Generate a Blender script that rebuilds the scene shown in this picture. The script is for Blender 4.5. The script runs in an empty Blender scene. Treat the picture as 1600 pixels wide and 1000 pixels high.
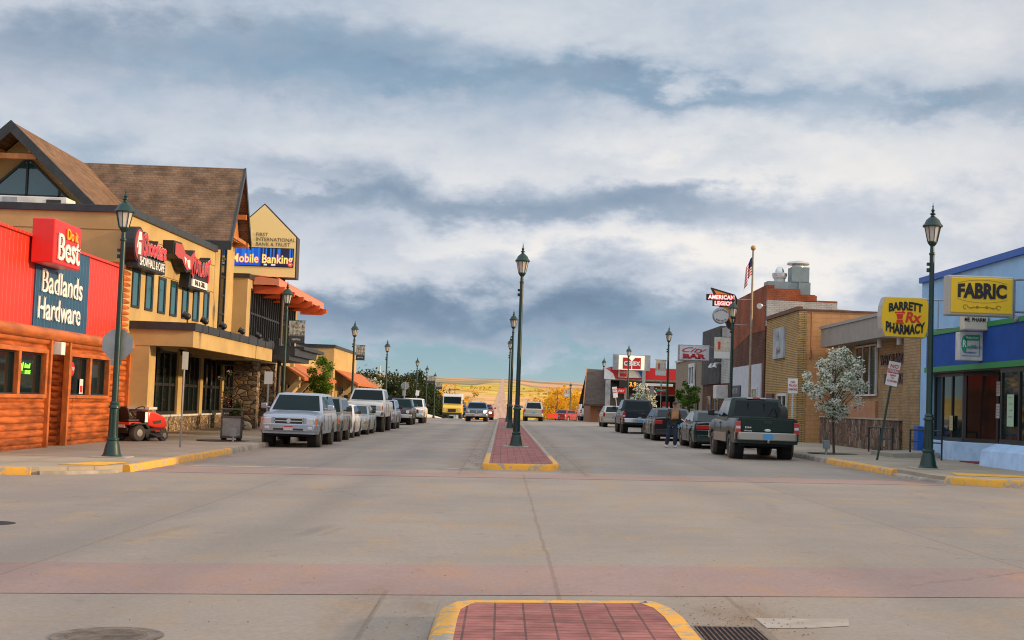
import bpy, math, random
from math import sin, cos, pi, radians, sqrt, atan2, exp
from mathutils import Vector, Matrix, Euler
random.seed(7)
S = bpy.context.scene
COL = S.collection
# ---------------------------------------------------------------- camera
cam = bpy.data.cameras.new('camera'); CAM = bpy.data.objects.new('camera', cam); COL.objects.link(CAM)
cam.sensor_width = 36.0; cam.lens = 50.0; cam.clip_start = 0.2; cam.clip_end = 30000
CAM.matrix_world = Matrix.Translation((0, 0, 1.6)) @ Matrix.Rotation(radians(-0.262), 4, 'Z') @ Matrix.Rotation(radians(93.36), 4, 'X') @ Matrix.Rotation(radians(2.1), 4, 'Z')
S.camera = CAM
# ---------------------------------------------------------------- colour management
S.view_settings.view_transform = 'Standard'; S.view_settings.look = 'None'
S.view_settings.gamma = 1.0; S.view_settings.exposure = 0.0
S.cycles.filter_width = 1.1; S.cycles.max_bounces = 6; S.cycles.diffuse_bounces = 3; S.cycles.glossy_bounces = 3
S.cycles.transparent_max_bounces = 6; S.cycles.sample_clamp_indirect = 4
# ---------------------------------------------------------------- sun
SUN_EL, SUN_AZ = 13.0, 98.0      # azimuth clockwise from +Y (the street direction)
sd = Vector((sin(radians(SUN_AZ))*cos(radians(SUN_EL)), cos(radians(SUN_AZ))*cos(radians(SUN_EL)), sin(radians(SUN_EL))))
sl = bpy.data.lights.new('sun', 'SUN'); sl.energy = 4.4; sl.angle = radians(2.0); sl.color = (1.0, 0.69, 0.38)
so = bpy.data.objects.new('sun', sl); COL.objects.link(so)
so.rotation_euler = (-sd).to_track_quat('-Z', 'Y').to_euler()
# ---------------------------------------------------------------- node helper
class NT:
    def __init__(s, tree): s.t = tree; s.n = tree.nodes; s.l = tree.links
    def node(s, typ, **kw):
        n = s.n.new(typ)
        for k, v in kw.items(): setattr(n, k, v)
        return n
    def put(s, sock, v):
        if isinstance(v, bpy.types.NodeSocket): s.l.new(v, sock)
        elif v is not None:
            if sock.type == 'RGBA' and len(v) == 3: v = (*v, 1)
            sock.default_value = v
    def m(s, op, a, b=None, c=None, clamp=False):
        n = s.node('ShaderNodeMath', operation=op, use_clamp=clamp)
        s.put(n.inputs[0], a)
        if b is not None: s.put(n.inputs[1], b)
        if c is not None: s.put(n.inputs[2], c)
        return n.outputs[0]
    def vm(s, op, a, b=None):
        n = s.node('ShaderNodeVectorMath', operation=op)
        s.put(n.inputs[0], a)
        if b is not None: s.put(n.inputs[1], b)
        return n.outputs[0]
    def mix(s, f, a, b, blend='MIX'):
        n = s.node('ShaderNodeMix', data_type='RGBA', blend_type=blend)
        s.put(n.inputs[0], f); s.put(n.inputs[6], a); s.put(n.inputs[7], b)
        return n.outputs[2]
    def ramp(s, f, stops, interp='LINEAR'):
        n = s.node('ShaderNodeValToRGB'); n.color_ramp.interpolation = interp
        e = n.color_ramp.elements
        while len(e) < len(stops): e.new(0.5)
        for i, (p, c) in enumerate(stops):
            e[i].position = p; e[i].color = (*c, 1) if len(c) == 3 else c
        s.put(n.inputs[0], f); return n.outputs[0]
    def noise(s, vec, scale, detail=4, rough=0.55, dist=0.0):
        n = s.node('ShaderNodeTexNoise'); s.put(n.inputs['Vector'], vec)
        n.inputs['Scale'].default_value = scale; n.inputs['Detail'].default_value = detail
        n.inputs['Roughness'].default_value = rough; n.inputs['Distortion'].default_value = dist
        return n.outputs['Fac']
    def sep(s, v):
        n = s.node('ShaderNodeSeparateXYZ'); s.put(n.inputs[0], v); return n.outputs
    def comb(s, x, y, z):
        n = s.node('ShaderNodeCombineXYZ'); s.put(n.inputs[0], x); s.put(n.inputs[1], y); s.put(n.inputs[2], z); return n.outputs[0]
    def rng(s, v, a, b, c=0.0, d=1.0, smooth=True):
        n = s.node('ShaderNodeMapRange', interpolation_type='SMOOTHSTEP' if smooth else 'LINEAR')
        s.put(n.inputs[0], v)
        for i, q in enumerate((a, b, c, d)): s.put(n.inputs[1+i], q)
        return n.outputs[0]
def lin(r, g=None, b=None):
    if g is None: r, g, b = r
    return tuple(((c/255.)/12.92 if c/255. <= 0.04045 else ((c/255.+0.055)/1.055)**2.4) for c in (r, g, b))
# ---------------------------------------------------------------- world: broken stratocumulus over a clear band
W = bpy.data.worlds.new('World'); S.world = W; W.use_nodes = True
w = NT(W.node_tree); w.n.clear()
tc = w.node('ShaderNodeTexCoord'); D = tc.outputs['Generated']
dx, dy, dz = w.sep(D)
az = w.m('ARCTAN2', dx, dy); el = w.m('ARCSINE', dz)
st = w.vm('MULTIPLY', D, (1, 1, 2.1))
n1 = w.noise(st, 4.0, 3, 0.5); n2 = w.noise(st, 8.0, 6, 0.50); n3 = w.noise(w.vm('ADD', st, (3.1, 1.7, 0.4)), 3.2, 5, 0.55)
n4 = w.noise(w.vm('MULTIPLY', D, (1, 1, 2.0)), 24.0, 8, 0.62)
n5 = w.noise(w.vm('ADD', w.vm('MULTIPLY', D, (1, 1, 1.7)), w.vm('MULTIPLY', w.comb(n4, n2, n1), (0.03, 0.03, 0.03))), 60.0, 6, 0.6)
azw = w.m('ADD', az, w.m('MULTIPLY', w.m('SUBTRACT', n1, 0.5), 0.22))
elw = w.m('ADD', el, w.m('MULTIPLY', w.m('SUBTRACT', n2, 0.5), 0.095))
elw = w.m('ADD', elw, w.m('MULTIPLY', w.m('SUBTRACT', n4, 0.5), 0.045))
def blob(px, py, sx, sy, amp):
    ox, oy = px-785.0, 630.0-py
    a0 = (ox*cos(radians(2.1)) - oy*sin(radians(2.1)))/2222.0; e0 = (oy*cos(radians(2.1)) + ox*sin(radians(2.1)))/2222.0
    u = w.m('DIVIDE', w.m('SUBTRACT', azw, a0), sx/2222.0); v = w.m('DIVIDE', w.m('SUBTRACT', elw, e0), sy/2222.0)
    r = w.m('ADD', w.m('MULTIPLY', u, u), w.m('MULTIPLY', v, v))
    return w.m('MULTIPLY', w.m('EXPONENT', w.m('MULTIPLY', r, -1.0)), amp)
acc = w.m('ADD', 0.585, w.m('MULTIPLY', w.m('SUBTRACT', n2, 0.5), 0.60))
acc = w.m('ADD', acc, w.m('MULTIPLY', w.m('SUBTRACT', n3, 0.5), 0.22))
acc = w.m('ADD', acc, w.m('MULTIPLY', w.m('SUBTRACT', n4, 0.5), 0.30))
acc = w.m('ADD', acc, w.m('MULTIPLY', w.m('SUBTRACT', n5, 0.5), 0.13))
for b in [(420, 70, 380, 50, -0.17), (130, 100, 160, 40, -0.10), (350, 230, 320, 40, 0.10), (150, 30, 200, 30, 0.06), (600, 210, 240, 26, 0.10), (820, 255, 200, 22, 0.12), (90, 190, 140, 30, 0.06), (620, 135, 300, 22, -0.14),
          (1400, 300, 330, 75, 0.34), (1150, 215, 330, 30, 0.18), (1480, 60, 300, 60, 0.10), (900, 40, 400, 60, 0.15), (930, 95, 170, 36, 0.14), (1060, 150, 170, 18, -0.22), (1440, 175, 110, 20, -0.20), (1560, 215, 120, 22, -0.14),
          (1130, 305, 260, 26, -0.26), (900, 330, 260, 24, -0.16), (1330, 345, 200, 26, -0.10), (1130, 270, 120, 10, 0.12), (640, 330, 260, 30, -0.10), (900, 380, 360, 26, 0.34), (620, 420, 180, 24, 0.16), (1200, 420, 260, 30, 0.24),
          (1350, 470, 170, 40, -0.02), (700, 500, 330, 34, -0.30), (560, 470, 170, 24, -0.12), (980, 480, 130, 40, -0.12), (470, 300, 90, 12, 0.14), (260, 250, 200, 60, -0.04), (1010, 440, 90, 14, 0.1), (1300, 400, 300, 18, 0.1)]:
    acc = w.m('ADD', acc, blob(*b))
cloud = w.ramp(acc, [(0.12, lin(110, 133, 157)), (0.30, lin(132, 153, 176)), (0.46, lin(160, 175, 193)), (0.62, lin(194, 202, 215)), (0.80, lin(220, 223, 228)), (0.98, lin(244, 240, 236))])
sky = w.node('ShaderNodeTexSky', sky_type='NISHITA'); sky.sun_disc = False
sky.sun_elevation = radians(SUN_EL); sky.sun_rotation = radians(SUN_AZ); sky.air_density = 1.0; sky.dust_density = 0.6; sky.ozone_density = 2.0
skyc = w.mix(1.0, sky.outputs[0], (0.075, 0.075, 0.075), 'MULTIPLY')
band = w.mix(0.80, skyc, w.ramp(w.m('MULTIPLY', el, 10.0), [(0.0, lin(200, 210, 212)), (0.18, lin(168, 198, 208)), (0.45, lin(138, 182, 203)), (1.0, lin(128, 170, 200))]))
gap = w.rng(w.m('ADD', elw, w.m('MULTIPLY', w.m('SUBTRACT', n3, 0.5), 0.05)), 0.024, 0.040, 1.0, 0.0)
hole = w.m('MULTIPLY', w.rng(w.m('ADD', n3, w.m('MULTIPLY', w.m('SUBTRACT', n4, 0.5), 0.4)), 0.46, 0.62), w.rng(acc, 0.45, 0.75, 1.0, 0.35))
hole = w.m('MULTIPLY', hole, 0.45)
mask = w.m('MAXIMUM', gap, hole)
col = w.mix(mask, cloud, band)
# clouds are thinner and brighter overhead and towards the low sun (behind and right of the street view)
sdot = w.node('ShaderNodeVectorMath', operation='DOT_PRODUCT'); w.put(sdot.inputs[0], D); sdot.inputs[1].default_value = tuple(sd)
glow = w.rng(sdot.outputs['Value'], 0.45, 1.0, 0.0, 0.9)
up = w.rng(dz, 0.30, 0.70, 0.0, 0.9)
behind = w.rng(dy, 0.3, -0.6, 0.0, 0.45)
stren = w.m('ADD', 1.0, w.m('ADD', w.m('ADD', glow, behind), up))
warm = w.mix(w.rng(sdot.outputs['Value'], 0.1, 1.0, 0.0, 1.0), col, w.mix(1.0, col, (1.25, 0.95, 0.7), 'MULTIPLY'))
bg = w.node('ShaderNodeBackground'); w.put(bg.inputs[0], warm); w.put(bg.inputs[1], stren)
wo = w.node('ShaderNodeOutputWorld'); w.l.new(bg.outputs[0], wo.inputs[0])
W.cycles.sampling_method = 'MANUAL'; W.cycles.sample_map_resolution = 512
# ---------------------------------------------------------------- mesh builder
class MB:
    def __init__(s): s.v = []; s.f = []; s.mi = []
    def add(s, vs, fs, m=0):
        b = len(s.v); s.v += [tuple(p) for p in vs]
        for f in fs: s.f.append(tuple(i+b for i in f)); s.mi.append(m)
        return s
    def box(s, x0, x1, y0, y1, z0, z1, m=0):
        return s.add([(x0,y0,z0),(x1,y0,z0),(x1,y1,z0),(x0,y1,z0),(x0,y0,z1),(x1,y0,z1),(x1,y1,z1),(x0,y1,z1)],
                     [(0,3,2,1),(4,5,6,7),(0,1,5,4),(1,2,6,5),(2,3,7,6),(3,0,4,7)], m)
    def obox(s, c, u, v, n, hu, hv, hn, m=0):
        c, u, v, n = Vector(c), Vector(u).normalized(), Vector(v).normalized(), Vector(n).normalized()
        P = [c+u*a*hu+v*b*hv+n*d*hn for d in (-1, 1) for a, b in ((-1,-1),(1,-1),(1,1),(-1,1))]
        return s.add(P, [(0,3,2,1),(4,5,6,7),(0,1,5,4),(1,2,6,5),(2,3,7,6),(3,0,4,7)], m)
    def quad(s, a, b, c, d, m=0): return s.add([a,b,c,d], [(0,1,2,3)], m)
    def prism(s, pts, off, m=0):
        n = len(pts); off = Vector(off); P = [Vector(p) for p in pts]
        return s.add(P+[p+off for p in P], [tuple(range(n))[::-1], tuple(range(n, 2*n))]+[(i,(i+1)%n,(i+1)%n+n,i+n) for i in range(n)], m)
    def cyl(s, p0, p1, r0, r1=None, n=12, m=0, cap=True):
        if r1 is None: r1 = r0
        p0, p1 = Vector(p0), Vector(p1); d = (p1-p0).normalized()
        a = d.orthogonal().normalized(); b = d.cross(a)
        V = [p0+(a*cos(2*pi*i/n)+b*sin(2*pi*i/n))*r0 for i in range(n)]+[p1+(a*cos(2*pi*i/n)+b*sin(2*pi*i/n))*r1 for i in range(n)]
        F = [(i,(i+1)%n,(i+1)%n+n,i+n) for i in range(n)]
        if cap: F += [tuple(range(n))[::-1], tuple(range(n, 2*n))]
        return s.add(V, F, m)
    def tube(s, path, r, n=8, m=0):
        for a, b in zip(path[:-1], path[1:]): s.cyl(a, b, r, r, n, m)
        return s
    def lathe(s, prof, c=(0,0,0), n=16, m=0, axis='z', rot=0.0):
        V = []; k = len(prof)
        for i in range(n):
            t = 2*pi*i/n+rot
            for r, h in prof:
                if axis == 'z': V.append((c[0]+r*cos(t), c[1]+r*sin(t), c[2]+h))
                elif axis == 'x': V.append((c[0]+h, c[1]+r*cos(t), c[2]+r*sin(t)))
                else: V.append((c[0]+r*cos(t), c[1]+h, c[2]+r*sin(t)))
        F = []
        for i in range(n):
            j = (i+1) % n
            for q in range(k-1): F.append((i*k+q, j*k+q, j*k+q+1, i*k+q+1))
        F.append(tuple(i*k for i in range(n))[::-1]); F.append(tuple(i*k+k-1 for i in range(n)))
        return s.add(V, F, m)
    def sphere(s, c, r, n=12, k=7, m=0, sz=1.0):
        pr = [(max(1e-4, r*sin(pi*i/k)), -r*sz*cos(pi*i/k)) for i in range(k+1)]
        return s.lathe(pr, c, n, m)
    def obj(s, name, mats, parent=None, off=(0,0,0), smooth=None, bevel=0, seg=2, kind=None, world=False):
        if world and parent is not None: off = parent.location
        me = bpy.data.meshes.new(name)
        me.from_pydata([(p[0]-off[0], p[1]-off[1], p[2]-off[2]) for p in s.v], [], s.f)
        if not isinstance(mats, (list, tuple)): mats = [mats]
        for mt in mats: me.materials.append(mt)
        if len(mats) > 1: me.polygons.foreach_set('material_index', [min(i, len(mats)-1) for i in s.mi])
        me.update()
        if smooth:
            me.polygons.foreach_set('use_smooth', [True]*len(me.polygons)); me.set_sharp_from_angle(angle=radians(smooth))
        o = bpy.data.objects.new(name, me); COL.objects.link(o)
        if parent is not None: o.parent = parent
        if bevel:
            b = o.modifiers.new('bevel', 'BEVEL'); b.width = bevel; b.segments = seg; b.limit_method = 'ANGLE'; b.angle_limit = radians(30)
        if kind: o['kind'] = kind
        return o
def empty(name, loc, label, cat, rz=0.0, group=None):
    o = bpy.data.objects.new(name, None); o.empty_display_size = 0.2; COL.objects.link(o)
    o.location = loc; o.rotation_euler = (0, 0, rz); return tag(o, label, cat, group)
def tag(o, label, cat, group=None, kind=None):
    o['label'] = label; o['category'] = cat
    if group: o['group'] = group
    if kind: o['kind'] = kind
    return o
KIDS = {}
def kids(o): return [c for c in COL.objects if c.parent == o]
def copy_tree(o, loc=None, rz=None, label=None, sc=None, parent=None, top=True):
    c = o.copy(); COL.objects.link(c)
    if parent is not None: c.parent = parent
    for k in list(o.children): copy_tree(k, parent=c, top=False)
    if top:
        if loc is not None: c.location = loc
        if rz is not None: c.rotation_euler = (0, 0, rz)
        if label: c['label'] = label
        if sc: c.scale = sc
    return c
# ---------------------------------------------------------------- text as mesh
def text_mb(txt, h, m=0, bold=0.0, shear=0.0, space=1.0, xs=1.0, depth=0.01, warp=None, align='CENTER'):
    """returns builder with the lettering in its own plane (x right, y up), cap height about h"""
    cu = bpy.data.curves.new('t', 'FONT'); cu.body = txt; cu.size = 1.0; cu.align_x = align; cu.align_y = 'CENTER'
    cu.offset = bold; cu.shear = shear; cu.space_character = space; cu.extrude = 0.0; cu.resolution_u = 3
    o = bpy.data.objects.new('t', cu); COL.objects.link(o)
    dg = bpy.context.evaluated_depsgraph_get(); me = bpy.data.meshes.new_from_object(o.evaluated_get(dg))
    k = h/0.70; mb = MB()
    V = [(v.co.x*k*xs, v.co.y*k) for v in me.vertices]
    if warp: V = [warp(*p) for p in V]
    n = len(V); es = {}
    for p in me.polygons:
        vs = list(p.vertices)
        for a, b in zip(vs, vs[1:]+vs[:1]): es[(a, b)] = 1
    F = [tuple(p.vertices) for p in me.polygons]
    side = [(a, b, b+n, a+n) for (a, b) in es if (b, a) not in es]
    mb.add([(x, y, 0) for x, y in V]+[(x, y, depth) for x, y in V], [tuple(i+n for i in f) for f in F]+side, m)
    bpy.data.objects.remove(o); bpy.data.curves.remove(cu); bpy.data.meshes.remove(me)
    return mb
def place(mb, c, face, dx=0.0):
    """stand a flat builder up at c. face: '-y' faces the camera, '+x' faces the street from the left, '-x' from the right, '+y' away"""
    c = Vector(c); ax = {'-y': (Vector((1,0,0)), Vector((0,-1,0))), '+x': (Vector((0,1,0)), Vector((1,0,0))), '-x': (Vector((0,-1,0)), Vector((-1,0,0))), '+y': (Vector((-1,0,0)), Vector((0,1,0)))}[face]
    u, n = ax; mb.v = [tuple(c+u*p[0]+Vector((0,0,1))*p[1]+n*p[2]) for p in mb.v]; return mb
def letters(txt, c, face, h, mt, parent, name='lettering', **kw):
    return place(text_mb(txt, h, **kw), c, face).obj(name, mt, parent, world=True)
# ---------------------------------------------------------------- materials
MT = {}
def mat(name, col, rough=0.6, metal=0.0, var=0.0, vscale=3.0, bump=0.0, bscale=40.0, coat=0.0, emit=None, estr=0.0, col2=None, stretch=None, spec=0.5, dust=0.0, alpha=1.0, detail=5):
    m = bpy.data.materials.new(name); m.use_nodes = True; t = NT(m.node_tree); MT[name] = m
    bs = t.n['Principled BSDF']; bs.inputs['Roughness'].default_value = rough; bs.inputs['Metallic'].default_value = metal
    bs.inputs['Coat Weight'].default_value = coat; bs.inputs['Coat Roughness'].default_value = 0.08; bs.inputs['Specular IOR Level'].default_value = spec
    co = t.node('ShaderNodeTexCoord').outputs['Object']
    if stretch: co = t.vm('MULTIPLY', co, stretch)
    c = tuple(col)
    if var or col2:
        c2 = col2 if col2 else tuple(x*(1-var) for x in col); c1 = col if col2 else tuple(min(1, x*(1+var)) for x in col)
        f = t.rng(t.noise(co, vscale, detail, 0.6), 0.32, 0.68)
        c = t.mix(f, c1, c2)
    if dust:
        z = t.sep(t.node('ShaderNodeTexCoord').outputs['Object'])[2]
        dn = t.noise(co, 6, 4); dm = t.m('MULTIPLY', t.rng(t.m('ADD', z, t.m('MULTIPLY', dn, -0.4)), 0.0, 0.42, 1.0, 0.0), dust)
        c = t.mix(dm, c, (0.30, 0.23, 0.16)); t.put(bs.inputs['Roughness'], t.m('ADD', rough, t.m('MULTIPLY', dm, 0.4)))
        t.put(bs.inputs['Coat Weight'], t.m('MULTIPLY', t.m('SUBTRACT', 1.0, dm), coat))
    t.put(bs.inputs['Base Color'], c)
    if bump:
        b = t.node('ShaderNodeBump'); b.inputs['Strength'].default_value = bump; b.inputs['Distance'].default_value = 0.02
        t.put(b.inputs['Height'], t.noise(co, bscale, 4, 0.6)); t.l.new(b.outputs[0], bs.inputs['Normal'])
    if emit: bs.inputs['Emission Color'].default_value = (*emit, 1); bs.inputs['Emission Strength'].default_value = estr
    return m
def brick(name, c1, c2, mortar, bw=0.2, bh=0.075, off=0.5, ms=0.012, rough=0.85, var=0.3, vs=1.5, bump=0.4, stain=None):
    m = bpy.data.materials.new(name); m.use_nodes = True; t = NT(m.node_tree); MT[name] = m
    bs = t.n['Principled BSDF']; bs.inputs['Roughness'].default_value = rough; bs.inputs['Specular IOR Level'].default_value = 0.25
    x, y, z = t.sep(t.node('ShaderNodeTexCoord').outputs['Object'])
    v = t.comb(t.m('ADD', x, y), z, 0.0)
    b = t.node('ShaderNodeTexBrick'); b.offset = off; b.squash = 1.0
    t.put(b.inputs['Vector'], v); t.put(b.inputs['Color1'], c1); t.put(b.inputs['Color2'], c2); t.put(b.inputs['Mortar'], mortar)
    b.inputs['Scale'].default_value = 1.0; b.inputs['Mortar Size'].default_value = ms; b.inputs['Brick Width'].default_value = bw; b.inputs['Row Height'].default_value = bh
    b.inputs['Mortar Smooth'].default_value = 0.3
    oc = t.node('ShaderNodeTexCoord').outputs['Object']
    nz = t.rng(t.noise(oc, vs, 6, 0.65), 0.3, 0.7, 1-var, 1+var)
    c = t.mix(1.0, b.outputs['Color'], t.comb(nz, nz, nz), 'MULTIPLY')
    if stain:
        f = t.rng(t.noise(oc, stain[1], 6, 0.7), stain[2], stain[2]+0.04); c = t.mix(f, c, stain[0])
    t.put(bs.inputs['Base Color'], c)
    bp = t.node('ShaderNodeBump'); bp.inputs['Strength'].default_value = bump; bp.inputs['Distance'].default_value = 0.01
    t.put(bp.inputs['Height'], t.m('SUBTRACT', 1.0, b.outputs['Fac'])); t.l.new(bp.outputs[0], bs.inputs['Normal'])
    return m
def stone(name, cols, scale=3.0, stretch=(1, 1, 1.6), rough=0.85):
    m = bpy.data.materials.new(name); m.use_nodes = True; t = NT(m.node_tree); MT[name] = m
    bs = t.n['Principled BSDF']; bs.inputs['Roughness'].default_value = rough; bs.inputs['Specular IOR Level'].default_value = 0.25
    co = t.vm('MULTIPLY', t.node('ShaderNodeTexCoord').outputs['Object'], stretch)
    vo = t.node('ShaderNodeTexVoronoi', feature='F1'); t.put(vo.inputs['Vector'], co); vo.inputs['Scale'].default_value = scale
    ve = t.node('ShaderNodeTexVoronoi', feature='DISTANCE_TO_EDGE'); t.put(ve.inputs['Vector'], co); ve.inputs['Scale'].default_value = scale
    r = t.sep(vo.outputs['Color'])[0]
    n = len(cols); c = t.ramp(r, [((i+0.5)/n, cc) for i, cc in enumerate(cols)])
    nz = t.rng(t.noise(co, 9, 5), 0.3, 0.7, 0.75, 1.2); c = t.mix(1.0, c, t.comb(nz, nz, nz), 'MULTIPLY')
    c = t.mix(t.rng(ve.outputs['Distance'], 0.0, 0.07, 1.0, 0.0), c, (0.06, 0.05, 0.04))
    t.put(bs.inputs['Base Color'], c)
    bp = t.node('ShaderNodeBump'); bp.inputs['Strength'].default_value = 0.8; bp.inputs['Distance'].default_value = 0.04
    t.put(bp.inputs['Height'], t.rng(ve.outputs['Distance'], 0.0, 0.15)); t.l.new(bp.outputs[0], bs.inputs['Normal'])
    return m
def wavy(name, col, period, axis, depth=0.3, rough=0.5, var=0.1, sharp=False, metal=0.0):
    """ribbed sheet: ribs repeat along one object axis (0 x, 1 y, 2 z; 3 = x+y)"""
    m = mat(name, col, rough, metal, var=var, vscale=1.5)
    t = NT(m.node_tree); xyz = t.sep(t.node('ShaderNodeTexCoord').outputs['Object'])
    a = t.m('ADD', xyz[0], xyz[1]) if axis == 3 else xyz[axis]
    f = t.m('FRACT', t.m('DIVIDE', a, period)); h = t.m('ABSOLUTE', t.m('SUBTRACT', f, 0.5))
    if sharp: h = t.rng(h, 0.40, 0.46)
    bp = t.node('ShaderNodeBump'); bp.inputs['Strength'].default_value = depth; bp.inputs['Distance'].default_value = period*0.3
    t.put(bp.inputs['Height'], h); t.l.new(bp.outputs[0], t.n['Principled BSDF'].inputs['Normal'])
    return m
stucco = mat('stucco_ochre', (0.47, 0.33, 0.14), 0.9, var=0.11, vscale=0.7, bump=0.15, bscale=60, spec=0.2)
stucco_tan = mat('stucco_tan', (0.44, 0.31, 0.15), 0.9, var=0.07, vscale=0.7, bump=0.15, bscale=60, spec=0.2)
coping = mat('coping_metal', (0.035, 0.038, 0.04), 0.45, 0.3, var=0.2)
frame_blk = mat('frame_dark', (0.018, 0.017, 0.016), 0.45, var=0.2)
glass_dk = mat('window_glass', (0.006, 0.014, 0.014), 0.05, spec=0.26)
glass_teal = mat('window_glass_teal', (0.01, 0.09, 0.11), 0.06, spec=1.0)
log_m = mat('log_stain', (0.38, 0.092, 0.016), 0.75, var=0.45, vscale=3.2, bump=0.35, bscale=12, stretch=(1, 0.25, 2), spec=0.35)
log_trim = mat('log_trim', (0.44, 0.115, 0.02), 0.5, var=0.25, vscale=3, bump=0.15, bscale=10, stretch=(3, 0.3, 1))
red_metal = wavy('red_ribbed_metal', (0.66, 0.034, 0.016), 0.30, 3, 0.5, 0.45, 0.06, True)
blue_metal = wavy('blue_ribbed_metal', (0.012, 0.075, 0.16), 0.30, 3, 0.5, 0.45, 0.06, True)
red_sign = mat('red_sign_face', (0.66, 0.02, 0.014), 0.4, var=0.05)
white_pt = mat('white_paint', (0.78, 0.77, 0.74), 0.5, var=0.05)
dirty_white = mat('aged_white', (0.58, 0.57, 0.55), 0.6, var=0.15, vscale=2)
black_pt = mat('black_paint', (0.012, 0.012, 0.012), 0.5)
yellow_sg = mat('yellow_sign_face', (0.80, 0.50, 0.008), 0.4, var=0.05, vscale=1.5)
shingle = brick('roof_shingle', (0.21, 0.13, 0.08), (0.15, 0.098, 0.065), (0.085, 0.06, 0.045), 0.36, 0.11, 0.5, 0.009, 0.95, 0.35, 1.3, 0.5)
shingle_w = brick('roof_shingle_warm', (0.21, 0.12, 0.062), (0.16, 0.09, 0.05), (0.07, 0.045, 0.03), 0.42, 0.14, 0.5, 0.01, 0.95, 0.25, 1.3, 0.4)
timber = mat('timber_orange', (0.45, 0.17, 0.045), 0.6, var=0.2, vscale=4)
orange_roof = wavy('orange_metal_roof', (0.46, 0.13, 0.03), 0.45, 1, 0.5, 0.8, 0.15, True)
orange_pt = mat('orange_painted_steel', (0.62, 0.085, 0.012), 0.5, var=0.1)
stone_v = stone('stone_veneer', [(0.20, 0.13, 0.08), (0.33, 0.25, 0.16), (0.12, 0.085, 0.06), (0.27, 0.17, 0.09), (0.40, 0.33, 0.24)], 2.6, (1, 1, 1.9))
stone_u = stone('stone_upright', [(0.15, 0.09, 0.055), (0.24, 0.17, 0.12), (0.09, 0.06, 0.045), (0.20, 0.10, 0.06), (0.30, 0.24, 0.18)], 3.2, (1.5, 1.5, 0.75))
steel_g = mat('galvanised_steel', (0.33, 0.34, 0.35), 0.45, 0.6, var=0.15)
green_iron = mat('lamp_green', (0.004, 0.030, 0.024), 0.38, var=0.15, vscale=6, spec=0.5)
lamp_gl = mat('lamp_glass', (0.50, 0.46, 0.40), 0.25, var=0.1, spec=0.5)
concrete = mat('sidewalk_concrete', (0.36, 0.315, 0.25), 0.9, var=0.12, vscale=0.6, bump=0.1, bscale=50, spec=0.2)
# ================================================================ GROUND, ROAD, KERBS
from mathutils import noise as mn
KN = [(-200, 0), (0, 0), (120, 0), (138, -0.02), (152, -0.12), (172, -0.42), (194, -0.85), (224, -1.55), (260, -2.7), (320, -4.8), (500, -10), (720, -13.5), (900, -13), (1100, -10.2), (1500, -4.0), (1960, 2.5), (2700, 16), (3500, 31), (4700, 55), (6060, 84), (7000, 112), (7800, 124), (9500, 60), (12000, 0)]
def prof(y):
    if y <= KN[0][0]: return KN[0][1]
    for i in range(len(KN)-1):
        (a, u), (b, v) = KN[i], KN[i+1]
        if y <= b:
            def tg(j):
                if j <= 0 or j >= len(KN)-1: return 0
                return (KN[j+1][1]-KN[j-1][1])/(KN[j+1][0]-KN[j-1][0])
            h = b-a; t = (y-a)/h
            return (2*t**3-3*t*t+1)*u+(t**3-2*t*t+t)*h*tg(i)+(-2*t**3+3*t*t)*v+(t**3-t*t)*h*tg(i+1)
    return 0
def sst(a, b, v): t = max(0, min(1, (v-a)/(b-a))); return t*t*(3-2*t)
def G(x, y):
    z = prof(y)+0.019*max(-22, min(22, x))*(1-sst(135, 320, y))
    if y > 330:
        k = sst(330, 1500, y)*sst(30, 160, abs(x)); q = mn.noise(Vector((x*0.0011, y*0.0006, 3.3)))
        z += k*(3+min(y, 7000)*0.0032)*q*2
        if y > 5200: z += sst(5200, 7200, y)*16*(mn.noise(Vector((x*0.0009, 2.2, 0.5)))+0.5*mn.noise(Vector((x*0.003, 7.2, 0.5))))
    if abs(x) > 40 and y < 500: z -= sst(40, 160, abs(x))*0.6
    return z
YS = [-80, -40, -10, 0, 5, 10, 15, 20, 25, 30, 35, 40, 50, 60, 80, 100, 115, 125, 132, 138, 144, 150, 156, 162, 168, 174, 180, 188, 196, 205, 215, 225, 240, 255, 270, 290, 310, 335, 360, 400, 450, 500, 560, 630, 700, 780, 860, 950, 1050, 1150, 1300, 1450, 1600, 1800, 2000, 2300, 2600, 3000, 3500, 4000, 4500, 5000, 5500, 6000, 6300, 6600, 6900, 7100, 7300, 7500, 7700, 8000, 8600, 9500, 11000, 13000]
XH = [10, 22, 40, 60, 90, 130, 180, 240, 310, 390, 480, 580, 690, 810, 940, 1080, 1240, 1420, 1620, 1850, 2120, 2450, 2850, 3400, 4200, 5500, 8000]
XS = sorted([-x for x in XH]+[0]+XH)
gb = MB(); gb.add([(x, y, G(x, y)-(0.06 if y < 1200 else 0.12)) for y in YS for x in XS],
                  [(j*len(XS)+i, j*len(XS)+i+1, (j+1)*len(XS)+i+1, (j+1)*len(XS)+i) for j in range(len(YS)-1) for i in range(len(XS)-1)])
gm = bpy.data.materials.new('terrain'); gm.use_nodes = True; t = NT(gm.node_tree); bs = t.n['Principled BSDF']; bs.inputs['Roughness'].default_value = 1.0; bs.inputs['Specular IOR Level'].default_value = 0.05
P0 = t.node('ShaderNodeNewGeometry').outputs['Position']; gx, gy, gz = t.sep(P0)
nn = t.node('ShaderNodeTexNoise'); t.put(nn.inputs['Vector'], t.vm('MULTIPLY', P0, (0.002, 0.0008, 0))); nn.inputs['Scale'].default_value = 1.0; nn.inputs['Detail'].default_value = 3
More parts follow.
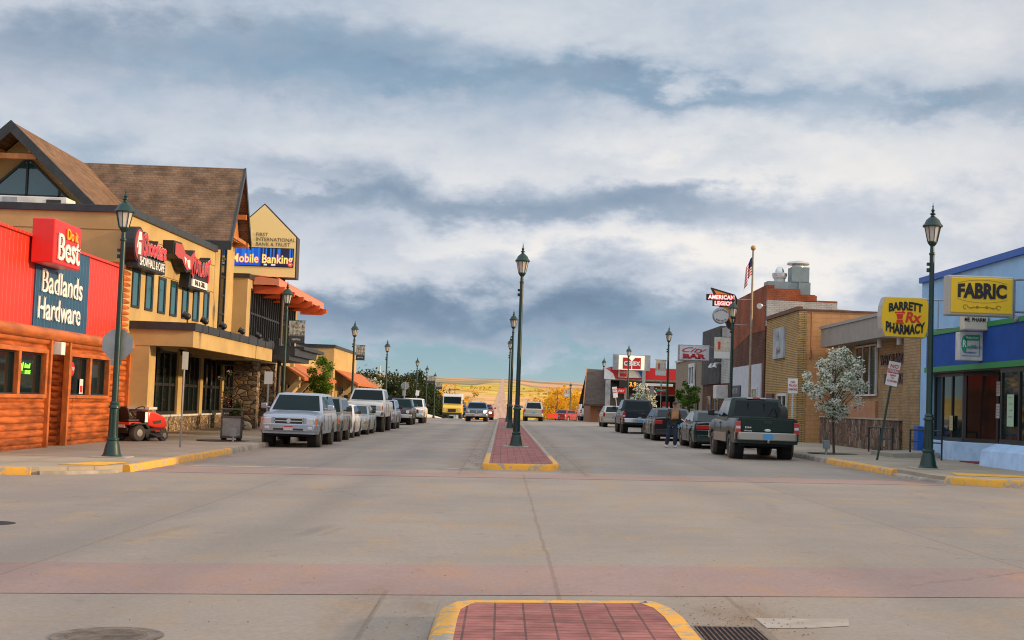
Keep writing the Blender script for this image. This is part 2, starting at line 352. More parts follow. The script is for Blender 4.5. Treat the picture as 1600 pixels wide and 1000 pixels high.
wv = t.vm('ADD', t.vm('MULTIPLY', P0, (1/300., 1/1100., 0)), t.vm('MULTIPLY', nn.outputs['Color'], (0.9, 0.9, 0)))
vo = t.node('ShaderNodeTexVoronoi', distance='CHEBYCHEV'); t.put(vo.inputs['Vector'], wv); vo.inputs['Scale'].default_value = 1.0
r = t.sep(vo.outputs['Color'])
fields = t.ramp(r[0], [(0.0, (0.72, 0.36, 0.12)), (0.22, (0.80, 0.42, 0.20)), (0.38, (0.68, 0.45, 0.07)), (0.50, (0.34, 0.32, 0.07)), (0.60, (0.82, 0.50, 0.12)), (0.76, (0.85, 0.42, 0.22)), (0.92, (0.26, 0.26, 0.08))], 'CONSTANT')
fn = t.noise(t.vm('MULTIPLY', P0, (0.02, 0.006, 0)), 1.0, 8, 0.65)
fields = t.mix(t.rng(fn, 0.42, 0.66, 0, 0.6), fields, (0.34, 0.28, 0.07))
scrub = t.rng(t.noise(t.vm('MULTIPLY', P0, (0.006, 0.0022, 0)), 1.0, 6, 0.7), 0.52, 0.60, 0, 0.8)
fields = t.mix(t.m('MULTIPLY', scrub, 0.8), fields, (0.24, 0.24, 0.06))
far = t.rng(gy, 5200, 6600, 0, 0.8); fields = t.mix(far, fields, t.mix(t.rng(t.noise(t.vm('MULTIPLY', P0, (0.002, 0.004, 0.02)), 1.0, 6, 0.6), 0.42, 0.58), (0.20, 0.18, 0.12), (0.60, 0.34, 0.20)))
town = t.mix(t.rng(t.noise(t.vm('MULTIPLY', P0, (0.1, 0.1, 0)), 1.0, 6, 0.65), 0.4, 0.6), (0.17, 0.15, 0.08), (0.27, 0.22, 0.15))
t.put(bs.inputs['Base Color'], t.mix(t.rng(gy, 300, 520), town, fields))
gb.obj('ground', gm, smooth=60, kind='structure')
# ---- road material: brushed concrete with joints, tyre darkening, stains
def road_mat(name, base, red=False):
    m = bpy.data.materials.new(name); m.use_nodes = True; t = NT(m.node_tree); bs = t.n['Principled BSDF']; bs.inputs['Specular IOR Level'].default_value = 0.3
    P = t.node('ShaderNodeNewGeometry').outputs['Position']; x, y, z = t.sep(P)
    big = t.noise(t.vm('MULTIPLY', P, (0.22, 0.16, 0)), 1.0, 5, 0.6); med = t.noise(t.vm('MULTIPLY', P, (1.1, 0.5, 0)), 1.0, 6, 0.65); fine = t.noise(P, 22.0, 4, 0.7)
    c = t.mix(t.rng(big, 0.35, 0.65), base, tuple(a*b for a, b in zip(base, (0.80, 0.84, 0.90))))
    c = t.mix(t.rng(med, 0.50, 0.68, 0, 0.75), c, tuple(a*b for a, b in zip(base, (1.10, 0.98, 0.80))))
    # tyre lanes: greyer bands running with the street
    wob = t.m('ADD', x, t.m('MULTIPLY', t.m('SUBTRACT', t.noise(t.vm('MULTIPLY', P, (0.3, 0.05, 0)), 1.0, 3), 0.5), 1.6))
    tot = None
    for cx, s, a in ((-4.6, 0.55, 0.55), (-2.7, 0.55, 0.6), (3.9, 0.6, 0.45), (5.7, 0.6, 0.4), (-5.9, 0.3, 0.2)):
        u = t.m('DIVIDE', t.m('SUBTRACT', wob, cx), s); g = t.m('MULTIPLY', t.m('EXPONENT', t.m('MULTIPLY', t.m('MULTIPLY', u, u), -1)), a)
        tot = g if tot is None else t.m('ADD', tot, g)
    tot = t.m('MULTIPLY', tot, t.rng(t.noise(t.vm('MULTIPLY', P, (0.5, 0.12, 0)), 1.0, 4), 0.3, 0.65, 0.25, 1.0))
    c = t.mix(t.m('MINIMUM', tot, 0.8), c, tuple(a*b for a, b in zip(base, (0.58, 0.64, 0.72))))
    # turning tracks across the junction
    tt = t.noise(t.vm('MULTIPLY', P, (0.12, 1.3, 0)), 1.0, 4, 0.6); c = t.mix(t.m('MULTIPLY', t.rng(tt, 0.52, 0.70), t.m('MULTIPLY', t.rng(y, 14, 17), t.rng(y, 30, 27, 0.0, 0.4))), c, tuple(a*0.80 for a in base))
    # dirt in the gutters
    d = t.rng(t.noise(t.vm('MULTIPLY', P, (2.2, 0.5, 0)), 1.0, 6, 0.7), 0.45, 0.7)
    for gx_ in (-0.75, 1.78, -7.65, 9.45):
        e = t.rng(t.m('ABSOLUTE', t.m('SUBTRACT', x, gx_)), 0.1, 0.75, 1.0, 0.0); e = t.m('MULTIPLY', e, t.rng(t.m('ABSOLUTE', t.m('SUBTRACT', y, 22.0)), 8.5, 11.0))
        c = t.mix(t.m('MULTIPLY', e, t.m('ADD', 0.25, t.m('MULTIPLY', d, 0.6))), c, (0.20, 0.13, 0.075))
    sp = t.node('ShaderNodeTexVoronoi'); t.put(sp.inputs['Vector'], P); sp.inputs['Scale'].default_value = 4.5
    c = t.mix(t.rng(sp.outputs['Distance'], 0.03, 0.07, t.rng(t.sep(sp.outputs['Color'])[0], 0.78, 0.84, 0, 0.8), 0.0), c, (0.07, 0.055, 0.045))
    oil = t.rng(t.noise(t.vm('MULTIPLY', P, (1.6, 0.9, 0)), 1.0, 7, 0.7), 0.60, 0.68, 0, 0.32); c = t.mix(oil, c, tuple(a*0.5 for a in base))
    vc = t.node('ShaderNodeTexVoronoi', feature='DISTANCE_TO_EDGE'); t.put(vc.inputs['Vector'], t.vm('ADD', t.vm('MULTIPLY', P, (0.23, 0.17, 0)), t.vm('MULTIPLY', t.comb(med, big, 0.0), (0.35, 0.35, 0)))); vc.inputs['Scale'].default_value = 1.0
    ck = t.m('MULTIPLY', t.rng(vc.outputs['Distance'], 0.0, 0.0035, 1.0, 0.0), t.rng(big, 0.50, 0.56, 0, 0.5)); c = t.mix(ck, c, (0.13, 0.09, 0.06))
    for sx, sy, sw, sl_, sa in ((-2.25, 17.6, 0.11, 0.75, .42), (-2.02, 17.5, 0.06, 0.6, .25), (-3.95, 17.3, 0.10, 0.85, .30), (-4.3, 19.6, 0.12, 1.4, .14), (4.4, 23.0, 0.09, 1.1, .22)):
        u = t.m('DIVIDE', t.m('SUBTRACT', t.m('ADD', x, t.m('MULTIPLY', t.m('SUBTRACT', y, sy), -0.12)), sx), sw); v = t.m('DIVIDE', t.m('SUBTRACT', y, sy), sl_)
        g = t.m('MULTIPLY', t.m('EXPONENT', t.m('MULTIPLY', t.m('ADD', t.m('POWER', t.m('ABSOLUTE', u), 4), t.m('POWER', t.m('ABSOLUTE', v), 4)), -1)), sa); c = t.mix(t.m('MULTIPLY', g, t.rng(fine, 0.2, 0.6, 0.5, 1.0)), c, (0.13, 0.125, 0.125))
    # joints
    def line(coord, pos, wdt, wv=0.0):
        q = coord if not wv else t.m('ADD', coord, t.m('MULTIPLY', t.m('SUBTRACT', t.noise(P, 0.8, 3), 0.5), wv))
        return t.rng(t.m('ABSOLUTE', t.m('SUBTRACT', q, pos)), wdt*0.5, wdt, 1.0, 0.0)
    j = line(x, 0.53, 0.026, 0.08); j = t.m('MULTIPLY', j, t.rng(t.m('ABSOLUTE', t.m('SUBTRACT', y, 22.0)), 10.2, 10.3, 1, 0))
    j = t.m('MAXIMUM', j, line(x, -4.4, 0.022)); j = t.m('MAXIMUM', j, line(x, 5.4, 0.022)); j = t.m('MAXIMUM', j, t.m('MULTIPLY', line(x, -0.92, 0.03), t.rng(t.m('ABSOLUTE', t.m('SUBTRACT', y, 22.0)), 9.8, 9.9)))
    j = t.m('MAXIMUM', j, t.m('MULTIPLY', line(x, 1.95, 0.03), t.rng(t.m('ABSOLUTE', t.m('SUBTRACT', y, 22.0)), 9.8, 9.9)))
    yy = t.m('MULTIPLY', t.m('FRACT', t.m('DIVIDE', t.m('ADD', y, 1.3), 4.6)), 4.6); j2 = t.m('MULTIPLY', line(yy, 2.3, 0.016), 0.16)
    c = t.mix(t.m('MAXIMUM', t.m('MULTIPLY', j, 0.42), j2), c, (0.16, 0.11, 0.07))
    f2 = t.rng(fine, 0.25, 0.75, 0.88, 1.10); c = t.mix(1.0, c, t.comb(f2, f2, f2), 'MULTIPLY')
    t.put(bs.inputs['Base Color'], c); t.put(bs.inputs['Roughness'], t.rng(med, 0.3, 0.7, 0.62, 0.85))
    bp = t.node('ShaderNodeBump'); bp.inputs['Strength'].default_value = 0.25; bp.inputs['Distance'].default_value = 0.004
    t.put(bp.inputs['Height'], t.noise(t.vm('MULTIPLY', P, (90, 12, 0)), 1.0, 3, 0.6)); t.l.new(bp.outputs[0], bs.inputs['Normal'])
    return m
road_m = road_mat('road_concrete', (0.310, 0.252, 0.197))
redband_m = road_mat('red_road_concrete', (0.330, 0.222, 0.182))
def sheet(x0, x1, ys, dz, name, m, kind='structure', fx=None):
    b = MB(); fx = fx or (lambda y: (x0, x1)); n = 2
    V = []
    for y in ys:
        a, c = fx(y); V += [(a, y, G(a, y)+dz), (c, y, G(c, y)+dz)]
    b.add(V, [(2*i, 2*i+1, 2*i+3, 2*i+2) for i in range(len(ys)-1)]); return b.obj(name, m, kind=kind)
RY = [y for y in YS if y <= 360]
rb = MB()
for (xa, xb) in ((-7.85, 9.65),):
    for j in range(len(RY)-1):
        a, c = RY[j], RY[j+1]
        rb.quad((xa, a, G(xa, a)), (xb, a, G(xb, a)), (xb, c, G(xb, c)), (xa, c, G(xa, c)))
for xa, xb in ((-60, -40), (-40, -22), (-22, -7.85), (9.65, 22), (22, 40), (40, 60)):
    for a, c in ((12.0, 20), (20, 25), (25, 33)):
        rb.quad((xa, a, G(xa, a)), (xb, a, G(xb, a)), (xb, c, G(xb, c)), (xa, c, G(xa, c)))
rb.obj('road', road_m, kind='structure')
hw = mat('highway_asphalt', (0.60, 0.34, 0.20), 0.8, col2=(0.40, 0.24, 0.15), vscale=0.35, stretch=(1, 0.012, 1))
sheet(0, 0, [y for y in YS if 360 <= y <= 7600], 0.10, 'highway', hw, fx=lambda y: (-3-7.5, -3+7.5))
# crossing bands and white lines
def strip(name, m, pts, dz):
    b = MB(); b.add([(x, y, G(x, y)+dz) for x, y in pts], [tuple(range(len(pts)))]); return b.obj(name, m, kind='structure')
band1 = MB()
for k in range(8):
    xa, xb = -14+k*4, -14+(k+1)*4
    band1.add([(x, y, G(x, y)+0.004) for x, y in ((xa, 11.95+0.09*xa), (xb, 11.95+0.09*xb), (xb, 14.15+0.09*xb), (xa, 14.15+0.09*xa))], [(0, 1, 2, 3)])
band1.obj('red_crossing_band', redband_m, kind='structure')
band2 = MB(); xs_ = [-7.8, -4, 0, 4, 8, 9.6]
for xa, xb in zip(xs_[:-1], xs_[1:]): band2.add([(x, y, G(x, y)+0.004) for x, y in ((xa, 30.6), (xb, 30.6), (xb, 32.6), (xa, 32.6))], [(0, 1, 2, 3)])
band2.obj('red_crossing_band', redband_m, kind='structure')
wl = mat('worn_white_line', (0.42, 0.375, 0.32), 0.8, col2=(0.31, 0.255, 0.20), vscale=3)
strip('stop_line', wl, [(-7.2, 33.5), (-4.5, 33.5), (-4.5, 33.8), (-7.2, 33.8)], 0.004); strip('stop_line', wl, [(-1.55, 34.3), (-0.98, 34.3), (-0.98, 34.6), (-1.55, 34.6)], 0.004)
strip('stop_line', mat('faded_white_line', (0.385, 0.335, 0.28), 0.85, col2=(0.31, 0.255, 0.20), vscale=4), [(1.98, 10.42), (2.35, 10.48), (2.62, 10.6), (2.70, 10.95), (2.3, 10.92), (1.98, 10.9)], 0.004); 
# ---- pavement slabs and kerbs
curb_m = mat('kerb_concrete', (0.31, 0.265, 0.21), 0.9, var=0.25, vscale=2.5, bump=0.15, bscale=30)
curb_y = mat('kerb_yellow', (0.78, 0.36, 0.02), 0.65, col2=(0.66, 0.32, 0.03), vscale=3.0, bump=0.2, bscale=20)
t = NT(curb_y.node_tree); bs = t.n['Principled BSDF']; src = bs.inputs['Base Color'].links[0].from_socket; oc = t.node('ShaderNodeTexCoord').outputs['Object']
wear = t.rng(t.noise(oc, 5.0, 8, 0.72), 0.525, 0.565); t.put(bs.inputs['Base Color'], t.mix(wear, src, (0.34, 0.28, 0.21)))
walk_m = mat('pavement_concrete', (0.36, 0.295, 0.215), 0.9, var=0.12, vscale=0.5, spec=0.2)
t = NT(walk_m.node_tree); bs = t.n['Principled BSDF']; src = bs.inputs['Base Color'].links[0].from_socket
P = t.node('ShaderNodeNewGeometry').outputs['Position']; x, y, z = t.sep(P)
jx = t.m('ABSOLUTE', t.m('SUBTRACT', t.m('FRACT', t.m('DIVIDE', x, 1.6)), 0.5)); jy = t.m('ABSOLUTE', t.m('SUBTRACT', t.m('FRACT', t.m('DIVIDE', y, 1.6)), 0.5))
jj = t.rng(t.m('MINIMUM', jx, jy), 0.004, 0.012, 0.6, 0.0); c = t.mix(jj, src, (0.15, 0.12, 0.09))
st_ = t.rng(t.noise(P, 0.9, 6, 0.7), 0.55, 0.72, 0, 0.4); c = t.mix(st_, c, (0.24, 0.19, 0.14)); t.put(bs.inputs['Base Color'], c)
def slab(name, outline, h=0.15, m=None):
    """pavement polygon with the fall of the ground; outline counter-clockwise"""
    b = MB(); n = len(outline); T = [(x, y, G(x, y)+h) for x, y in outline]; B = [(x, y, G(x, y)-0.25) for x, y in outline]
    b.add(T+B, [tuple(range(n))]+[(i, i+n, (i+1) % n+n, (i+1) % n) for i in range(n)]); return b.obj(name, m or walk_m, kind='structure')
def grid_slab(name, x0, x1, ys, h=0.15):
    b = MB()
    for a, c in zip(ys[:-1], ys[1:]):
        b.quad((x0, a, G(x0, a)+h), (x1, a, G(x1, a)+h), (x1, c, G(x1, c)+h), (x0, c, G(x0, c)+h))
        b.quad((x0, a, G(x0, a)-.25), (x0, a, G(x0, a)+h), (x0, c, G(x0, c)+h), (x0, c, G(x0, c)-.25)); b.quad((x1, a, G(x1, a)+h), (x1, a, G(x1, a)-.25), (x1, c, G(x1, c)-.25), (x1, c, G(x1, c)+h))
    a = ys[0]; b.quad((x0, a, G(x0, a)-.25), (x1, a, G(x1, a)-.25), (x1, a, G(x1, a)+h), (x0, a, G(x0, a)+h)); return b.obj(name, walk_m, kind='structure')
def arc(cx, cy, r, a0, a1, n=8): return [(cx+r*cos(radians(a0+(a1-a0)*i/n)), cy+r*sin(radians(a0+(a1-a0)*i/n))) for i in range(n+1)]
KW = 0.17
WY = [y for y in YS if 40 <= y <= 270]
# far left corner
LC = [(-40, 28.55)]+[(-22, 28.55)]+arc(-10.1, 30.85, 2.3, -90, 0)+[(-7.8, 40)]
inner = [(-40, 28.72), (-22, 28.72)]+arc(-10.1, 30.85, 2.13, -90, 0)+[(-7.97, 40)]
slab('pavement', inner+[(-13.0, 40), (-22, 40), (-40, 40)]); grid_slab('pavement', -16, -7.97, WY)
RC = [(9.6, 40)]+arc(12.0, 32.3, 2.4, 180, 270)+[(22, 29.9), (40, 29.9)]
rin = [(9.77, 40)]+arc(12.0, 32.3, 2.23, 180, 270)+[(22, 30.07), (40, 30.07)]
slab('pavement', rin+[(40, 40), (22, 40)]); grid_slab('pavement', 9.77, 16, WY)
slab('pavement', [(-40, -30), (-7.8, -30), (-7.8, 12.6), (-8.4, 13.8), (-9.6, 14.3), (-40, 14.3)]); slab('pavement', [(9.6, -30), (40, -30), (40, 14.3), (11.4, 14.3), (10.2, 13.8), (9.6, 12.6)])
def kerb(name, path, m, h=0.155, w=KW, side=1):
    """kerb stone swept along a path; side +1 = body on the left of the direction"""
    b = MB(); n = len(path); P = []
    for i, (x, y) in enumerate(path):
        a = path[max(0, i-1)]; c = path[min(n-1, i+1)]; d = Vector((c[0]-a[0], c[1]-a[1])).normalized(); nr = Vector((-d.y, d.x))*side
        for o, z in ((-0.012, -0.1), (0.008, h-0.045), (0.045, h), (w, h), (w, -0.1)):
            q = (x+nr.x*o, y+nr.y*o); P.append((q[0], q[1], G(*q)+z))
    F = [(i*5+k, i*5+k+1, (i+1)*5+k+1, (i+1)*5+k) for i in range(n-1) for k in range(4)]
    F += [(0, 1, 2, 3, 4), tuple((n-1)*5+k for k in (4, 3, 2, 1, 0))]
    b.add(P, F); return b.obj(name, m, smooth=50, kind='structure')
def seg(path, a, b):
    return [p for p in path if True][a:b]
kerb('kerb', [(-40, 28.55), (-30, 28.55)], curb_m); kerb('yellow_kerb', [(-30, 28.55), (-22, 28.55), (-15, 28.55), (-10.1, 28.55), (-9.4, 28.66)], curb_y)
LA = arc(-10.1, 30.85, 2.3, -90, 0, 8)
kerb('dropped_kerb', LA[2:7], curb_m, 0.07); kerb('yellow_kerb', LA[7:]+[(-7.8, 33), (-7.8, 36), (-7.8, 40), (-7.8, 41.5)], curb_y); kerb('kerb', [(-7.8, y) for y in [41.5]+[y for y in YS if 42 < y <= 125]+[125, 129]], curb_m)
kerb('yellow_kerb', [(-7.8, y) for y in [129, 132, 138, 144, 150]], curb_y)
RA = arc(12.0, 32.3, 2.4, 180, 270, 8)
kerb('kerb', [(9.6, y) for y in sorted([y for y in YS if 42 < y <= 260], reverse=True)+[42]], curb_m); kerb('yellow_kerb', [(9.6, y) for y in (42, 40, 37, 35)], curb_y); kerb('dropped_kerb', [(9.6, 35), (9.6, 34)]+RA[:3], curb_m, 0.07); kerb('yellow_kerb', RA[2:]+[(16, 29.9), (22, 29.9), (30, 29.9), (40, 29.9)], curb_y)
ramp_y = mat('ramp_yellow', (0.80, 0.40, 0.02), 0.6, var=0.1)
strip('yellow_ramp_marking', ramp_y, [(-9.3, 30.0), (-8.3, 30.0), (-8.15, 31.5), (-8.9, 31.6)], 0.157); strip('yellow_ramp_marking', ramp_y, [(10.3, 32.1), (11.9, 31.4), (12.0, 32.4), (10.6, 33.6)], 0.157)
# ---- medians
pav = brick('red_pavers', (0.33, 0.125, 0.105), (0.26, 0.092, 0.08), (0.13, 0.06, 0.05), 0.20, 0.20, 0.0, 0.009, 0.8, 0.30, 3.0, 0.4)
t = NT(pav.node_tree)
for n_ in list(t.n):
    if n_.type == 'TEX_BRICK':
        P = t.node('ShaderNodeTexCoord').outputs['Object']; t.put(n_.inputs['Vector'], t.vm('MULTIPLY', P, (1, 1.0, 0)))
        n_.inputs['Row Height'].default_value = 0.11
def median(y0, y1, near_end, ys, paint):
    x0, x1 = -0.44, 1.47; c = 0.28
    if near_end: out = [(x0, y1), (x0, y0+c), (x0+0.18, y0), (x1-0.4, y0), (x1-0.12, y0+0.25), (x1, y0+0.7), (x1, y1)]
    else: out = [(x1, y0), (x1, y1-0.75), (x1-0.25, y1-0.12), (x1-0.45, y1), (x0+0.18, y1), (x0, y1-0.25), (x0, y0)]
    return out
# near median: nose at y = 11.5
nose = [(1.34, 2.0), (1.34, 6.0), (1.34, 9.9), (1.31, 10.35), (1.22, 10.66), (1.12, 10.74), (-0.18, 10.62), (-0.32, 10.50), (-0.41, 10.15), (-0.42, 9.7), (-0.42, 6.0), (-0.42, 2.0)]
kerb('yellow_kerb', nose, curb_y, 0.15, 0.17, 1)
b = MB(); pts = [(-0.26, -6), (1.18, -6), (1.18, 9.9), (1.155, 10.3), (1.08, 10.56), (-0.14, 10.46), (-0.24, 10.3), (-0.26, 9.9)]
b.add([(x, y, G(x, y)+0.148) for x, y in pts], [tuple(range(len(pts)))]); b.obj('brick_median', pav, kind='structure'); kerb('kerb', [(1.34, -6), (1.34, 2.0)], curb_m); kerb('kerb', [(-0.42, 2.0), (-0.42, -6)], curb_m)
kerb('yellow_kerb', [(-0.44, 41.5), (-0.44, 38)]+median(34.2, 36, True, None, None)[1:6]+[(1.47, 37), (1.47, 39.5)], curb_y, 0.15)
MY = [41.5]+[y for y in YS if 50 <= y <= 165]
kerb('kerb', [(-0.44, y) for y in MY[::-1]], curb_m, 0.15); kerb('kerb', [(1.47, y) for y in [39.5]+MY], curb_m, 0.15)
b = MB(); MY2 = [34.75]+MY
b.add([(-0.27, 34.5, G(-0.27, 34.5)+.148), (-0.15, 34.38, G(0, 34.3)+.148), (0.98, 34.38, G(1, 34.3)+.148), (1.30, 34.75, G(1.3, 34.7)+.148), (-0.27, 34.75, G(-0.27, 34.7)+.148)], [(0, 1, 2, 3, 4)])
for a, c in zip(MY2[:-1], MY2[1:]): b.quad((-0.27, a, G(-.27, a)+.148), (1.30, a, G(1.3, a)+.148), (1.30, c, G(1.3, c)+.148), (-0.27, c, G(-.27, c)+.148))
b.obj('brick_median', pav, kind='structure')

gp_m = road_mat('gutter_concrete', (0.325, 0.275, 0.222))
for x0, x1, y0, y1 in ((-0.92, -0.45, 2, 11.6), (1.50, 1.95, 34.8, 41), (-0.92, -0.46, 34.6, 41)):
    strip('gutter_pan', gp_m, [(x0, y0), (x1, y0), (x1, y1), (x0, y1)], 0.003)
# ================================================================ LEFT SIDE
def serif(mb2, s=0.035, th=0.03):
    """add slab serifs to a flat lettering builder (before placing)"""
    n = len(mb2.v)//2; es = {}
    for f in mb2.f:
        if all(i >= n for i in f):
            for a, b in zip(f, f[1:]+f[:1]): es[(a, b)] = 1
    d = mb2.v[n][2]
    for (a, b) in es:
        if (b, a) in es: continue
        (x0, y0, _), (x1, y1, _) = mb2.v[a], mb2.v[b]
        L = abs(x1-x0)
        if abs(y1-y0) < 0.002 and L > 0.04:
            up = x1 > x0; lo, hi = min(x0, x1), max(x0, x1)
            if L > 0.2: hi = lo+0.05
            za, zb = (y0, y0+th) if up else (y0-th, y0)
            e = s if L <= 0.2 else 0.0
            mb2.quad((lo-s, za, d), (hi+e, za, d), (hi+e, zb, d), (lo-s, zb, d))
    return mb2
def window_part(root, face, c, w, h, fm, gm, fr=0.05, dep=0.08, bars=(), name='window', sill=None, hb=()):
    """framed opening standing 'dep' proud of c (centre); bars = fractions for mullions"""
    f = MB(); W2, H2 = w/2, h/2
    f.box(-W2, W2, H2-fr, H2, 0, dep); f.box(-W2, W2, -H2, -H2+fr, 0, dep); f.box(-W2, -W2+fr, -H2+fr, H2-fr, 0, dep); f.box(W2-fr, W2, -H2+fr, H2-fr, 0, dep)
    for q in bars: x = -W2+w*q; f.box(x-fr*0.45, x+fr*0.45, -H2+fr, H2-fr, 0.002, dep*0.9)
    for q in hb: y = -H2+h*q; f.box(-W2+fr, W2-fr, y-fr*0.45, y+fr*0.45, 0.004, dep*0.8)
    o = place(f, c, face).obj(name, fm, root, world=True)
    g = MB(); g.box(-W2+fr*0.5, W2-fr*0.5, -H2+fr*0.5, H2-fr*0.5, 0.0, dep*0.35)
    p = place(g, c, face).obj('pane', gm, None, off=root.location); p.parent = o
    return o
def logs(mb, x, y0, y1, z0, z1, back, m=0, r=0.092, face=1, sl=0.0):
    """half-round log siding in the plane x = const, facing +x (face 1) or -x"""
    n = max(1, round((z1-z0)/(2*r))); rr = (z1-z0)/(2*n); prof = []
    for i in range(n):
        for k in range(7):
            a = -pi/2+pi*k/6; prof.append((cos(a)*rr*0.5, z0+rr*(2*i+1)+sin(a)*rr*0.97))
    V = [(back, y0, z0)]+[(x+face*p, y0, z) for p, z in prof]+[(back, y0, z1)]
    return mb.prism(V, (0, y1-y0, 0), m)
def logs_y(mb, y, x0, x1, z0, z1, back, r=0.092):
    n = max(1, round((z1-z0)/(2*r))); rr = (z1-z0)/(2*n); prof = []
    for i in range(n):
        for k in range(7):
            a = -pi/2+pi*k/6; prof.append((cos(a)*rr*0.5, z0+rr*(2*i+1)+sin(a)*rr*0.97))
    return mb.prism([(x0, back, z0)]+[(x0, y-p, z) for p, z in prof]+[(x0, back, z1)], (x1-x0, 0, 0))
# ---------------------------------------------------------------- hardware store
hs = empty('hardware_store', (-12.7, 40, -0.1), 'hardware store with orange log siding below a red ribbed metal band', 'building')
b = MB(); b.box(-30, -14.0, 33.2, 48.0, -0.4, 5.35); b.box(-14.0, -12.95, 33.2, 39.6, -0.4, 3.2); b.box(-14.0, -12.95, 41.42, 47.9, -0.4, 3.2); b.box(-14.0, -12.95, 33.2, 47.9, 3.2, 5.35); b.obj('wall', stucco_tan, hs, world=True)
b = MB(); b.box(-30, -12.66, 33.0, 46.3, 3.2, 5.60); b.box(-12.66, -12.58, 33.0, 46.3, 5.55, 5.62); b.obj('red_band', red_metal, hs, world=True)
b = MB(); b.box(-12.66, -12.62, 38.05, 42.92, 3.22, 5.58); b.obj('blue_panel', blue_metal, hs, world=True)
b = MB()
W1 = [(35.55, 37.02), (37.22, 39.18)]; W2_ = [(41.65, 43.42), (43.62, 45.42)]
def logwall(y0, y1, wins, z0=-0.35, z1=2.9):
    logs(b, -12.72, y0, y1, z0, 1.35, -12.96); logs(b, -12.72, y0, y1, 2.56, z1, -12.96, r=0.085)
    ys = [y0]+[v for w_ in wins for v in w_]+[y1]
    for i in range(0, len(ys), 2):
        if ys[i+1]-ys[i] > 0.02: logs(b, -12.72, ys[i], ys[i+1], 1.35, 2.56, -12.96)
logwall(33.0, 39.62, [(35.4, 39.3)]); logwall(41.34, 48.0, [(41.5, 45.57)])
b.obj('log_siding', log_m, hs, world=True, smooth=50)
b = MB(); logs(b, -13.7, 39.62, 41.34, -0.35, 2.9, -13.9); logs_y(b, 41.34, -13.75, -12.85, -0.35, 2.9, 41.40); logs_y(b, 39.55, -13.75, -12.9, -0.35, 2.9, 39.62); b.obj('entrance_recess', log_m, hs, world=True, smooth=50)
b = MB(); logs(b, -12.70, 46.32, 48.15, 2.9, 5.75, -12.96); logs_y(b, 48.1, -14, -12.74, 4.5, 5.7, 48.0); b.obj('log_pilaster', log_m, hs, world=True, smooth=50)
for y in (39.62, 41.34, 47.95): b = MB(); b.box(-12.74, -12.56, y-0.07, y+0.07, -0.35, 2.9); b.obj('corner_board', log_trim, hs, world=True, bevel=0.01)
for (ya, yb) in ((35.4, 39.3), (41.5, 45.57)):
    b = MB(); b.box(-12.74, -12.58, ya-0.1, yb+0.1, 2.50, 2.62); b.box(-12.74, -12.58, ya-0.1, yb+0.1, 1.28, 1.38); b.box(-12.74, -12.58, ya-0.1, ya+0.06, 1.38, 2.50); b.box(-12.74, -12.58, yb-0.06, yb+0.1, 1.38, 2.50)
    ym = 37.12 if ya < 40 else 43.52; b.box(-12.74, -12.585, ym-0.09, ym+0.09, 1.38, 2.50); b.obj('window_trim', log_trim, hs, world=True, bevel=0.01)
for ya, yb in W1+W2_: window_part(hs, '+x', (-12.8, (ya+yb)/2, 1.94), yb-ya, 1.16, frame_blk, glass_dk, 0.06, 0.1)
b = MB(); b.cyl((-12.62, 33, 3.05), (-12.62, 48.1, 3.05), 0.17, n=14); b.cyl((-12.72, 33, 2.86), (-12.72, 48.1, 2.86), 0.11, n=12); b.obj('log_cornice', log_trim, hs, world=True, smooth=50)
b = MB(); b.box(-12.66, -12.56, 45.6, 45.75, 3.2, 3.36); b.cyl((-12.6, 45.2, 3.3), (-12.52, 45.4, 3.38), 0.05); b.obj('floodlight', dirty_white, hs, world=True)
wl_ = MB(); wl_.box(-12.75, -12.42, 40.0, 40.34, 2.50, 2.86); tag(wl_.obj('entrance_light', white_pt, bevel=0.02), 'small white box light hanging under the log cornice of the store', 'lamp')
def big_text(txt, c, h, wid, mt, par, bold=0.0, sf=True, face='+x', nm='lettering', **kw):
    mb = text_mb(txt, 0.7, bold=bold, depth=0.03, **kw)
    if sf: serif(mb)
    xs = [p[0] for p in mb.v]; ys = [p[1] for p in mb.v]; cx = (min(xs)+max(xs))/2; k = wid/(max(xs)-min(xs)); y0 = 0.0
    base = min(ys) if not any(ch in txt for ch in 'gjpqy') else -0.35
    ky = h/(0.729*1.0)
    mb.v = [((x-cx)*k, (y-base)*ky, z) for x, y, z in mb.v]
    return place(mb, c, face).obj(nm, mt, par, world=True)
big_text('Badlands', (-12.61, 40.35, 4.16), 0.66, 3.7, white_pt, hs, 0.012); big_text('Hardware', (-12.61, 40.2, 3.42), 0.64, 3.85, white_pt, hs, 0.012)
sg = empty('shop_sign', (-12.3, 38.7, 5.4), 'square red box sign standing over the blue panel of the log store', 'sign')
b = MB(); b.box(-12.6, -12.0, 37.5, 39.85, 4.87, 6.05); b.obj('sign_box', red_sign, sg, world=True, bevel=0.03)
big_text('Best', (-11.985, 38.72, 4.98), 0.72, 1.95, white_pt, sg, 0.02); yl = mat('sign_yellow', (0.85, 0.42, 0.01), 0.4); big_text('Do it', (-11.985, 38.98, 5.60), 0.30, 1.0, yl, sg, 0.015)
neon_g = mat('neon_green', (0.1, 0.6, 0.02), 0.4, emit=(0.35, 1.0, 0.05), estr=1.6); nr = mat('poster_red', (0.5, 0.02, 0.02), 0.6); nw = mat('poster_white', (0.6, 0.6, 0.58), 0.7)
ns = empty('neon_sign', (-12.7, 37.9, 2.05), 'small glowing green neon sign in the left window of the log store', 'sign')
b = text_mb('Retail', 0.13, bold=0.01, shear=0.2); place(b, (-12.715, 38.05, 2.13), '+x').obj('lettering', neon_g, ns, world=True)
b = text_mb('STORE', 0.10, bold=0.01, shear=0.2); place(b, (-12.715, 38.1, 1.96), '+x').obj('lettering', neon_g, ns, world=True)
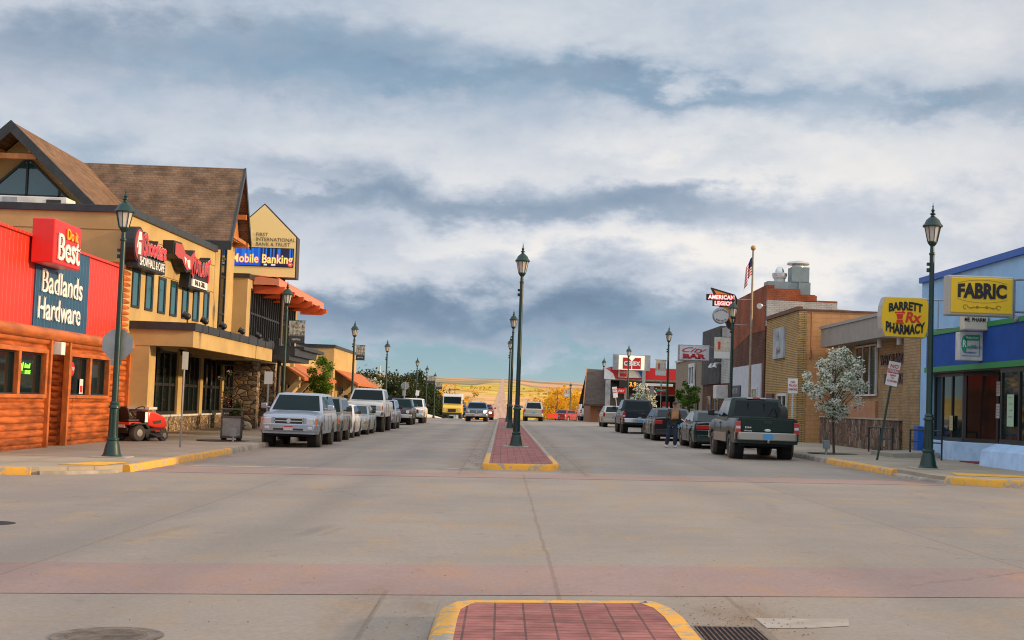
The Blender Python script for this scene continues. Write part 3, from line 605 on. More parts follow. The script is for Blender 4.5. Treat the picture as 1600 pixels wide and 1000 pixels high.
b = MB(); b.tube([(-12.715, 37.42, 2.2), (-12.715, 37.5, 2.0), (-12.715, 37.58, 2.18), (-12.715, 37.66, 2.0), (-12.715, 37.74, 2.22)], 0.015, 6); b.obj('tube', neon_g, ns, world=True)
ps = empty('window_poster', (-12.7, 42.0, 2.1), 'red octagonal poster stuck in the right window pair of the log store', 'poster')
b = MB(); b.prism([(-12.72, 42.05+0.22*cos(pi/8+k*pi/4), 2.14+0.22*sin(pi/8+k*pi/4)) for k in range(8)], (0.006, 0, 0)); b.obj('sheet', nr, ps, world=True)
place(text_mb('STOP', 0.10, bold=0.01), (-12.712, 42.05, 2.14), '+x').obj('lettering', nw, ps, world=True)
ps = empty('window_poster', (-12.7, 43.05, 1.6), 'small white and red notice low in the right window pair of the log store', 'poster')
b = MB(); b.box(-12.72, -12.714, 42.85, 43.2, 1.42, 1.86); b.obj('sheet', nw, ps, world=True)
b = MB(); b.box(-12.714, -12.71, 42.9, 43.15, 1.46, 1.66); b.obj('print', nr, ps, world=True)
# ---------------------------------------------------------------- restaurant and show hall
rs = empty('restaurant_building', (-12.7, 56, -0.1), 'ochre stucco restaurant with steep brown shingle gables and deep entrance canopy', 'building')
PH = radians(2.6)
def rr(b):
    """authoring frame of the slightly turned restaurant front -> world"""
    out = []
    for x, y, z in b.v:
        a = x+12.7; s = (y-46.8)*0.82; out.append((-12.7+a*cos(PH)+s*sin(PH), 46.8-a*sin(PH)+s*cos(PH), z))
    b.v = out; return b
b = MB(); b.box(-32, -12.7, 46.8, 61.6, 3.5, 7.52); rr(b).obj('upper_wall', stucco, rs, world=True)
b = MB(); b.box(-32, -12.62, 46.7, 46.95, 7.42, 7.66); b.box(-12.92, -12.6, 46.7, 61.65, 7.43, 7.68); rr(b).obj('coping', coping, rs, world=True, bevel=0.01)
sc_ = mat('stucco_joint', (0.16, 0.10, 0.045), 0.9); b = MB()
for z in (6.85, 5.75): b.box(-32, -12.695, 46.79, 46.8, z-0.012, z+0.012); b.box(-12.7, -12.69, 46.8, 61.6, z-0.012, z+0.012)
for x in (-22, -19.5, -15.2): b.box(x-0.01, x+0.01, 46.79, 46.8, 5.75, 6.85)
for y in (50.0, 54.3, 58.5): b.box(-12.7, -12.69, y-0.015, y+0.015, 5.75, 6.85)
rr(b).obj('control_joint', sc_, rs, world=True)
for (ya, yb) in ((48.15, 49.24), (50.03, 51.13), (51.92, 53.05), (53.82, 54.94), (55.79, 56.89), (57.7, 58.82), (59.66, 60.71)):
    f = MB(); f.box(-12.80, -12.66, ya, ya+0.10, 4.38, 5.70); f.box(-12.80, -12.66, yb-0.22, yb, 4.38, 5.70); f.box(-12.80, -12.66, ya+.1, yb-.22, 5.60, 5.70); f.box(-12.80, -12.66, ya+.1, yb-.22, 4.38, 4.46)
    o = rr(f).obj('window', frame_blk, rs, world=True); g = MB(); g.box(-12.80, -12.688, ya+.05, yb-.15, 4.42, 5.66); p = rr(g).obj('pane', glass_teal, None, off=rs.location); p.parent = o
# lower storey: near pier, recessed shopfront, stone plinth
b = MB(); b.box(-14.6, -11.95, 48.0, 48.9, 0.95, 3.12); b.box(-32, -14.3, 48.9, 78, 3.30, 3.75); b.box(-32, -14.6, 48.9, 58.0, -0.3, 3.4)
for (ya, yb) in ((57.2, 57.8), (62.4, 63.2), (67.0, 67.6), (72.2, 72.7), (76.6, 77.4)): b.box(-14.6, -14.22, ya, yb, 0.5, 3.35)
b.obj('lower_wall', stucco, rs, world=True)
b = MB(); b.box(-14.66, -11.88, 47.92, 48.98, -0.35, 0.95); b.box(-14.6, -14.14, 57.0, 77.5, -0.35, 0.52)
b.box(-13.1, -11.95, 69.2, 70.0, -0.35, 3.45); b.box(-13.0, -11.9, 74.2, 75.0, -0.35, 3.2); b.obj('stone_facing', stone_v, rs, world=True)
b = MB(); b.box(-14.70, -11.84, 47.88, 49.02, 0.95, 1.03); b.box(-14.6, -14.08, 57.0, 77.5, 0.52, 0.60); b.obj('sill_stone', dirty_white, rs, world=True)
for (ya, yb) in ((57.8, 62.4), (63.2, 67.0), (67.6, 72.2), (72.7, 76.6)):
    window_part(rs, '+x', (-14.45, (ya+yb)/2, 1.98), yb-ya, 2.76, frame_blk, glass_dk, 0.14, 0.14, (0.25, 0.5, 0.75), hb=(0.46,))
for y in (57.6, 62.8, 67.3, 72.4, 76.9):
    b = MB(); b.prism([(-14.22, y-0.2, 3.45), (-13.85, y-0.2, 3.3), (-13.85, y-0.2, 3.12), (-14.22, y-0.2, 3.2)], (0, 0.4, 0)); b.obj('wall_light', frame_blk, rs, world=True)
b = MB(); b.prism([(-14.3, 48.02, 3.66), (-10.7, 48.02, 3.30), (-10.7, 48.02, 3.10), (-10.5, 48.02, 3.10), (-10.5, 48.02, 3.66)], (0, 16.4, 0)); b.box(-14.3, -10.5, 47.98, 48.02, 3.11, 3.66)
b.obj('entrance_canopy', stucco, rs, world=True)
b = MB(); b.box(-14.0, -10.42, 47.88, 48.06, 3.66, 3.92); b.box(-10.72, -10.42, 48.06, 64.45, 3.66, 3.92)
for k in range(8): y = 50+k*2.0; b.box(-10.73, -10.405, y-0.02, y+0.02, 3.65, 3.935)
b.obj('canopy_coping', coping, rs, world=True); b = MB(); b.quad((-13.0, 48, 3.7), (-10.6, 48, 3.7), (-10.6, 64.4, 3.7), (-13.0, 64.4, 3.7)); b.obj('canopy_deck', coping, rs, world=True)
for (x, y) in ((-10.75, 48.1), (-10.75, 51.0), (-10.75, 54.4), (-10.75, 58.3), (-10.75, 62.3)):
    b = MB(); b.cyl((x, y, 3.9), (x, y, 4.04), 0.03, n=8); b.sphere((x, y, 4.14), 0.12, 12, 7); b.cyl((x-0.02, y, 4.16), (x-0.15, y, 4.22), 0.10, 0.12); b.obj('floodlight', frame_blk, rs, world=True, smooth=50)
# gables
ridge_z, GX = 11.42, -18.68
def slope(pts, th, name, m):
    b = MB(); b.add(pts+[(x, y, z-th) for x, y, z in pts], [(0, 1, 2, 3), (7, 6, 5, 4), (0, 4, 5, 1), (1, 5, 6, 2), (2, 6, 7, 3), (3, 7, 4, 0)]); return b.obj(name, m, rs, world=True)
E1 = 5.2; # half width of the front gable
zE = ridge_z-E1*0.925
slope([(GX, 52.6, ridge_z), (GX+E1, 52.6, zE), (GX+E1, 66, zE), (GX, 66, ridge_z)], 0.14, 'shingle_roof', shingle_w)
slope([(GX, 66, ridge_z), (GX-E1, 66, zE), (GX-E1, 52.6, zE), (GX, 52.6, ridge_z)], 0.14, 'shingle_roof', shingle_w)
b = MB()
for s in (1, -1):
    b.prism([(GX, 52.56, ridge_z+0.04), (GX+s*(E1+0.05), 52.56, zE+0.0), (GX+s*(E1+0.05), 52.56, zE-0.42), (GX, 52.56, ridge_z-0.42)], (0, 0.10 if s == 1 else 0.10, 0))
b.obj('rake_board', coping, rs, world=True)
b = MB(); b.prism([(GX-E1+0.7, 54.2, zE+0.35), (GX+E1-0.7, 54.2, zE+0.35), (GX, 54.2, ridge_z-0.25)], (0, 0.3, 0)); b.box(GX-E1+.7, GX+E1-.7, 54.2, 54.5, 6.5, zE+0.35); b.obj('gable_wall', stucco_tan, rs, world=True)
f = MB(); f.prism([(GX-2.15, 54.12, 7.95), (GX+2.55, 54.12, 7.95), (GX+2.55, 54.12, 8.1), (GX+0.2, 54.12, 10.25), (GX-2.15, 54.12, 8.1)], (0, 0.07, 0)); gw = f.obj('window', glass_teal, rs, world=True)
f = MB(); 
for p, q in (((-2.2, 7.9), (2.6, 7.9)), ((-2.2, 8.05), (0.2, 10.3)), ((2.6, 8.05), (0.2, 10.3)), ((0.2, 7.9), (0.2, 10.3)), ((-1.2, 8.85), (1.6, 8.85)), ((1.45, 7.9), (1.45, 9.1)), ((-1.2, 7.9), (-1.2, 9.0))):
    f.cyl((GX+p[0], 54.08, p[1]), (GX+q[0], 54.08, q[1]), 0.05, n=4)
o = f.obj('frame', frame_blk, None, off=rs.location); o.parent = gw
for d in (0.75, 2.0, 3.3, 4.5):
    for s in (1, -1):
        z = ridge_z-d*0.925-0.42; b = MB(); b.box(GX+s*d-0.1, GX+s*d+0.1, 52.75, 54.3, z, z+0.22); b.obj('purlin', timber, rs, world=True)
b = MB(); b.box(GX-0.9, GX+0.9, 52.9, 53.1, ridge_z-1.35, ridge_z-1.15); b.obj('collar_beam', timber, rs, world=True)
# side gable facing the street
X2, Y2, H2, Q = -11.75, 62.3, 11.5, 2.15; zQ = 8.48; sl2 = (H2-zQ)/Q; Q2 = 2.0
slope([(X2, Y2, H2), (X2, Y2-Q-0.35, H2-(Q+.35)*sl2), (-20.5, Y2-Q-0.35, H2-(Q+.35)*sl2), (-19.0, Y2, H2)][::-1], 0.12, 'shingle_roof', shingle)
slope([(X2, Y2, H2), (-19.0, Y2, H2), (-19.0, Y2+Q, zQ), (X2, Y2+Q, zQ)][::-1], 0.12, 'shingle_roof', shingle)
b = MB()
b.prism([(X2, Y2, H2+0.03), (X2, Y2-Q-0.38, zQ-0.5), (X2, Y2-Q-0.38, zQ-0.85), (X2, Y2, H2-0.32)], (0.08, 0, 0)); b.prism([(X2, Y2, H2+0.03), (X2, Y2, H2-0.32), (X2, Y2+Q+0.03, zQ-0.35), (X2, Y2+Q+0.03, zQ)], (0.08, 0, 0))
b.box(-20, X2, Y2-Q-0.40, Y2-Q-0.33, zQ-0.85, zQ-0.47); b.obj('rake_board', coping, rs, world=True)
b = MB(); b.prism([(-12.2, Y2, H2-0.3), (-12.2, Y2-Q+0.1, zQ-0.1), (-12.2, Y2+Q-0.1, zQ-0.1)], (-0.2, 0, 0)); b.obj('gable_panel', timber, rs, world=True)
for dy, z in ((-1.9, 8.15), (-1.05, 9.5), (0.0, 10.95), (1.05, 9.5), (1.8, 8.3)): b = MB(); b.box(-12.4, X2, Y2+dy-0.08, Y2+dy+0.08, z-0.14, z+0.08); b.obj('purlin', timber, rs, world=True)
b = MB(); b.box(-11.98, -11.86, Y2-1.9, Y2+1.9, 8.3, 8.45); b.obj('collar_beam', timber, rs, world=True)
# tower below the side gable
tw = MB(); tw.box(-17, -12.4, 60.2, 64.4, 3.9, 8.5); tw.obj('tower_wall', stucco, rs, world=True)
b = MB(); b.box(-16.6, -14.6, 60.12, 60.2, 7.72, 8.45); b.obj('window', glass_teal, rs, world=True)
f = MB(); ya, yb = 61.2, 62.35; f.box(-12.42, -12.33, ya, ya+.08, 4.2, 8.3); f.box(-12.42, -12.33, yb-.12, yb, 4.2, 8.3)
for z in (4.2, 5.0, 5.8, 6.6, 7.4, 8.22): f.box(-12.42, -12.34, ya+.08, yb-.12, z, z+.08)
o = f.obj('window', frame_blk, rs, world=True); g = MB(); g.box(-12.42, -12.37, ya+.03, yb-.05, 4.2, 8.25); p = g.obj('pane', glass_dk, None, off=rs.location); p.parent = o
# glazed upper hall
b = MB(); b.box(-20, -11.75, 64.4, 65.3, 3.3, 6.85); b.box(-20, -11.75, 65.3, 79.6, 6.45, 6.85); b.box(-20, -11.9, 65.3, 79.6, 3.2, 4.2); b.box(-20, -11.7, 79.3, 79.8, 3.2, 6.85); b.obj('hall_wall', stucco_tan, rs, world=True)
b = MB(); b.box(-20, -11.66, 64.32, 64.6, 6.85, 7.05); b.box(-12.0, -11.66, 64.6, 79.8, 6.85, 7.05); b.obj('hall_coping', coping, rs, world=True)
window_part(rs, '+x', (-11.88, 72.3, 5.33), 14.0, 2.24, frame_blk, glass_dk, 0.10, 0.16, tuple((k+1)/22. for k in range(21)), hb=(0.5,))
b = MB(); b.prism([(-11.8, 65.6, 7.12), (-10.55, 65.6, 7.0), (-10.55, 65.6, 6.95), (-11.8, 65.6, 7.06)], (0, 16.4, 0)); b.obj('orange_canopy', orange_pt, rs, world=True)
b = MB(); b.box(-10.62, -10.52, 65.6, 82.0, 6.62, 6.96); b.box(-11.7, -10.62, 65.6, 65.7, 6.66, 7.02)
b.obj('canopy_fascia', mat('canopy_fascia', (0.62, 0.22, 0.12), 0.5), rs, world=True)
for y in (65.9, 69.0, 72.2, 75.4, 78.6, 81.6):
    b = MB(); b.prism([(-11.8, y, 6.62), (-10.3, y, 6.62), (-10.3, y, 6.42), (-10.6, y, 6.27), (-11.8, y, 6.27)], (0, 0.22, 0)); b.obj('canopy_beam', orange_pt, rs, world=True)
b = MB(); b.box(-11.45, -9.75, 64.6, 71.2, 3.20, 3.42); b.box(-11.45, -9.55, 64.9, 72.5, 3.42, 3.75); b.box(-11.0, -9.35, 66.5, 74, 3.75, 3.90); b.obj('balcony', coping, rs, world=True)
for k in range(3): b = MB(); b.box(-11.3+k*0.5, -11.05+k*0.5, 66.6, 66.9, 3.9, 4.25); b.obj('balcony_seat', frame_blk, rs, world=True)
# dark entrance side behind the stone piers
b = MB(); b.box(-20, -13.6, 77.5, 79.7, -0.3, 3.2); b.box(-14.2, -13.0, 70.0, 74.2, 3.0, 3.3); b.obj('entrance_bay', mat('dark_timber', (0.05, 0.03, 0.02), 0.7, var=0.3), rs, world=True)
ac = empty('rooftop_unit', (-19, 49.5, 7.5), 'long pale air handling unit lying behind the parapet of the ochre restaurant', 'roof unit')
b = MB(); b.box(-22, -15.2, 48.6, 49.6, 7.55, 8.1); b.obj('casing', dirty_white, ac, world=True, bevel=0.03)
b = MB(); b.box(-15.9, -15.4, 48.58, 48.6, 7.7, 8.0); b.box(-21, -20.3, 48.58, 48.6, 7.7, 8.0); b.obj('grille', frame_blk, ac, world=True)
b = MB(); b.box(-18.4, -18.0, 48.58, 48.6, 7.86, 7.94); b.obj('badge', nr, ac, world=True)
b = MB(); b.box(-17.4, -16.9, 48.575, 48.6, 7.6, 8.05); b.box(-19.3, -18.9, 48.575, 48.6, 7.6, 8.05); b.obj('panel', steel_g, ac, world=True)
# ---- restaurant signs (channel letters)
pinkred = mat('sign_red_glow', (0.60, 0.03, 0.04), 0.4, emit=(1.0, 0.08, 0.07), estr=0.06); pale_pk = mat('sign_pale_edge', (0.62, 0.42, 0.40), 0.5)
def channel(txt, c, h, root, wid, face_m, edge_m=None, bold=0.02, depth=0.42, tf=None, **kw):
    for nm, mt_, bo, de in (('letter_return', black_pt, bold+0.045, depth), ('letter_edge', edge_m, bold+0.02, depth+0.012), ('lettering', face_m, bold, depth+0.024)):
        if mt_ is None: continue
        mb = text_mb(txt, 0.7, bold=bo, depth=de, **kw); xs = [p[0] for p in mb.v]; cx = (min(xs)+max(xs))/2; k = wid/(max(xs)-min(xs)); ky = h/0.729
        mb.v = [((x-cx)*k, y*ky, z) for x, y, z in mb.v]
        if tf: mb.v = [tf(*p) for p in mb.v]
        place(mb, c, '+x'); rr(mb).obj(nm, mt_, root, world=True)
s1 = empty('restaurant_sign', (-12.5, 49, 6.4), 'red script channel letter sign with round emblem, left of the two on the restaurant', 'sign')
b = MB(); b.prism([(-12.7, 47.25+0.72*cos(2*pi*k/24), 6.42+0.60*sin(2*pi*k/24)) for k in range(24)], (0.42, 0, 0)); b.box(-12.7, -12.26, 47.1, 51.0, 5.68, 6.10); rr(b).obj('sign_box', black_pt, s1, world=True)
b = MB(); b.prism([(-12.28, 47.25+0.62*cos(2*pi*k/24), 6.42+0.52*sin(2*pi*k/24)) for k in range(24)], (0.02, 0, 0)); rr(b).obj('emblem', mat('emblem_red', (0.33, 0.05, 0.06), 0.5), s1, world=True)
b = MB()
for p in ([(47.05, 6.1), (47.45, 6.1), (47.4, 6.5), (47.1, 6.5)], [(46.95, 6.55), (47.5, 6.6), (47.4, 6.85), (47.1, 6.85)], [(46.85, 6.3), (47.0, 6.3), (47.05, 6.6), (46.95, 6.55)]): b.prism([(-12.258, y, z) for y, z in p], (0.01, 0, 0))
rr(b).obj('emblem_figure', white_pt, s1, world=True)
channel("Shooters", (-12.7, 49.55, 6.45), 0.62, s1, 3.3, pinkred, pale_pk, 0.02, 0.40, tf=lambda x, y, z: (x, y*(1.25 if x < -1.2 else 1.0), z))
mb = text_mb('SHOWHALL & CAFE', 0.7, bold=0.01, depth=0.012); mb.v = [(x*3.6/9.2, y*0.30/0.729, z) for x, y, z in mb.v]; rr(place(mb, (-12.26, 49.1, 5.89), '+x')).obj('lettering', white_pt, s1, world=True)
s2 = empty('restaurant_sign', (-12.5, 56, 6.4), 'red and black sign with longhorn shape, right of the two on the restaurant', 'sign')
horn = [(52.3, 7.05), (53.6, 7.08), (54.2, 6.75), (55.2, 6.70), (55.9, 7.0), (56.0, 6.6), (55.4, 6.15), (54.6, 6.05), (54.1, 6.2), (53.6, 6.45), (52.9, 6.45), (52.3, 6.55)]
b = MB(); b.prism([(-12.7, y, z) for y, z in horn], (0.40, 0, 0)); b.prism([(-12.7, y, z) for y, z in ((55.1, 5.55), (55.4, 6.3), (58.6, 6.2), (58.5, 5.55))], (0.38, 0, 0)); rr(b).obj('sign_box', black_pt, s2, world=True)
b = MB(); b.prism([(-12.28, 54.0+(y-54.0)*0.9, 6.6+(z-6.6)*0.85) for y, z in horn], (0.015, 0, 0)); rr(b).obj('emblem', mat('emblem_brick', (0.42, 0.06, 0.05), 0.5), s2, world=True)
b = MB()
for p in ([(53.9, 6.6), (54.3, 6.55), (54.2, 6.3)], [(54.4, 6.5), (54.9, 6.55), (55.0, 6.2), (54.6, 6.25)]): b.prism([(-12.26, y, z) for y, z in p], (0.01, 0, 0))
rr(b).obj('emblem_figure', white_pt, s2, world=True)
channel("OUTLAWS'", (-12.7, 57.05, 6.42), 0.55, s2, 3.3, pinkred, pale_pk, 0.015, 0.42, tf=lambda x, y, z: (x, y+0.10*x*x-0.1+(0.25*abs(x) if abs(x) > 1.3 else 0)*(-1 if y < 0 else 0), z))
b = MB(); b.box(-12.34, -12.27, 55.6, 58.3, 5.62, 5.90); rr(b).obj('name_board', white_pt, s2, world=True)
mb = text_mb('BAR & GRILL', 0.7, bold=0.01, depth=0.01); mb.v = [(x*2.3/6.6, y*0.20/0.729, z) for x, y, z in mb.v]; rr(place(mb, (-12.268, 56.95, 5.76), '+x')).obj('lettering', black_pt, s2, world=True)
# ---------------------------------------------------------------- bank sign
bk = empty('bank_sign', (-10.45, 68.4, -0.05), 'tall pale yellow house shaped pylon sign with blue message screen', 'sign')
cream = mat('sign_cream', (0.70, 0.50, 0.20), 0.5, emit=(1.0, 0.72, 0.30), estr=0.22); brz = mat('bronze_edge', (0.05, 0.035, 0.025), 0.5)
sh = [(-13.45, 7.18), (-10.10, 7.18), (-10.12, 9.18), (-11.75, 10.75), (-13.45, 9.14)]
b = MB(); b.prism([(x, 67.9, z) for x, z in sh], (0, 0.9, 0)); b.obj('cabinet', brz, bk, world=True)
b = MB(); b.prism([(-11.78+(x+11.78)*0.965, 67.89, 8.7+(z-8.7)*0.965) for x, z in sh], (0, 0.02, 0)); b.obj('sign_face', cream, bk, world=True)
bt = mat('bronze_text', (0.16, 0.11, 0.05), 0.6); bt2 = mat('faded_text', (0.42, 0.32, 0.15), 0.6)
for tx, z in (('FIRST', 9.30), ('INTERNATIONAL', 9.07), ('BANK & TRUST', 8.84)):
    mb = text_mb(tx, 0.17, align='LEFT', depth=0.01, bold=0.004); place(mb, (-12.1, 67.87, z-0.06), '-y').obj('lettering', bt, bk, world=True)
b = MB(); b.box(-12.62, -12.30, 67.87, 67.89, 8.75, 9.45); b.obj('logo_panel', white_pt, bk, world=True)
b = MB(); b.box(-13.2, -10.24, 67.84, 67.90, 7.70, 8.62); b.obj('screen_frame', black_pt, bk, world=True)
scr = bpy.data.materials.new('message_screen'); scr.use_nodes = True; t = NT(scr.node_tree); bs = t.n['Principled BSDF']; x, y, z = t.sep(t.node('ShaderNodeTexCoord').outputs['Object'])
cells = t.node('ShaderNodeTexWhiteNoise', noise_dimensions='1D'); t.put(cells.inputs[1], t.m('FLOOR', t.m('MULTIPLY', x, 14)))
base = t.mix(t.rng(x, -1.45, -1.30), (0.01, 0.13, 0.85), (0.015, 0.012, 0.06)); base = t.mix(t.m('MULTIPLY', t.m('GREATER_THAN', cells.outputs[0], 0.55), t.m('GREATER_THAN', z, 8.05)), base, (0.02, 0.25, 0.9))
t.put(bs.inputs['Base Color'], (0.01, 0.01, 0.01)); t.put(bs.inputs['Emission Color'], base); bs.inputs['Emission Strength'].default_value = 0.75; bs.inputs['Roughness'].default_value = 0.3
b = MB(); b.box(-13.15, -10.29, 67.82, 67.84, 7.74, 8.58); b.obj('screen', scr, bk, world=True)
yt = mat('screen_text_yellow', (0.1, 0.08, 0.0), 0.5, emit=(1.0, 0.85, 0.25), estr=0.95); ry = mat('screen_text_red', (0.1, 0.0, 0.0), 0.5, emit=(1.0, 0.12, 0.10), estr=0.8); ww = mat('screen_white', (.1, .1, .1), .5, emit=(.9, .9, 1), estr=.8)
for mt_, bo, de in ((ry, 0.05, 0.006), (yt, 0.018, 0.012)):
    mb = text_mb('Mobile Banking', 0.40, bold=bo, depth=de, xs=0.80, space=1.04); place(mb, (-11.75, 67.82, 8.06), '-y').obj('lettering', mt_, bk, world=True)
b = MB(); b.box(-11.65, -11.5, 67.805, 67.82, 7.76, 7.84); b.box(-11.3, -11.1, 67.805, 67.82, 7.76, 7.84); b.obj('screen_mark', ww, bk, world=True)
b = MB(); b.cyl((-10.78, 68.4, -0.1), (-10.78, 68.4, 7.2), 0.10, n=12); b.obj('post', brz, bk, world=True, smooth=40)
# ---------------------------------------------------------------- awning shops
def awning(root, x, y0, y1, zt, zb, out, n):
    b = MB(); b.add([(x, y0, zt), (x, y1, zt), (x+out, y1, zb), (x+out, y0, zb), (x, y0, zt-.05), (x, y1, zt-.05), (x+out, y1, zb-.18), (x+out, y0, zb-.18)], [(0, 3, 2, 1), (0, 4, 7, 3), (3, 7, 6, 2), (2, 6, 5, 1), (4, 5, 6, 7)]); b.obj('awning', orange_roof, root, world=True)
    for k in range(n):
        y = y0+0.3+(y1-y0-0.6)*k/(n-1)
        b = MB(); b.prism([(x+0.02, y-0.12, 0.9), (x+out-0.15, y-0.12, zb-0.18), (x+out-0.5, y-0.12, zb-0.18), (x+0.02, y-0.12, 1.35)], (0, 0.24, 0)); b.obj('brace', stucco_tan, root, world=True)
sh1 = empty('shop_building', (-12.7, 87, -0.1), 'low ochre shop with wide orange awnings next to the restaurant', 'building')
b = MB(); b.box(-26, -12.7, 79.8, 97.0, -0.3, 4.55); b.obj('wall', stucco, sh1, world=True)
b = MB(); b.box(-26, -12.62, 79.8, 97.0, 4.55, 4.72); b.obj('coping', coping, sh1, world=True)
awning(sh1, -12.68, 80.2, 88.6, 3.55, 2.65, 1.5, 3); awning(sh1, -12.68, 89.2, 96.4, 3.5, 2.7, 1.4, 3)
for y in (83, 91): window_part(sh1, '+x', (-12.72, y, 1.5), 3.0, 1.6, frame_blk, glass_dk, 0.08, 0.08, (0.5,))
b = MB(); b.box(-12.68, -12.6, 80.8, 81.6, 3.75, 4.3); b.obj('wall_box', white_pt, sh1, world=True)
sh2 = empty('shop_building', (-11.6, 103, -0.1), 'ochre corner shop with black coping and one long orange awning on posts', 'building')
b = MB(); b.box(-26, -11.6, 97.05, 112.0, -0.3, 4.95); b.box(-12.5, -11.52, 97.0, 97.2, 2.7, 2.85); b.obj('wall', stucco, sh2, world=True)
b = MB(); b.box(-26, -11.52, 96.97, 97.3, 4.95, 5.16); b.box(-11.9, -11.5, 97.3, 112.0, 4.95, 5.14); b.obj('coping', coping, sh2, world=True)
awning(sh2, -11.58, 98.0, 116.0, 3.5, 2.6, 1.6, 5)
for y in (99, 104, 109, 114): b = MB(); b.box(-10.3, -10.05, y-.12, y+.12, -0.2, 2.5); b.obj('post', stucco_tan, sh2, world=True)
for y in (101.5, 107.5): window_part(sh2, '+x', (-11.62, y, 1.4), 3.0, 1.8, frame_blk, glass_dk, 0.08, 0.08, (0.5,))
# ================================================================ RIGHT SIDE
# ---- pharmacy (light blue corner shop)
ltblue = mat('light_blue_paint', (0.29, 0.50, 0.73), 0.8, var=0.08, vscale=1.2, bump=0.15, bscale=30); rblue = mat('royal_blue_panel', (0.001, 0.06, 0.30), 0.85, var=0.12, vscale=2)
grn = mat('green_trim', (0.01, 0.22, 0.05), 0.5); btrim = mat('blue_trim', (0.01, 0.10, 0.42), 0.5)
ph = empty('corner_shop', (13.5, 41, 0.4), 'light blue corner shop with royal blue band, green lines and dark glazed front', 'building')
b = MB(); b.box(13.5, 34, 31.5, 46.0, 3.1, 6.0); b.box(13.9, 34, 31.5, 46.0, -0.2, 0.3); b.box(16.5, 34, 31.5, 46.0, 0.3, 3.1); b.box(13.5, 14.0, 45.35, 46.0, 0.1, 3.1); b.obj('wall', ltblue, ph, world=True)
b = MB(); b.box(13.40, 34, 31.4, 46.05, 5.98, 6.16); b.obj('blue_trim', btrim, ph, world=True)
b = MB(); b.box(13.44, 13.5, 31.5, 45.2, 3.22, 4.22); b.obj('blue_band', rblue, ph, world=True)
for z0, z1 in ((4.22, 4.36), (3.06, 3.22)): b = MB(); b.box(13.41, 13.5, 31.5, 45.3, z0, z1); b.obj('green_line', grn, ph, world=True)
b = MB(); b.box(13.5, 16.5, 31.5, 45.35, 3.02, 3.06); b.obj('entrance_ceiling', frame_blk, ph, world=True)
# shopfront: left bay runs back to the door, right bay flush
def shopfront(name, x0, y0, x1, y1, z0, z1, bars, root, plinth=True):
    """glazed bay between two plan points; panes as sub-parts"""
    u = Vector((x1-x0, y1-y0, 0)); L = u.length; u.normalize(); n = Vector((-u.y, u.x, 0)); 
    if n.x > 0: n = -n
    f = MB(); c = Vector(((x0+x1)/2, (y0+y1)/2, (z0+z1)/2)); Z = Vector((0, 0, 1))
    f.obox(c+Z*((z1-z0)/2-0.05), u, n, Z, L/2, 0.05, 0.05); f.obox(c-Z*((z1-z0)/2-0.06), u, n, Z, L/2, 0.055, 0.06)
    for q in bars: f.obox(c+u*(q-0.5)*L, u, n, Z, 0.05, 0.045, (z1-z0)/2-0.1)
    o = f.obj(name, frame_blk, root, world=True); g = MB(); g.obox(c, u, n, Z, L/2, 0.008, (z1-z0)/2-0.03); p = g.obj('pane', glass_dk, None, off=root.location); p.parent = o
    return o
shopfront('shop_window', 13.75, 45.2, 13.75, 42.3, 0.95, 3.02, (0.02, 0.28, 0.62, 0.98), ph)
shopfront('shop_window', 13.55, 38.6, 13.55, 31.6, 1.0, 3.02, (0.01, 0.2, 0.4, 0.6, 0.8), ph)
shopfront('side_window', 13.75, 42.3, 14.5, 41.5, 0.95, 3.02, (0.02, 0.98), ph); shopfront('side_window', 14.5, 39.4, 13.6, 38.65, 1.0, 3.02, (0.02, 0.98), ph)
d = shopfront('shop_door', 14.5, 41.5, 14.5, 39.4, 0.42, 3.02, (0.02, 0.5, 0.98), ph)
b = MB(); b.lathe([(0.001, 0), (0.09, 0.0), (0.09, 0.03), (0.03, 0.06)], (14.42, 41.0, 1.75), 14, axis='x'); kn = b.obj('handle', steel_g, None, off=ph.location, smooth=40); kn.parent = d
b = MB()
for (x0, y0, x1, y1) in ((13.45, 45.35, 13.45, 42.2),): b.box(13.45, 13.8, 42.25, 45.35, 0.15, 0.95)
b.prism([(13.45, 42.25, 0.15), (13.8, 42.25, 0.15), (14.55, 41.5, 0.15), (14.40, 41.3, 0.15)], (0, 0, 0.8)); b.prism([(14.45, 39.45, 0.15), (14.6, 39.3, 0.15), (13.7, 38.6, 0.15), (13.45, 38.6, 0.15)], (0, 0, 0.75))
b.prism([(12.85, 38.4, 0.15), (13.55, 38.4, 0.15), (13.55, 38.4, 0.98), (13.35, 38.4, 1.0), (12.95, 38.4, 0.82)], (0, -7, 0)); b.obj('plinth', mat('plinth_blue', (0.42, 0.59, 0.80), 0.8, var=0.1, bump=0.3, bscale=14), ph, world=True, bevel=0.02)
b = MB(); b.box(13.30, 13.48, 45.5, 45.95, 0.2, 1.35); b.obj('blue_bollard_panel', btrim, ph, world=True)
mt_ = empty('door_mat', (14.0, 40.4, 0.42), 'dark red mat lying at the glazed door of the blue corner shop', 'mat'); b = MB(); b.box(13.2, 14.3, 39.6, 41.0, 0.405, 0.43); b.obj('mat_sheet', mat('mat_red', (0.20, 0.015, 0.015), 0.95), mt_, world=True)
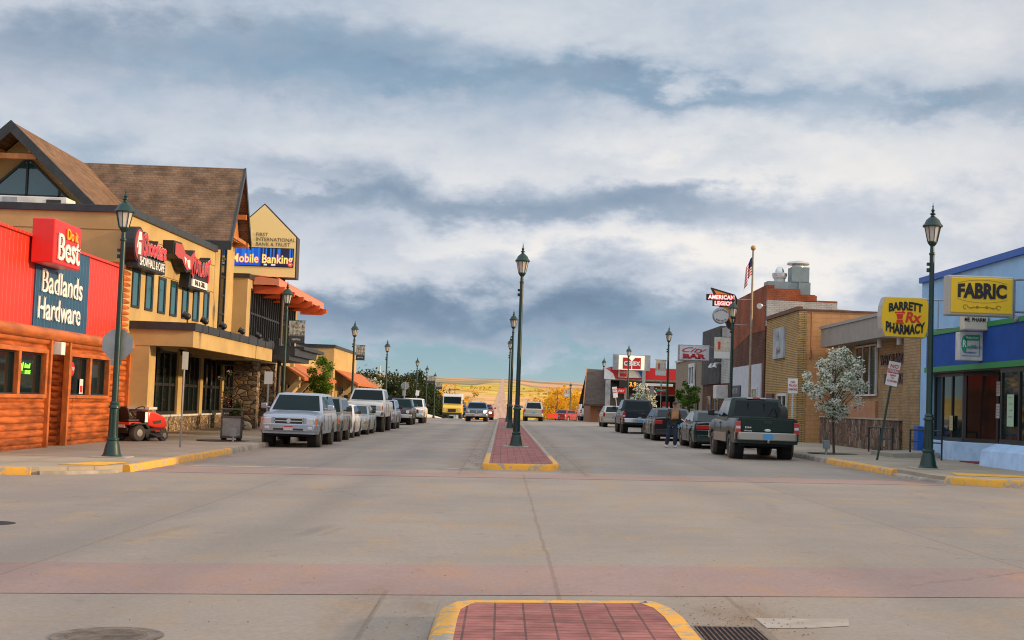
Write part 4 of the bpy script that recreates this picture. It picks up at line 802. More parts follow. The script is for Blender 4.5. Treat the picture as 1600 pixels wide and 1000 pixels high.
papers = [(14.43, 41.42, 2.55, .34, .42, 'large white notice high on the glazed shop door', nw), (14.43, 40.90, 2.5, .30, .6, 'grey sheet of notices on the glazed shop door', dirty_white), (14.43, 41.42, 1.9, .3, .42, 'white notice in the middle of the glazed shop door', nw), (14.43, 40.2, 2.15, .5, .3, 'wide grey notice on the right leaf of the shop door', dirty_white), (14.43, 40.1, 1.85, .22, .28, 'small red and white notice on the shop door', nr), (13.47, 37.7, 1.9, .5, .85, 'tall pale green poster in the right shop window', mat('poster_green', (0.35, 0.5, 0.33), .7)), (13.67, 43.3, 1.5, .3, .45, 'yellowish poster low in the left shop window', mat('poster_cream', (0.45, .38, .2), .7)), (14.43, 40.6, 1.2, .55, .5, 'faded poster with teal print low on the shop door', mat('poster_teal', (0.05, .25, .25), .7))]
for x, y, z, w_, h_, lb, m_ in papers:
    r_ = empty('window_poster', (x, y, z), lb, 'poster'); b = MB(); b.box(x-0.006, x, y-w_/2, y+w_/2, z-h_/2, z+h_/2); b.obj('sheet', m_, r_, world=True)
    b = MB()
    for k in range(4): zz = z+h_/2-0.08-k*h_*0.2; b.box(x-0.009, x-0.006, y-w_*0.35, y+w_*(0.35-0.1*(k % 3)), zz-0.015, zz+0.015)
    b.obj('print', steel_g if m_ is not nr else nw, r_, world=True)
def handrail(name, pts, lab):
    r_ = empty(name, pts[0], lab, 'handrail')
    top = [(x, y, z+0.85) for x, y, z in pts]; mid = [(x, y, z+0.5) for x, y, z in pts]
    b = MB(); b.tube(top, 0.025); b.tube(mid, 0.02); b.obj('rail', black_pt, r_, world=True)
    for p in pts: b = MB(); b.cyl((p[0], p[1], p[2]-0.1), (p[0], p[1], p[2]+0.87), 0.028, n=8); b.obj('post', black_pt, r_, world=True)
    return r_
def gz(x, y, h=0.15): return (x, y, G(x, y)+h)
handrail('handrail', [gz(12.75, 44.4), gz(12.9, 43.3)], 'short black handrail on the pavement beside the blue corner shop'); handrail('handrail', [gz(12.72, 49.3), gz(12.72, 47.8), gz(12.72, 46.3)], 'black handrail of the brick office ramp behind the leaning sign')
handrail('handrail', [gz(12.75, 42.3), gz(12.9, 41.7)], 'stub of black handrail directly behind the right lamp post')
b = MB(); b.prism([(12.0, 43.6, 0.3), (13.4, 43.6, 0.36), (13.4, 43.6, 0.58), (12.0, 43.6, 0.50)], (0, 2.6, 0)); st_o = b.obj('ramp_step', concrete, kind='structure')
# ---- shop signs on brackets
s_ = empty('shop_sign', (11.95, 36, 4.8), 'yellow box sign reading fabric, projecting over the corner pavement', 'sign'); sil = mat('sign_rim', (0.42, 0.40, 0.36), 0.4, 0.3)
b = MB(); b.box(11.19, 12.87, 35.9, 36.3, 4.25, 5.27); b.obj('sign_box', sil, s_, world=True, bevel=0.03)
b = MB(); b.box(11.26, 12.83, 35.87, 35.92, 4.31, 5.22); b.obj('sign_face', yellow_sg, s_, world=True, bevel=0.04)
mb = text_mb('FABRIC', 0.7, bold=0.045, depth=0.012); xs = [p[0] for p in mb.v]; cx = (min(xs)+max(xs))/2; k = 1.24/(max(xs)-min(xs)); mb.v = [((x-cx)*k, (y*0.34/0.729)*(1.12-0.5*((x-cx)*k)**2), z) for x, y, z in mb.v]; place(mb, (12.05, 35.865, 4.86), '-y').obj('lettering', black_pt, s_, world=True)
b = MB()
orn = mat('ornament_line', (0.30, 0.17, 0.02), 0.5)
def arcline(b, cx, cz, r, a0, a1, y, rad=0.008, n=8, sx=1.0): b.tube([(cx+r*sx*cos(radians(a0+(a1-a0)*i/n)), y, cz+r*sin(radians(a0+(a1-a0)*i/n))) for i in range(n+1)], rad, 4)
for s in (-1, 1):
    arcline(b, 12.05+s*0.42, 4.47, 0.055, 0, 300, 35.862); arcline(b, 12.05+s*0.28, 4.49, 0.05, 180, 360, 35.862, sx=1.6); arcline(b, 12.05+s*0.12, 4.47, 0.03, 0, 360, 35.862)
b.tube([(11.75, 35.862, 4.455), (12.05, 35.862, 4.47), (12.35, 35.862, 4.455)], 0.007, 4); b.obj('ornament', orn, s_, world=True)
b = MB(); arcline(b, 12.05, 6.9, 2.32, 254, 286, 35.868, 0.006); arcline(b, 12.05, 2.9, 2.26, 74, 106, 35.868, 0.006); b.obj('moulding', orn, s_, world=True)
b = MB(); b.cyl((12.87, 36.1, 5.22), (13.5, 36.1, 5.25), 0.03); b.cyl((12.87, 36.1, 4.4), (13.5, 36.1, 4.4), 0.03); b.cyl((12.95, 36.1, 4.2), (12.95, 36.1, 5.2), 0.03); b.sphere((12.98, 36.05, 4.22), 0.09, 10, 6); b.obj('bracket', steel_g, s_, world=True)
s_ = empty('shop_sign', (11.25, 40, 4.4), 'yellow barrel shaped chemist sign with red mortar, projecting over the pavement', 'sign')
out = [(10.67, 5.0), (11.86, 5.0), (11.93, 4.80), (11.95, 4.45), (11.90, 4.05), (11.84, 3.86), (10.68, 3.86), (10.60, 4.1), (10.565, 4.45), (10.59, 4.75)]
b = MB(); b.prism([(x, 39.95, z) for x, z in out], (0, 0.4, 0)); b.obj('sign_box', sil, s_, world=True, bevel=0.02)
b = MB(); b.prism([(11.255+(x-11.255)*0.96, 39.93, 4.43+(z-4.43)*0.96) for x, z in out], (0, 0.03, 0)); b.obj('sign_face', yellow_sg, s_, world=True)
for tx, zc, cv, hh, wd in (('BARRETT', 4.74, -0.22, 0.23, 0.95), ('PHARMACY', 4.07, 0.22, 0.27, 1.10)):
    mb = text_mb(tx, 0.7, bold=0.04, depth=0.012); xs = [p[0] for p in mb.v]; cx = (min(xs)+max(xs))/2; k = wd/(max(xs)-min(xs)); mb.v = [((x-cx)*k, y*hh/0.729+1.3*cv*((x-cx)*k)**2, z) for x, y, z in mb.v]; place(mb, (11.26, 39.925, zc), '-y').obj('lettering', black_pt, s_, world=True)
rdp = mat('sign_red', (0.62, 0.03, 0.01), 0.4); b = MB()
for p in ([(11.0, 4.28), (11.2, 4.28), (11.18, 4.36), (11.02, 4.36)], [(11.03, 4.38), (11.17, 4.38), (11.2, 4.52), (11.0, 4.52)], [(10.96, 4.54), (11.24, 4.54), (11.24, 4.58), (10.96, 4.58)], [(11.16, 4.58), (11.20, 4.58), (11.24, 4.68), (11.19, 4.68)], [(10.98, 4.24), (11.22, 4.24), (11.22, 4.27), (10.98, 4.27)]): b.prism([(x, 39.92, z) for x, z in p], (0, 0.01, 0))
b.obj('mortar_emblem', rdp, s_, world=True); mb = text_mb('Rx', 0.28, bold=0.03, shear=0.2, depth=0.01, xs=0.95); place(mb, (11.45, 39.925, 4.42), '-y').obj('lettering', rdp, s_, world=True)
b = MB(); b.cyl((11.9, 40.15, 4.96), (13.5, 40.15, 4.98), 0.02); b.cyl((11.9, 40.15, 4.1), (13.5, 40.15, 4.3), 0.02); b.cyl((12.25, 40.15, 4.1), (12.25, 40.15, 4.98), 0.015); b.obj('bracket', steel_g, s_, world=True)
s_ = empty('shop_sign', (13.2, 40, 3.7), 'white box sign with green logo, hung on the royal blue band', 'sign')
b = MB(); b.box(12.78, 13.46, 39.9, 40.25, 3.28, 4.08); b.obj('sign_box', dirty_white, s_, world=True, bevel=0.02)
gp = mat('sign_green', (0.02, 0.33, 0.16), 0.5); b = MB(); b.box(12.95, 13.33, 39.885, 39.9, 3.84, 4.0); b.prism([(12.92+0.08*cos(2*pi*k/20), 39.885, 3.74+0.24*sin(2*pi*k/20)) for k in range(20)], (0, 0.015, 0)); b.obj('sign_print', gp, s_, world=True)
b = MB(); b.box(12.86, 13.36, 39.892, 39.9, 3.40, 3.42); b.box(13.34, 13.36, 39.892, 39.9, 3.42, 4.0); b.obj('sign_border', gp, s_, world=True)
place(text_mb('Health', 0.10, bold=0.01), (13.1, 39.89, 3.66), '-y').obj('lettering', gp, s_, world=True); place(text_mb('Mart.', 0.10), (13.27, 39.886, 3.66), '-y').obj('lettering', steel_g, s_, world=True); place(text_mb('Medicine Center', 0.06, xs=0.6), (13.14, 39.88, 3.92), '-y').obj('lettering', white_pt, s_, world=True); place(text_mb('PHARMACY', 0.045), (13.1, 39.89, 3.5), '-y').obj('lettering', btrim, s_, world=True); place(text_mb('R', 0.2, bold=0.02, xs=.6), (12.92, 39.88, 3.74), '-y').obj('lettering', white_pt, s_, world=True)
s_ = empty('shop_sign', (13.1, 39.6, 4.4), 'old white box sign half hidden above the blue band, under the yellow fabric sign', 'sign'); b = MB(); b.box(12.78, 13.46, 39.5, 39.9, 4.12, 4.55); b.obj('sign_box', mat('cream_sign', (0.62, 0.55, 0.42), .6), s_, world=True, bevel=0.03); place(text_mb('ME. PHARM', 0.11, bold=0.01, xs=0.75), (13.08, 39.49, 4.40), '-y').obj('lettering', black_pt, s_, world=True)
# ---- brick office with deep fascia
buff = brick('buff_brick', (0.40, 0.255, 0.12), (0.32, 0.20, 0.095), (0.20, 0.15, 0.10), 0.30, 0.10, 0.5, 0.012, 0.85, 0.15)
of = empty('office_building', (13.5, 53, 0.4), 'low buff brick office with grey metal fascia and upright stone planter', 'building')
b = MB(); b.box(14.3, 30, 48.0, 60.4, -0.2, 4.5); b.box(13.5, 30, 46.05, 48.0, -0.2, 4.6); b.obj('wall', buff, of, world=True)
fas = wavy('fascia_metal', (0.27, 0.245, 0.21), 0.25, 1, 0.4, 0.5, 0.1, True); b = MB(); b.box(13.42, 30, 48.0, 60.3, 4.45, 5.22); b.box(13.44, 14.4, 46.3, 48.0, 4.62, 5.2); b.obj('fascia', fas, of, world=True); b = MB(); b.box(13.36, 30, 46.2, 60.35, 5.22, 5.34); b.obj('coping', mat('fascia_top', (0.30, 0.28, 0.25), .5), of, world=True)
for y in (49.6, 52.2): b = MB(); b.cyl((13.8, y, 4.15), (13.8, y, 4.45), 0.10, n=14); b.obj('ceiling_light', dirty_white, of, world=True, smooth=40)
window_part(of, '-x', (14.28, 55.9, 3.4), 3.3, 2.0, dirty_white, glass_dk, 0.07, 0.08, (0.35, 0.68))
b = MB(); b.box(14.2, 14.3, 54.2, 58.6, 1.50, 2.2); b.obj('terracotta_panel', mat('terracotta', (0.42, 0.20, 0.10), 0.85, var=0.1), of, world=True)
b = MB(); b.box(13.4, 14.25, 48.0, 60.0, -0.3, 1.50); b.obj('stone_planter', stone_u, of, world=True); b = MB(); b.box(13.36, 14.3, 47.95, 60.05, 1.50, 1.56); b.obj('planter_cap', concrete, of, world=True)
letb = mat('brown_letters', (0.07, 0.03, 0.02), 0.5)
for tx, z, y in (('WEST PLAINS', 3.72, 52.3), ('INSURANCE', 3.0, 51.9)):
    b = text_mb(tx, 0.7, bold=0.01, depth=0.04); xs = [p[0] for p in b.v]; k = (3.1 if y > 52 else 2.6)/(max(xs)-min(xs)); b.v = [(p[0]*k, p[1]*0.40/0.729, p[2]) for p in b.v]; place(b, (14.29, y, z), '-x').obj('lettering', letb, of, world=True)
# ---- orange painted side wall / yellow brick front
ybr = brick('yellow_brick', (0.52, 0.34, 0.13), (0.44, 0.28, 0.105), (0.13, 0.09, 0.055), 0.40, 0.078, 0.5, 0.014, 0.85, 0.12)
opt = brick('painted_block', (0.54, 0.285, 0.125), (0.52, 0.27, 0.115), (0.42, 0.22, 0.10), 0.4, 0.2, 0.5, 0.012, 0.85, 0.12, 1.0, 0.3, stain=((0.60, 0.47, 0.32), 2.2, 0.63))
yb = empty('brick_shop', (12.6, 64, 0.35), 'yellow brick shop with peeling orange painted side wall', 'building')
b = MB(); b.box(12.65, 30, 61.0, 61.4, -0.2, 6.05); b.obj('side_wall', opt, yb, world=True)
b = MB(); b.box(12.6, 12.68, 60.97, 68.4, -0.2, 6.05); b.box(12.68, 30, 61.4, 68.4, -0.2, 5.9); b.box(12.6, 12.95, 60.96, 61.0, -0.2, 6.05); b.obj('front_wall', ybr, yb, world=True)
b = MB(); b.box(12.52, 12.75, 60.9, 68.4, 6.05, 6.22); b.box(12.75, 30, 60.93, 61.45, 6.05, 6.12); b.obj('coping', mat('rust_coping', (0.12, 0.05, 0.03), 0.6, var=0.3), yb, world=True)
b = MB(); b.cyl((13.15, 60.93, 6.0), (13.15, 60.93, 4.1), 0.035, n=8); b.cyl((13.15, 60.93, 4.1), (13.1, 60.9, 4.0), 0.04, n=8); b.obj('downpipe', mat('pipe_brown', (0.25, 0.12, 0.06), .6), yb, world=True)
f = window_part(yb, '-x', (12.58, 63.9, 1.75), 2.2, 1.5, dirty_white, glass_dk, 0.12, 0.08, (0.5,)); 
b = MB(); b.box(12.5, 12.62, 66.0, 67.6, 0.3, 2.5); b.obj('door', mat('door_rust', (0.10, 0.025, 0.012), 0.6), yb, world=True)
wp = empty('wall_panel', (12.5, 64.9, 4.8), 'pale blue grey advertising panel fixed high on the yellow brick front', 'sign'); b = MB(); b.box(12.5, 12.6, 63.7, 66.2, 4.1, 5.5); b.obj('board', mat('panel_bluegrey', (0.33, 0.38, 0.40), .6, var=.2, vscale=1.2), wp, world=True)
place(text_mb('M', 0.42, bold=0.0, xs=1.2), (12.49, 65.0, 5.1), '-x').obj('lettering', steel_g, wp, world=True); place(text_mb('Ford', 0.30, shear=0.3), (12.49, 64.9, 4.45), '-x').obj('lettering', mat('faded_red', (0.4, .2, .15), .7), wp, world=True)
# ---- dark brick hall with rooftop plant
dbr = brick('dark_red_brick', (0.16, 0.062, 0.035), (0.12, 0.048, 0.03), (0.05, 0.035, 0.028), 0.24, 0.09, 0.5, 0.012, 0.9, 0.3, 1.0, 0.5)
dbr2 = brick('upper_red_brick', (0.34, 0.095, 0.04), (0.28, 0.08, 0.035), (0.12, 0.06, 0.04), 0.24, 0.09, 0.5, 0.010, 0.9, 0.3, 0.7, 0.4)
wbr = brick('whitewashed_brick', (0.46, 0.45, 0.43), (0.40, 0.39, 0.37), (0.28, 0.25, 0.22), 0.24, 0.09, 0.5, 0.012, 0.9, 0.2, 0.9, 0.4, stain=((0.36, 0.24, 0.16), 1.4, 0.62))
br = empty('brick_hall', (12.6, 73, 0.3), 'tall dark red brick hall with whitewashed side strip and white shopfront', 'building')
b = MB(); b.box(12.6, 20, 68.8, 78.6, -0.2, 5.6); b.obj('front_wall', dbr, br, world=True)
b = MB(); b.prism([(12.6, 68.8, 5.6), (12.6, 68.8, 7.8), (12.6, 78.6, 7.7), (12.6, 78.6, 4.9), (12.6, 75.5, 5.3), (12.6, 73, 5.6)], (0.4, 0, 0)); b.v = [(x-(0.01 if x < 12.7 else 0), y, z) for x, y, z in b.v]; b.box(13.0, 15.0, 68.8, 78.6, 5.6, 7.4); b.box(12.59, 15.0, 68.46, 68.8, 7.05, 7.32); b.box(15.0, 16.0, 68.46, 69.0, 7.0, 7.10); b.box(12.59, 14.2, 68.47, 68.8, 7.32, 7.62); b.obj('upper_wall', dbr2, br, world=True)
b = MB(); b.prism([(12.61, 68.45, 5.8), (21, 68.45, 5.8), (21, 68.45, 6.45), (16, 68.45, 6.72), (16, 68.45, 7.0), (12.61, 68.45, 7.05)], (0, 0.35, 0)); b.obj('side_wall', wbr, br, world=True)
b = MB(); b.box(12.54, 12.6, 69.3, 78.3, 0.2, 4.0); b.obj('white_shopfront', mat('white_board', (0.50, 0.52, 0.56), 0.6, var=.08), br, world=True)
f = window_part(br, '-x', (12.54, 70.8, 1.9), 1.5, 1.9, dirty_white, mat('amber_glass', (0.25, 0.2, 0.05), 0.2), 0.1, 0.06, (0.5,))
for y0, y1, z0, z1 in ((75.0, 78.0, 2.4, 3.0), (76.2, 77.3, 1.4, 2.1)):
    b = MB(); b.box(12.48, 12.54, y0, y1, z0, z1); q = b.obj('notice_board', mat('navy_board', (0.02, 0.02, 0.05), .5), br, world=True)
place(text_mb('400 100', 0.30, bold=0.02, xs=1.2), (12.475, 76.5, 2.7), '-x').obj('lettering', steel_g, br, world=True)
zinc = mat('zinc_sheet', (0.21, 0.27, 0.28), 0.5, 0.3, var=0.12, vscale=1.5)
du = empty('rooftop_duct', (14.0, 69.4, 7.3), 'stepped grey sheet metal duct on the brick hall roof', 'duct'); b = MB(); b.box(12.7, 14.75, 69.0, 70.0, 7.3, 8.02); b.obj('lower_casing', zinc, du, world=True, bevel=0.01); b = MB(); b.box(13.85, 14.72, 68.95, 69.9, 8.02, 8.75); b.obj('riser', zinc, du, world=True, bevel=0.01); b = MB(); b.box(14.2, 14.78, 68.93, 69.0, 7.1, 8.0); b.obj('side_casing', zinc, du, world=True)
b = MB(); b.lathe([(0.30, 0.0), (0.30, 0.14), (0.52, 0.14), (0.55, 0.19), (0.48, 0.28), (0.2, 0.33), (0.01, 0.34)], (14.25, 69.4, 8.75), 20); b.obj('cap', mat('spun_metal', (0.55, 0.54, 0.50), 0.3, 0.7), du, world=True, smooth=40)
ex = empty('roof_fan', (13.35, 69.4, 8.02), 'domed silver extractor fan beside the duct on the brick hall roof', 'fan'); spun = mat('spun_aluminium', (0.62, 0.62, 0.62), 0.3, 0.8)
b = MB(); b.lathe([(0.28, 0.0), (0.28, 0.16), (0.34, 0.2), (0.34, 0.30)], (13.35, 69.4, 8.02), 16); b.obj('curb', dirty_white, ex, world=True, smooth=40); b = MB(); b.lathe([(0.36, 0.28), (0.37, 0.42), (0.22, 0.48), (0.20, 0.6), (0.12, 0.72), (0.01, 0.76)], (13.35, 69.4, 8.02), 18); b.obj('dome', spun, ex, world=True, smooth=40)
fl = empty('floodlight', (12.45, 68.6, 6.8), 'white floodlight at the corner of the whitewashed strip', 'lamp'); b = MB(); b.cyl((12.6, 68.6, 6.75), (12.35, 68.5, 6.78), 0.03); b.obj('arm', steel_g, fl, world=True); b = MB(); b.cyl((12.35, 68.5, 6.78), (12.2, 68.3, 6.72), 0.06, 0.14, n=12); b.obj('head', white_pt, fl, world=True, smooth=40)
# ---- weathered timber front, beige bar
wdm = wavy('weathered_boards', (0.055, 0.052, 0.05), 0.22, 3, 0.5, 0.85, 0.35, True)
wd = empty('timber_front_shop', (12.6, 84, 0.3), 'narrow shop with charred dark timber upper front and brick below', 'building')
b = MB(); b.box(12.5, 14.5, 82.4, 89.8, 3.2, 6.55); b.obj('timber_front', wdm, wd, world=True); b = MB(); b.box(12.6, 24, 78.9, 89.8, -0.2, 3.2); b.obj('lower_wall', dbr, wd, world=True)
b = MB(); b.box(12.6, 24, 78.8, 82.4, 3.2, 6.4); b.obj('pale_wall', wbr, wd, world=True)
for y in (83.6, 86.6): window_part(wd, '-x', (12.58, y, 1.6), 1.3, 1.8, steel_g, glass_dk, 0.1, 0.06)
b = MB(); b.box(11.9, 12.6, 79.6, 80.6, 2.3, 3.05); b.obj('air_conditioner', dirty_white, wd, world=True, bevel=0.03)
for y in (81.4, 83.0):
    b = MB(); b.cyl((12.5, y, 4.35), (12.1, y, 4.35), 0.02); b.cyl((12.1, y, 4.35), (12.05, y, 4.1), 0.05, 0.15); b.obj('wall_lamp', dirty_white, wd, world=True)
bge = brick('beige_block', (0.27, 0.215, 0.15), (0.25, 0.20, 0.14), (0.20, 0.16, 0.11), 0.4, 0.2, 0.5, 0.01, 0.85, 0.1)
bb = empty('bar_building', (12.6, 96, 0.3), 'beige block bar with one bricked window behind its sign', 'building')
b = MB(); b.box(12.6, 26, 89.85, 104.0, -0.2, 5.0); b.obj('wall', bge, bb, world=True); b = MB(); b.box(12.5, 26, 89.85, 104.05, 5.0, 5.14); b.obj('coping', dirty_white, bb, world=True)
window_part(bb, '-x', (12.56, 94.6, 3.9), 2.8, 1.6, dirty_white, glass_dk, 0.25, 0.1, (0.5,))
for y in (92, 96, 99.5): b = MB(); b.box(12.5, 12.62, y-0.5, y+0.5, 0.2, 2.4); b.obj('door', mat('door_black', (0.02, 0.017, 0.015), .5), bb, world=True)
s_ = empty('bar_sign', (11.2, 84, 5.0), 'white box sign with red script above block letters, hung before the bar', 'sign')
b = MB(); b.box(10.27, 12.13, 83.85, 84.2, 4.50, 5.45); b.obj('sign_box', steel_g, s_, world=True, bevel=0.02); b = MB(); b.box(10.34, 12.07, 83.82, 83.86, 4.56, 5.39); b.obj('sign_face', mat('sign_white', (0.62, 0.62, 0.62), .45, var=.05), s_, world=True)
bred = mat('bar_red', (0.52, 0.012, 0.02), .5)
mb = text_mb('City', 0.7, bold=0.0, shear=0.55, depth=0.012); xs = [p[0] for p in mb.v]; cx = (min(xs)+max(xs))/2; k = 1.45/(max(xs)-min(xs)); mb.v = [((x-cx)*k, y*0.30/0.729, z) for x, y, z in mb.v]; place(mb, (11.2, 83.81, 5.14), '-y').obj('lettering', bred, s_, world=True)
mb = text_mb('BAR', 0.7, bold=0.05, depth=0.012); serif(mb, 0.06, 0.09); xs = [p[0] for p in mb.v]; cx = (min(xs)+max(xs))/2; k = 1.4/(max(xs)-min(xs)); mb.v = [((x-cx)*k, y*0.26/0.729, z) for x, y, z in mb.v]; place(mb, (11.2, 83.81, 4.76), '-y').obj('lettering', bred, s_, world=True)
b = MB(); b.cyl((12.13, 84, 5.35), (12.6, 84, 5.35), 0.03); b.cyl((12.13, 84, 4.65), (12.6, 84, 4.65), 0.03); b.obj('bracket', steel_g, s_, world=True)
# ---- veterans' club sign: orange arrow, neon strips, white disc
s_ = empty('club_sign', (11.2, 72, 6.8), 'orange arrow sign with glowing white and red letters and a round white disc', 'sign'); orp = mat('arrow_orange', (0.78, 0.27, 0.01), 0.45)
ar = [(10.38, 7.85), (11.60, 7.53), (11.72, 7.3), (11.65, 6.2), (11.48, 5.72), (11.28, 5.85), (10.86, 6.9)]
b = MB(); b.prism([(x, 71.9, z) for x, z in ar], (0, 0.35, 0)); b.obj('arrow', black_pt, s_, world=True)
b = MB(); b.prism([(x, 71.88, z) for x, z in ((10.52, 7.72), (11.55, 7.45), (11.64, 7.25), (11.58, 6.2), (11.45, 6.02), (10.97, 6.9))], (0, 0.02, 0)); b.obj('arrow_face', orp, s_, world=True)
b = MB(); b.box(10.13, 11.58, 71.8, 71.9, 7.19, 7.51); b.box(10.45, 11.58, 71.8, 71.9, 6.90, 7.19); b.obj('name_strip', black_pt, s_, world=True)
ng = mat('neon_red', (0.3, 0, 0), 0.5, emit=(1.0, 0.05, 0.04), estr=1.3); nwh = mat('neon_white', (.5, .4, .4), .5, emit=(1.0, 0.75, 0.68), estr=1.0)
for tx, x, z, wd_ in (('AMERICAN', 10.88, 7.35, 1.33), ('LEGION', 11.05, 7.04, 1.0)):
    for m_, bo, y in ((ng, 0.11, 71.79), (nwh, 0.03, 71.775)):
        mb = text_mb(tx, 0.7, bold=bo, depth=0.006, space=1.08); xs = [p[0] for p in mb.v]; cx = (min(xs)+max(xs))/2; k = wd_/(max(xs)-min(xs)); mb.v = [((q-cx)*k, w2*0.20/0.729, q3) for q, w2, q3 in mb.v]; place(mb, (x, y, z), '-y').obj('lettering', m_, s_, world=True)
b = MB(); b.lathe([(0.01, 0), (0.40, 0), (0.42, 0.05), (0.42, 0.25), (0.01, 0.26)], (10.86, 71.5, 6.42), 28, axis='y'); b.obj('disc_rim', steel_g, s_, world=True, smooth=30)
b = MB(); b.lathe([(0.01, 0), (0.37, 0), (0.37, 0.02), (0.01, 0.021)], (10.86, 71.475, 6.42), 28, axis='y'); b.obj('disc', mat('disc_white', (0.55, 0.55, 0.54), .5), s_, world=True)
for tx, cv, zc in (('CARL E. ROGEN', -1, 6.70), ('POST NO. 29', 1, 6.14)):
    mb = text_mb(tx, 0.075, bold=0.01); mb.v = [(x*0.8, y+cv*0.9*x*x, z) for x, y, z in mb.v]; place(mb, (10.86, 71.47, zc), '-y').obj('lettering', black_pt, s_, world=True)
b = MB(); b.cyl((11.6, 72.05, 7.3), (12.6, 72.05, 7.3), 0.03); b.cyl((11.5, 72.05, 6.0), (12.6, 72.05, 6.0), 0.03); b.obj('bracket', steel_g, s_, world=True)
# ---- flag pole with a hanging flag
fp = empty('flagpole', (11.8, 68.1, 0.38), 'tall weathered flagpole with gilded ball before the brick hall', 'flagpole')
b = MB(); b.cyl((11.8, 68.1, 0.3), (11.8, 68.1, 9.4), 0.065, 0.045, n=12); b.obj('pole', mat('pole_tan', (0.30, 0.24, 0.16), .5, var=.2), fp, world=True, smooth=40); b = MB(); b.sphere((11.8, 68.1, 9.5), 0.13, 14, 9); b.obj('ball', mat('ball_gilt', (0.45, 0.25, 0.08), .45), fp, world=True, smooth=60)
fm = bpy.data.materials.new('flag_cloth'); fm.use_nodes = True; t = NT(fm.node_tree); bs = t.n['Principled BSDF']; u, v, _ = t.sep(t.node('ShaderNodeUVMap').outputs[0])
stripe = t.m('GREATER_THAN', t.m('FRACT', t.m('MULTIPLY', v, 6.5)), 0.5); c = t.mix(stripe, (0.50, 0.012, 0.03), (0.62, 0.60, 0.58)); can = t.m('MULTIPLY', t.m('LESS_THAN', u, 0.4), t.m('GREATER_THAN', v, 0.46)); t.put(bs.inputs['Base Color'], t.mix(can, c, (0.015, 0.025, 0.11))); bs.inputs['Roughness'].default_value = 0.9
n_ = 22; V = []; UV = []
for i in range(n_+1):
    for j in range(n_+1):
        u, v = i/n_, j/n_
        # hoist along the pole, fly end hanging down in folds
        x = 11.75-0.30*u**0.6-0.07*sin(u*9+v*2)*u; y = 68.1-0.05-0.18*sin(u*11+v*1.5)*u; z = 9.05-0.85*(1-v)-0.80*u**1.1
        V.append((x, y, z)); UV.append((u, v))
b = MB(); b.add(V, [(i*(n_+1)+j, (i+1)*(n_+1)+j, (i+1)*(n_+1)+j+1, i*(n_+1)+j+1) for i in range(n_) for j in range(n_)]); flg = b.obj('flag', fm, None, smooth=80)
ul = flg.data.uv_layers.new(name='uv'); 
for lp in flg.data.loops: ul.data[lp.index].uv = UV[lp.vertex_index]
tag(flg, 'stars and stripes flag hanging limp from the tall flagpole', 'flag')
# ---- filling station and brown gabled building
redc = mat('canopy_red', (0.52, 0.012, 0.012), 0.45, var=0.05); gs = empty('fuel_canopy', (14, 124, 0.3), 'red and white filling station canopy with a blue swoosh', 'canopy')
b = MB(); b.box(9.75, 26, 120.0, 134, 4.25, 5.30); b.obj('fascia', redc, gs, world=True); b = MB(); b.box(9.9, 26, 120.2, 133.8, 4.15, 4.25); b.obj('soffit', dirty_white, gs, world=True)
b = MB(); b.prism([(9.2, 119.9, 5.12), (9.3, 119.9, 5.12), (10.0, 119.9, 4.7), (10.25, 119.9, 4.15), (9.2, 119.9, 4.15)], (0, 0.1, 0)); b.prism([(10.5, 119.88, 5.25), (11.9, 119.88, 5.3), (12.5, 119.88, 5.0), (12.85, 119.88, 4.35), (10.5, 119.88, 4.35)], (0, 0.1, 0)); b.obj('white_panel', white_pt, gs, world=True)
b = MB(); b.prism([(11.75, 119.85, 5.28), (12.05, 119.85, 5.28), (12.6, 119.85, 4.95), (12.85, 119.85, 4.40), (12.6, 119.85, 4.40), (12.35, 119.85, 4.85)], (0, 0.03, 0)); b.obj('blue_swoosh', mat('swoosh_blue', (0.01, 0.12, 0.55), .5), gs, world=True)
b = MB(); b.prism([(12.05, 119.84, 5.28), (12.75, 119.84, 5.28), (13.0, 119.84, 4.36), (12.86, 119.84, 4.36), (12.62, 119.84, 4.95)], (0, 0.03, 0)); b.obj('red_swoosh', redc, gs, world=True)
for x, y in ((11.5, 123), (11.5, 131), (17, 123), (17, 131)): b = MB(); b.box(x-.15, x+.15, y-.15, y+.15, 0, 4.2); b.obj('column', dirty_white, gs, world=True)
pump_m = mat('pump_white', (.6, .6, .6), .5)
for x, y, s in ((12.6, 126, 'fuel pump under the red canopy, nearer the street'), (15.6, 126, 'fuel pump under the red canopy, further from the street')):
    r_ = empty('fuel_pump', (x, y, G(x, y)), s, 'fuel pump'); b = MB(); b.box(x-.35, x+.35, y-.25, y+.25, 0.2, 2.0); b.obj('body', pump_m, r_, world=True, bevel=.04); b = MB(); b.box(x-.3, x+.3, y-.27, y-.25, 1.2, 1.7); b.obj('display', black_pt, r_, world=True); b = MB(); b.box(x-.36, x+.36, y-.26, y+.26, 1.85, 2.3); b.obj('head', redc, r_, world=True)
st = empty('station_shop', (22, 140, 0.3), 'white filling station shop behind the red canopy', 'building'); b = MB(); b.box(13.5, 34, 138, 150, -0.5, 3.8); b.obj('wall', dirty_white, st, world=True); window_part(st, '-y', (17, 137.95, 1.8), 5, 2.2, frame_blk, glass_dk, .1, .1, (.25, .5, .75)); b = MB(); b.box(13.4, 34, 137.9, 138, 3.0, 3.8); b.obj('red_stripe', redc, st, world=True)
ps = empty('price_sign', (11.7, 128, 0.2), 'tall lit fuel station price sign with red double square logo', 'sign'); litw = mat('lit_sign_white', (.7, .68, .6), .5, emit=(1.0, 0.88, 0.62), estr=0.55)
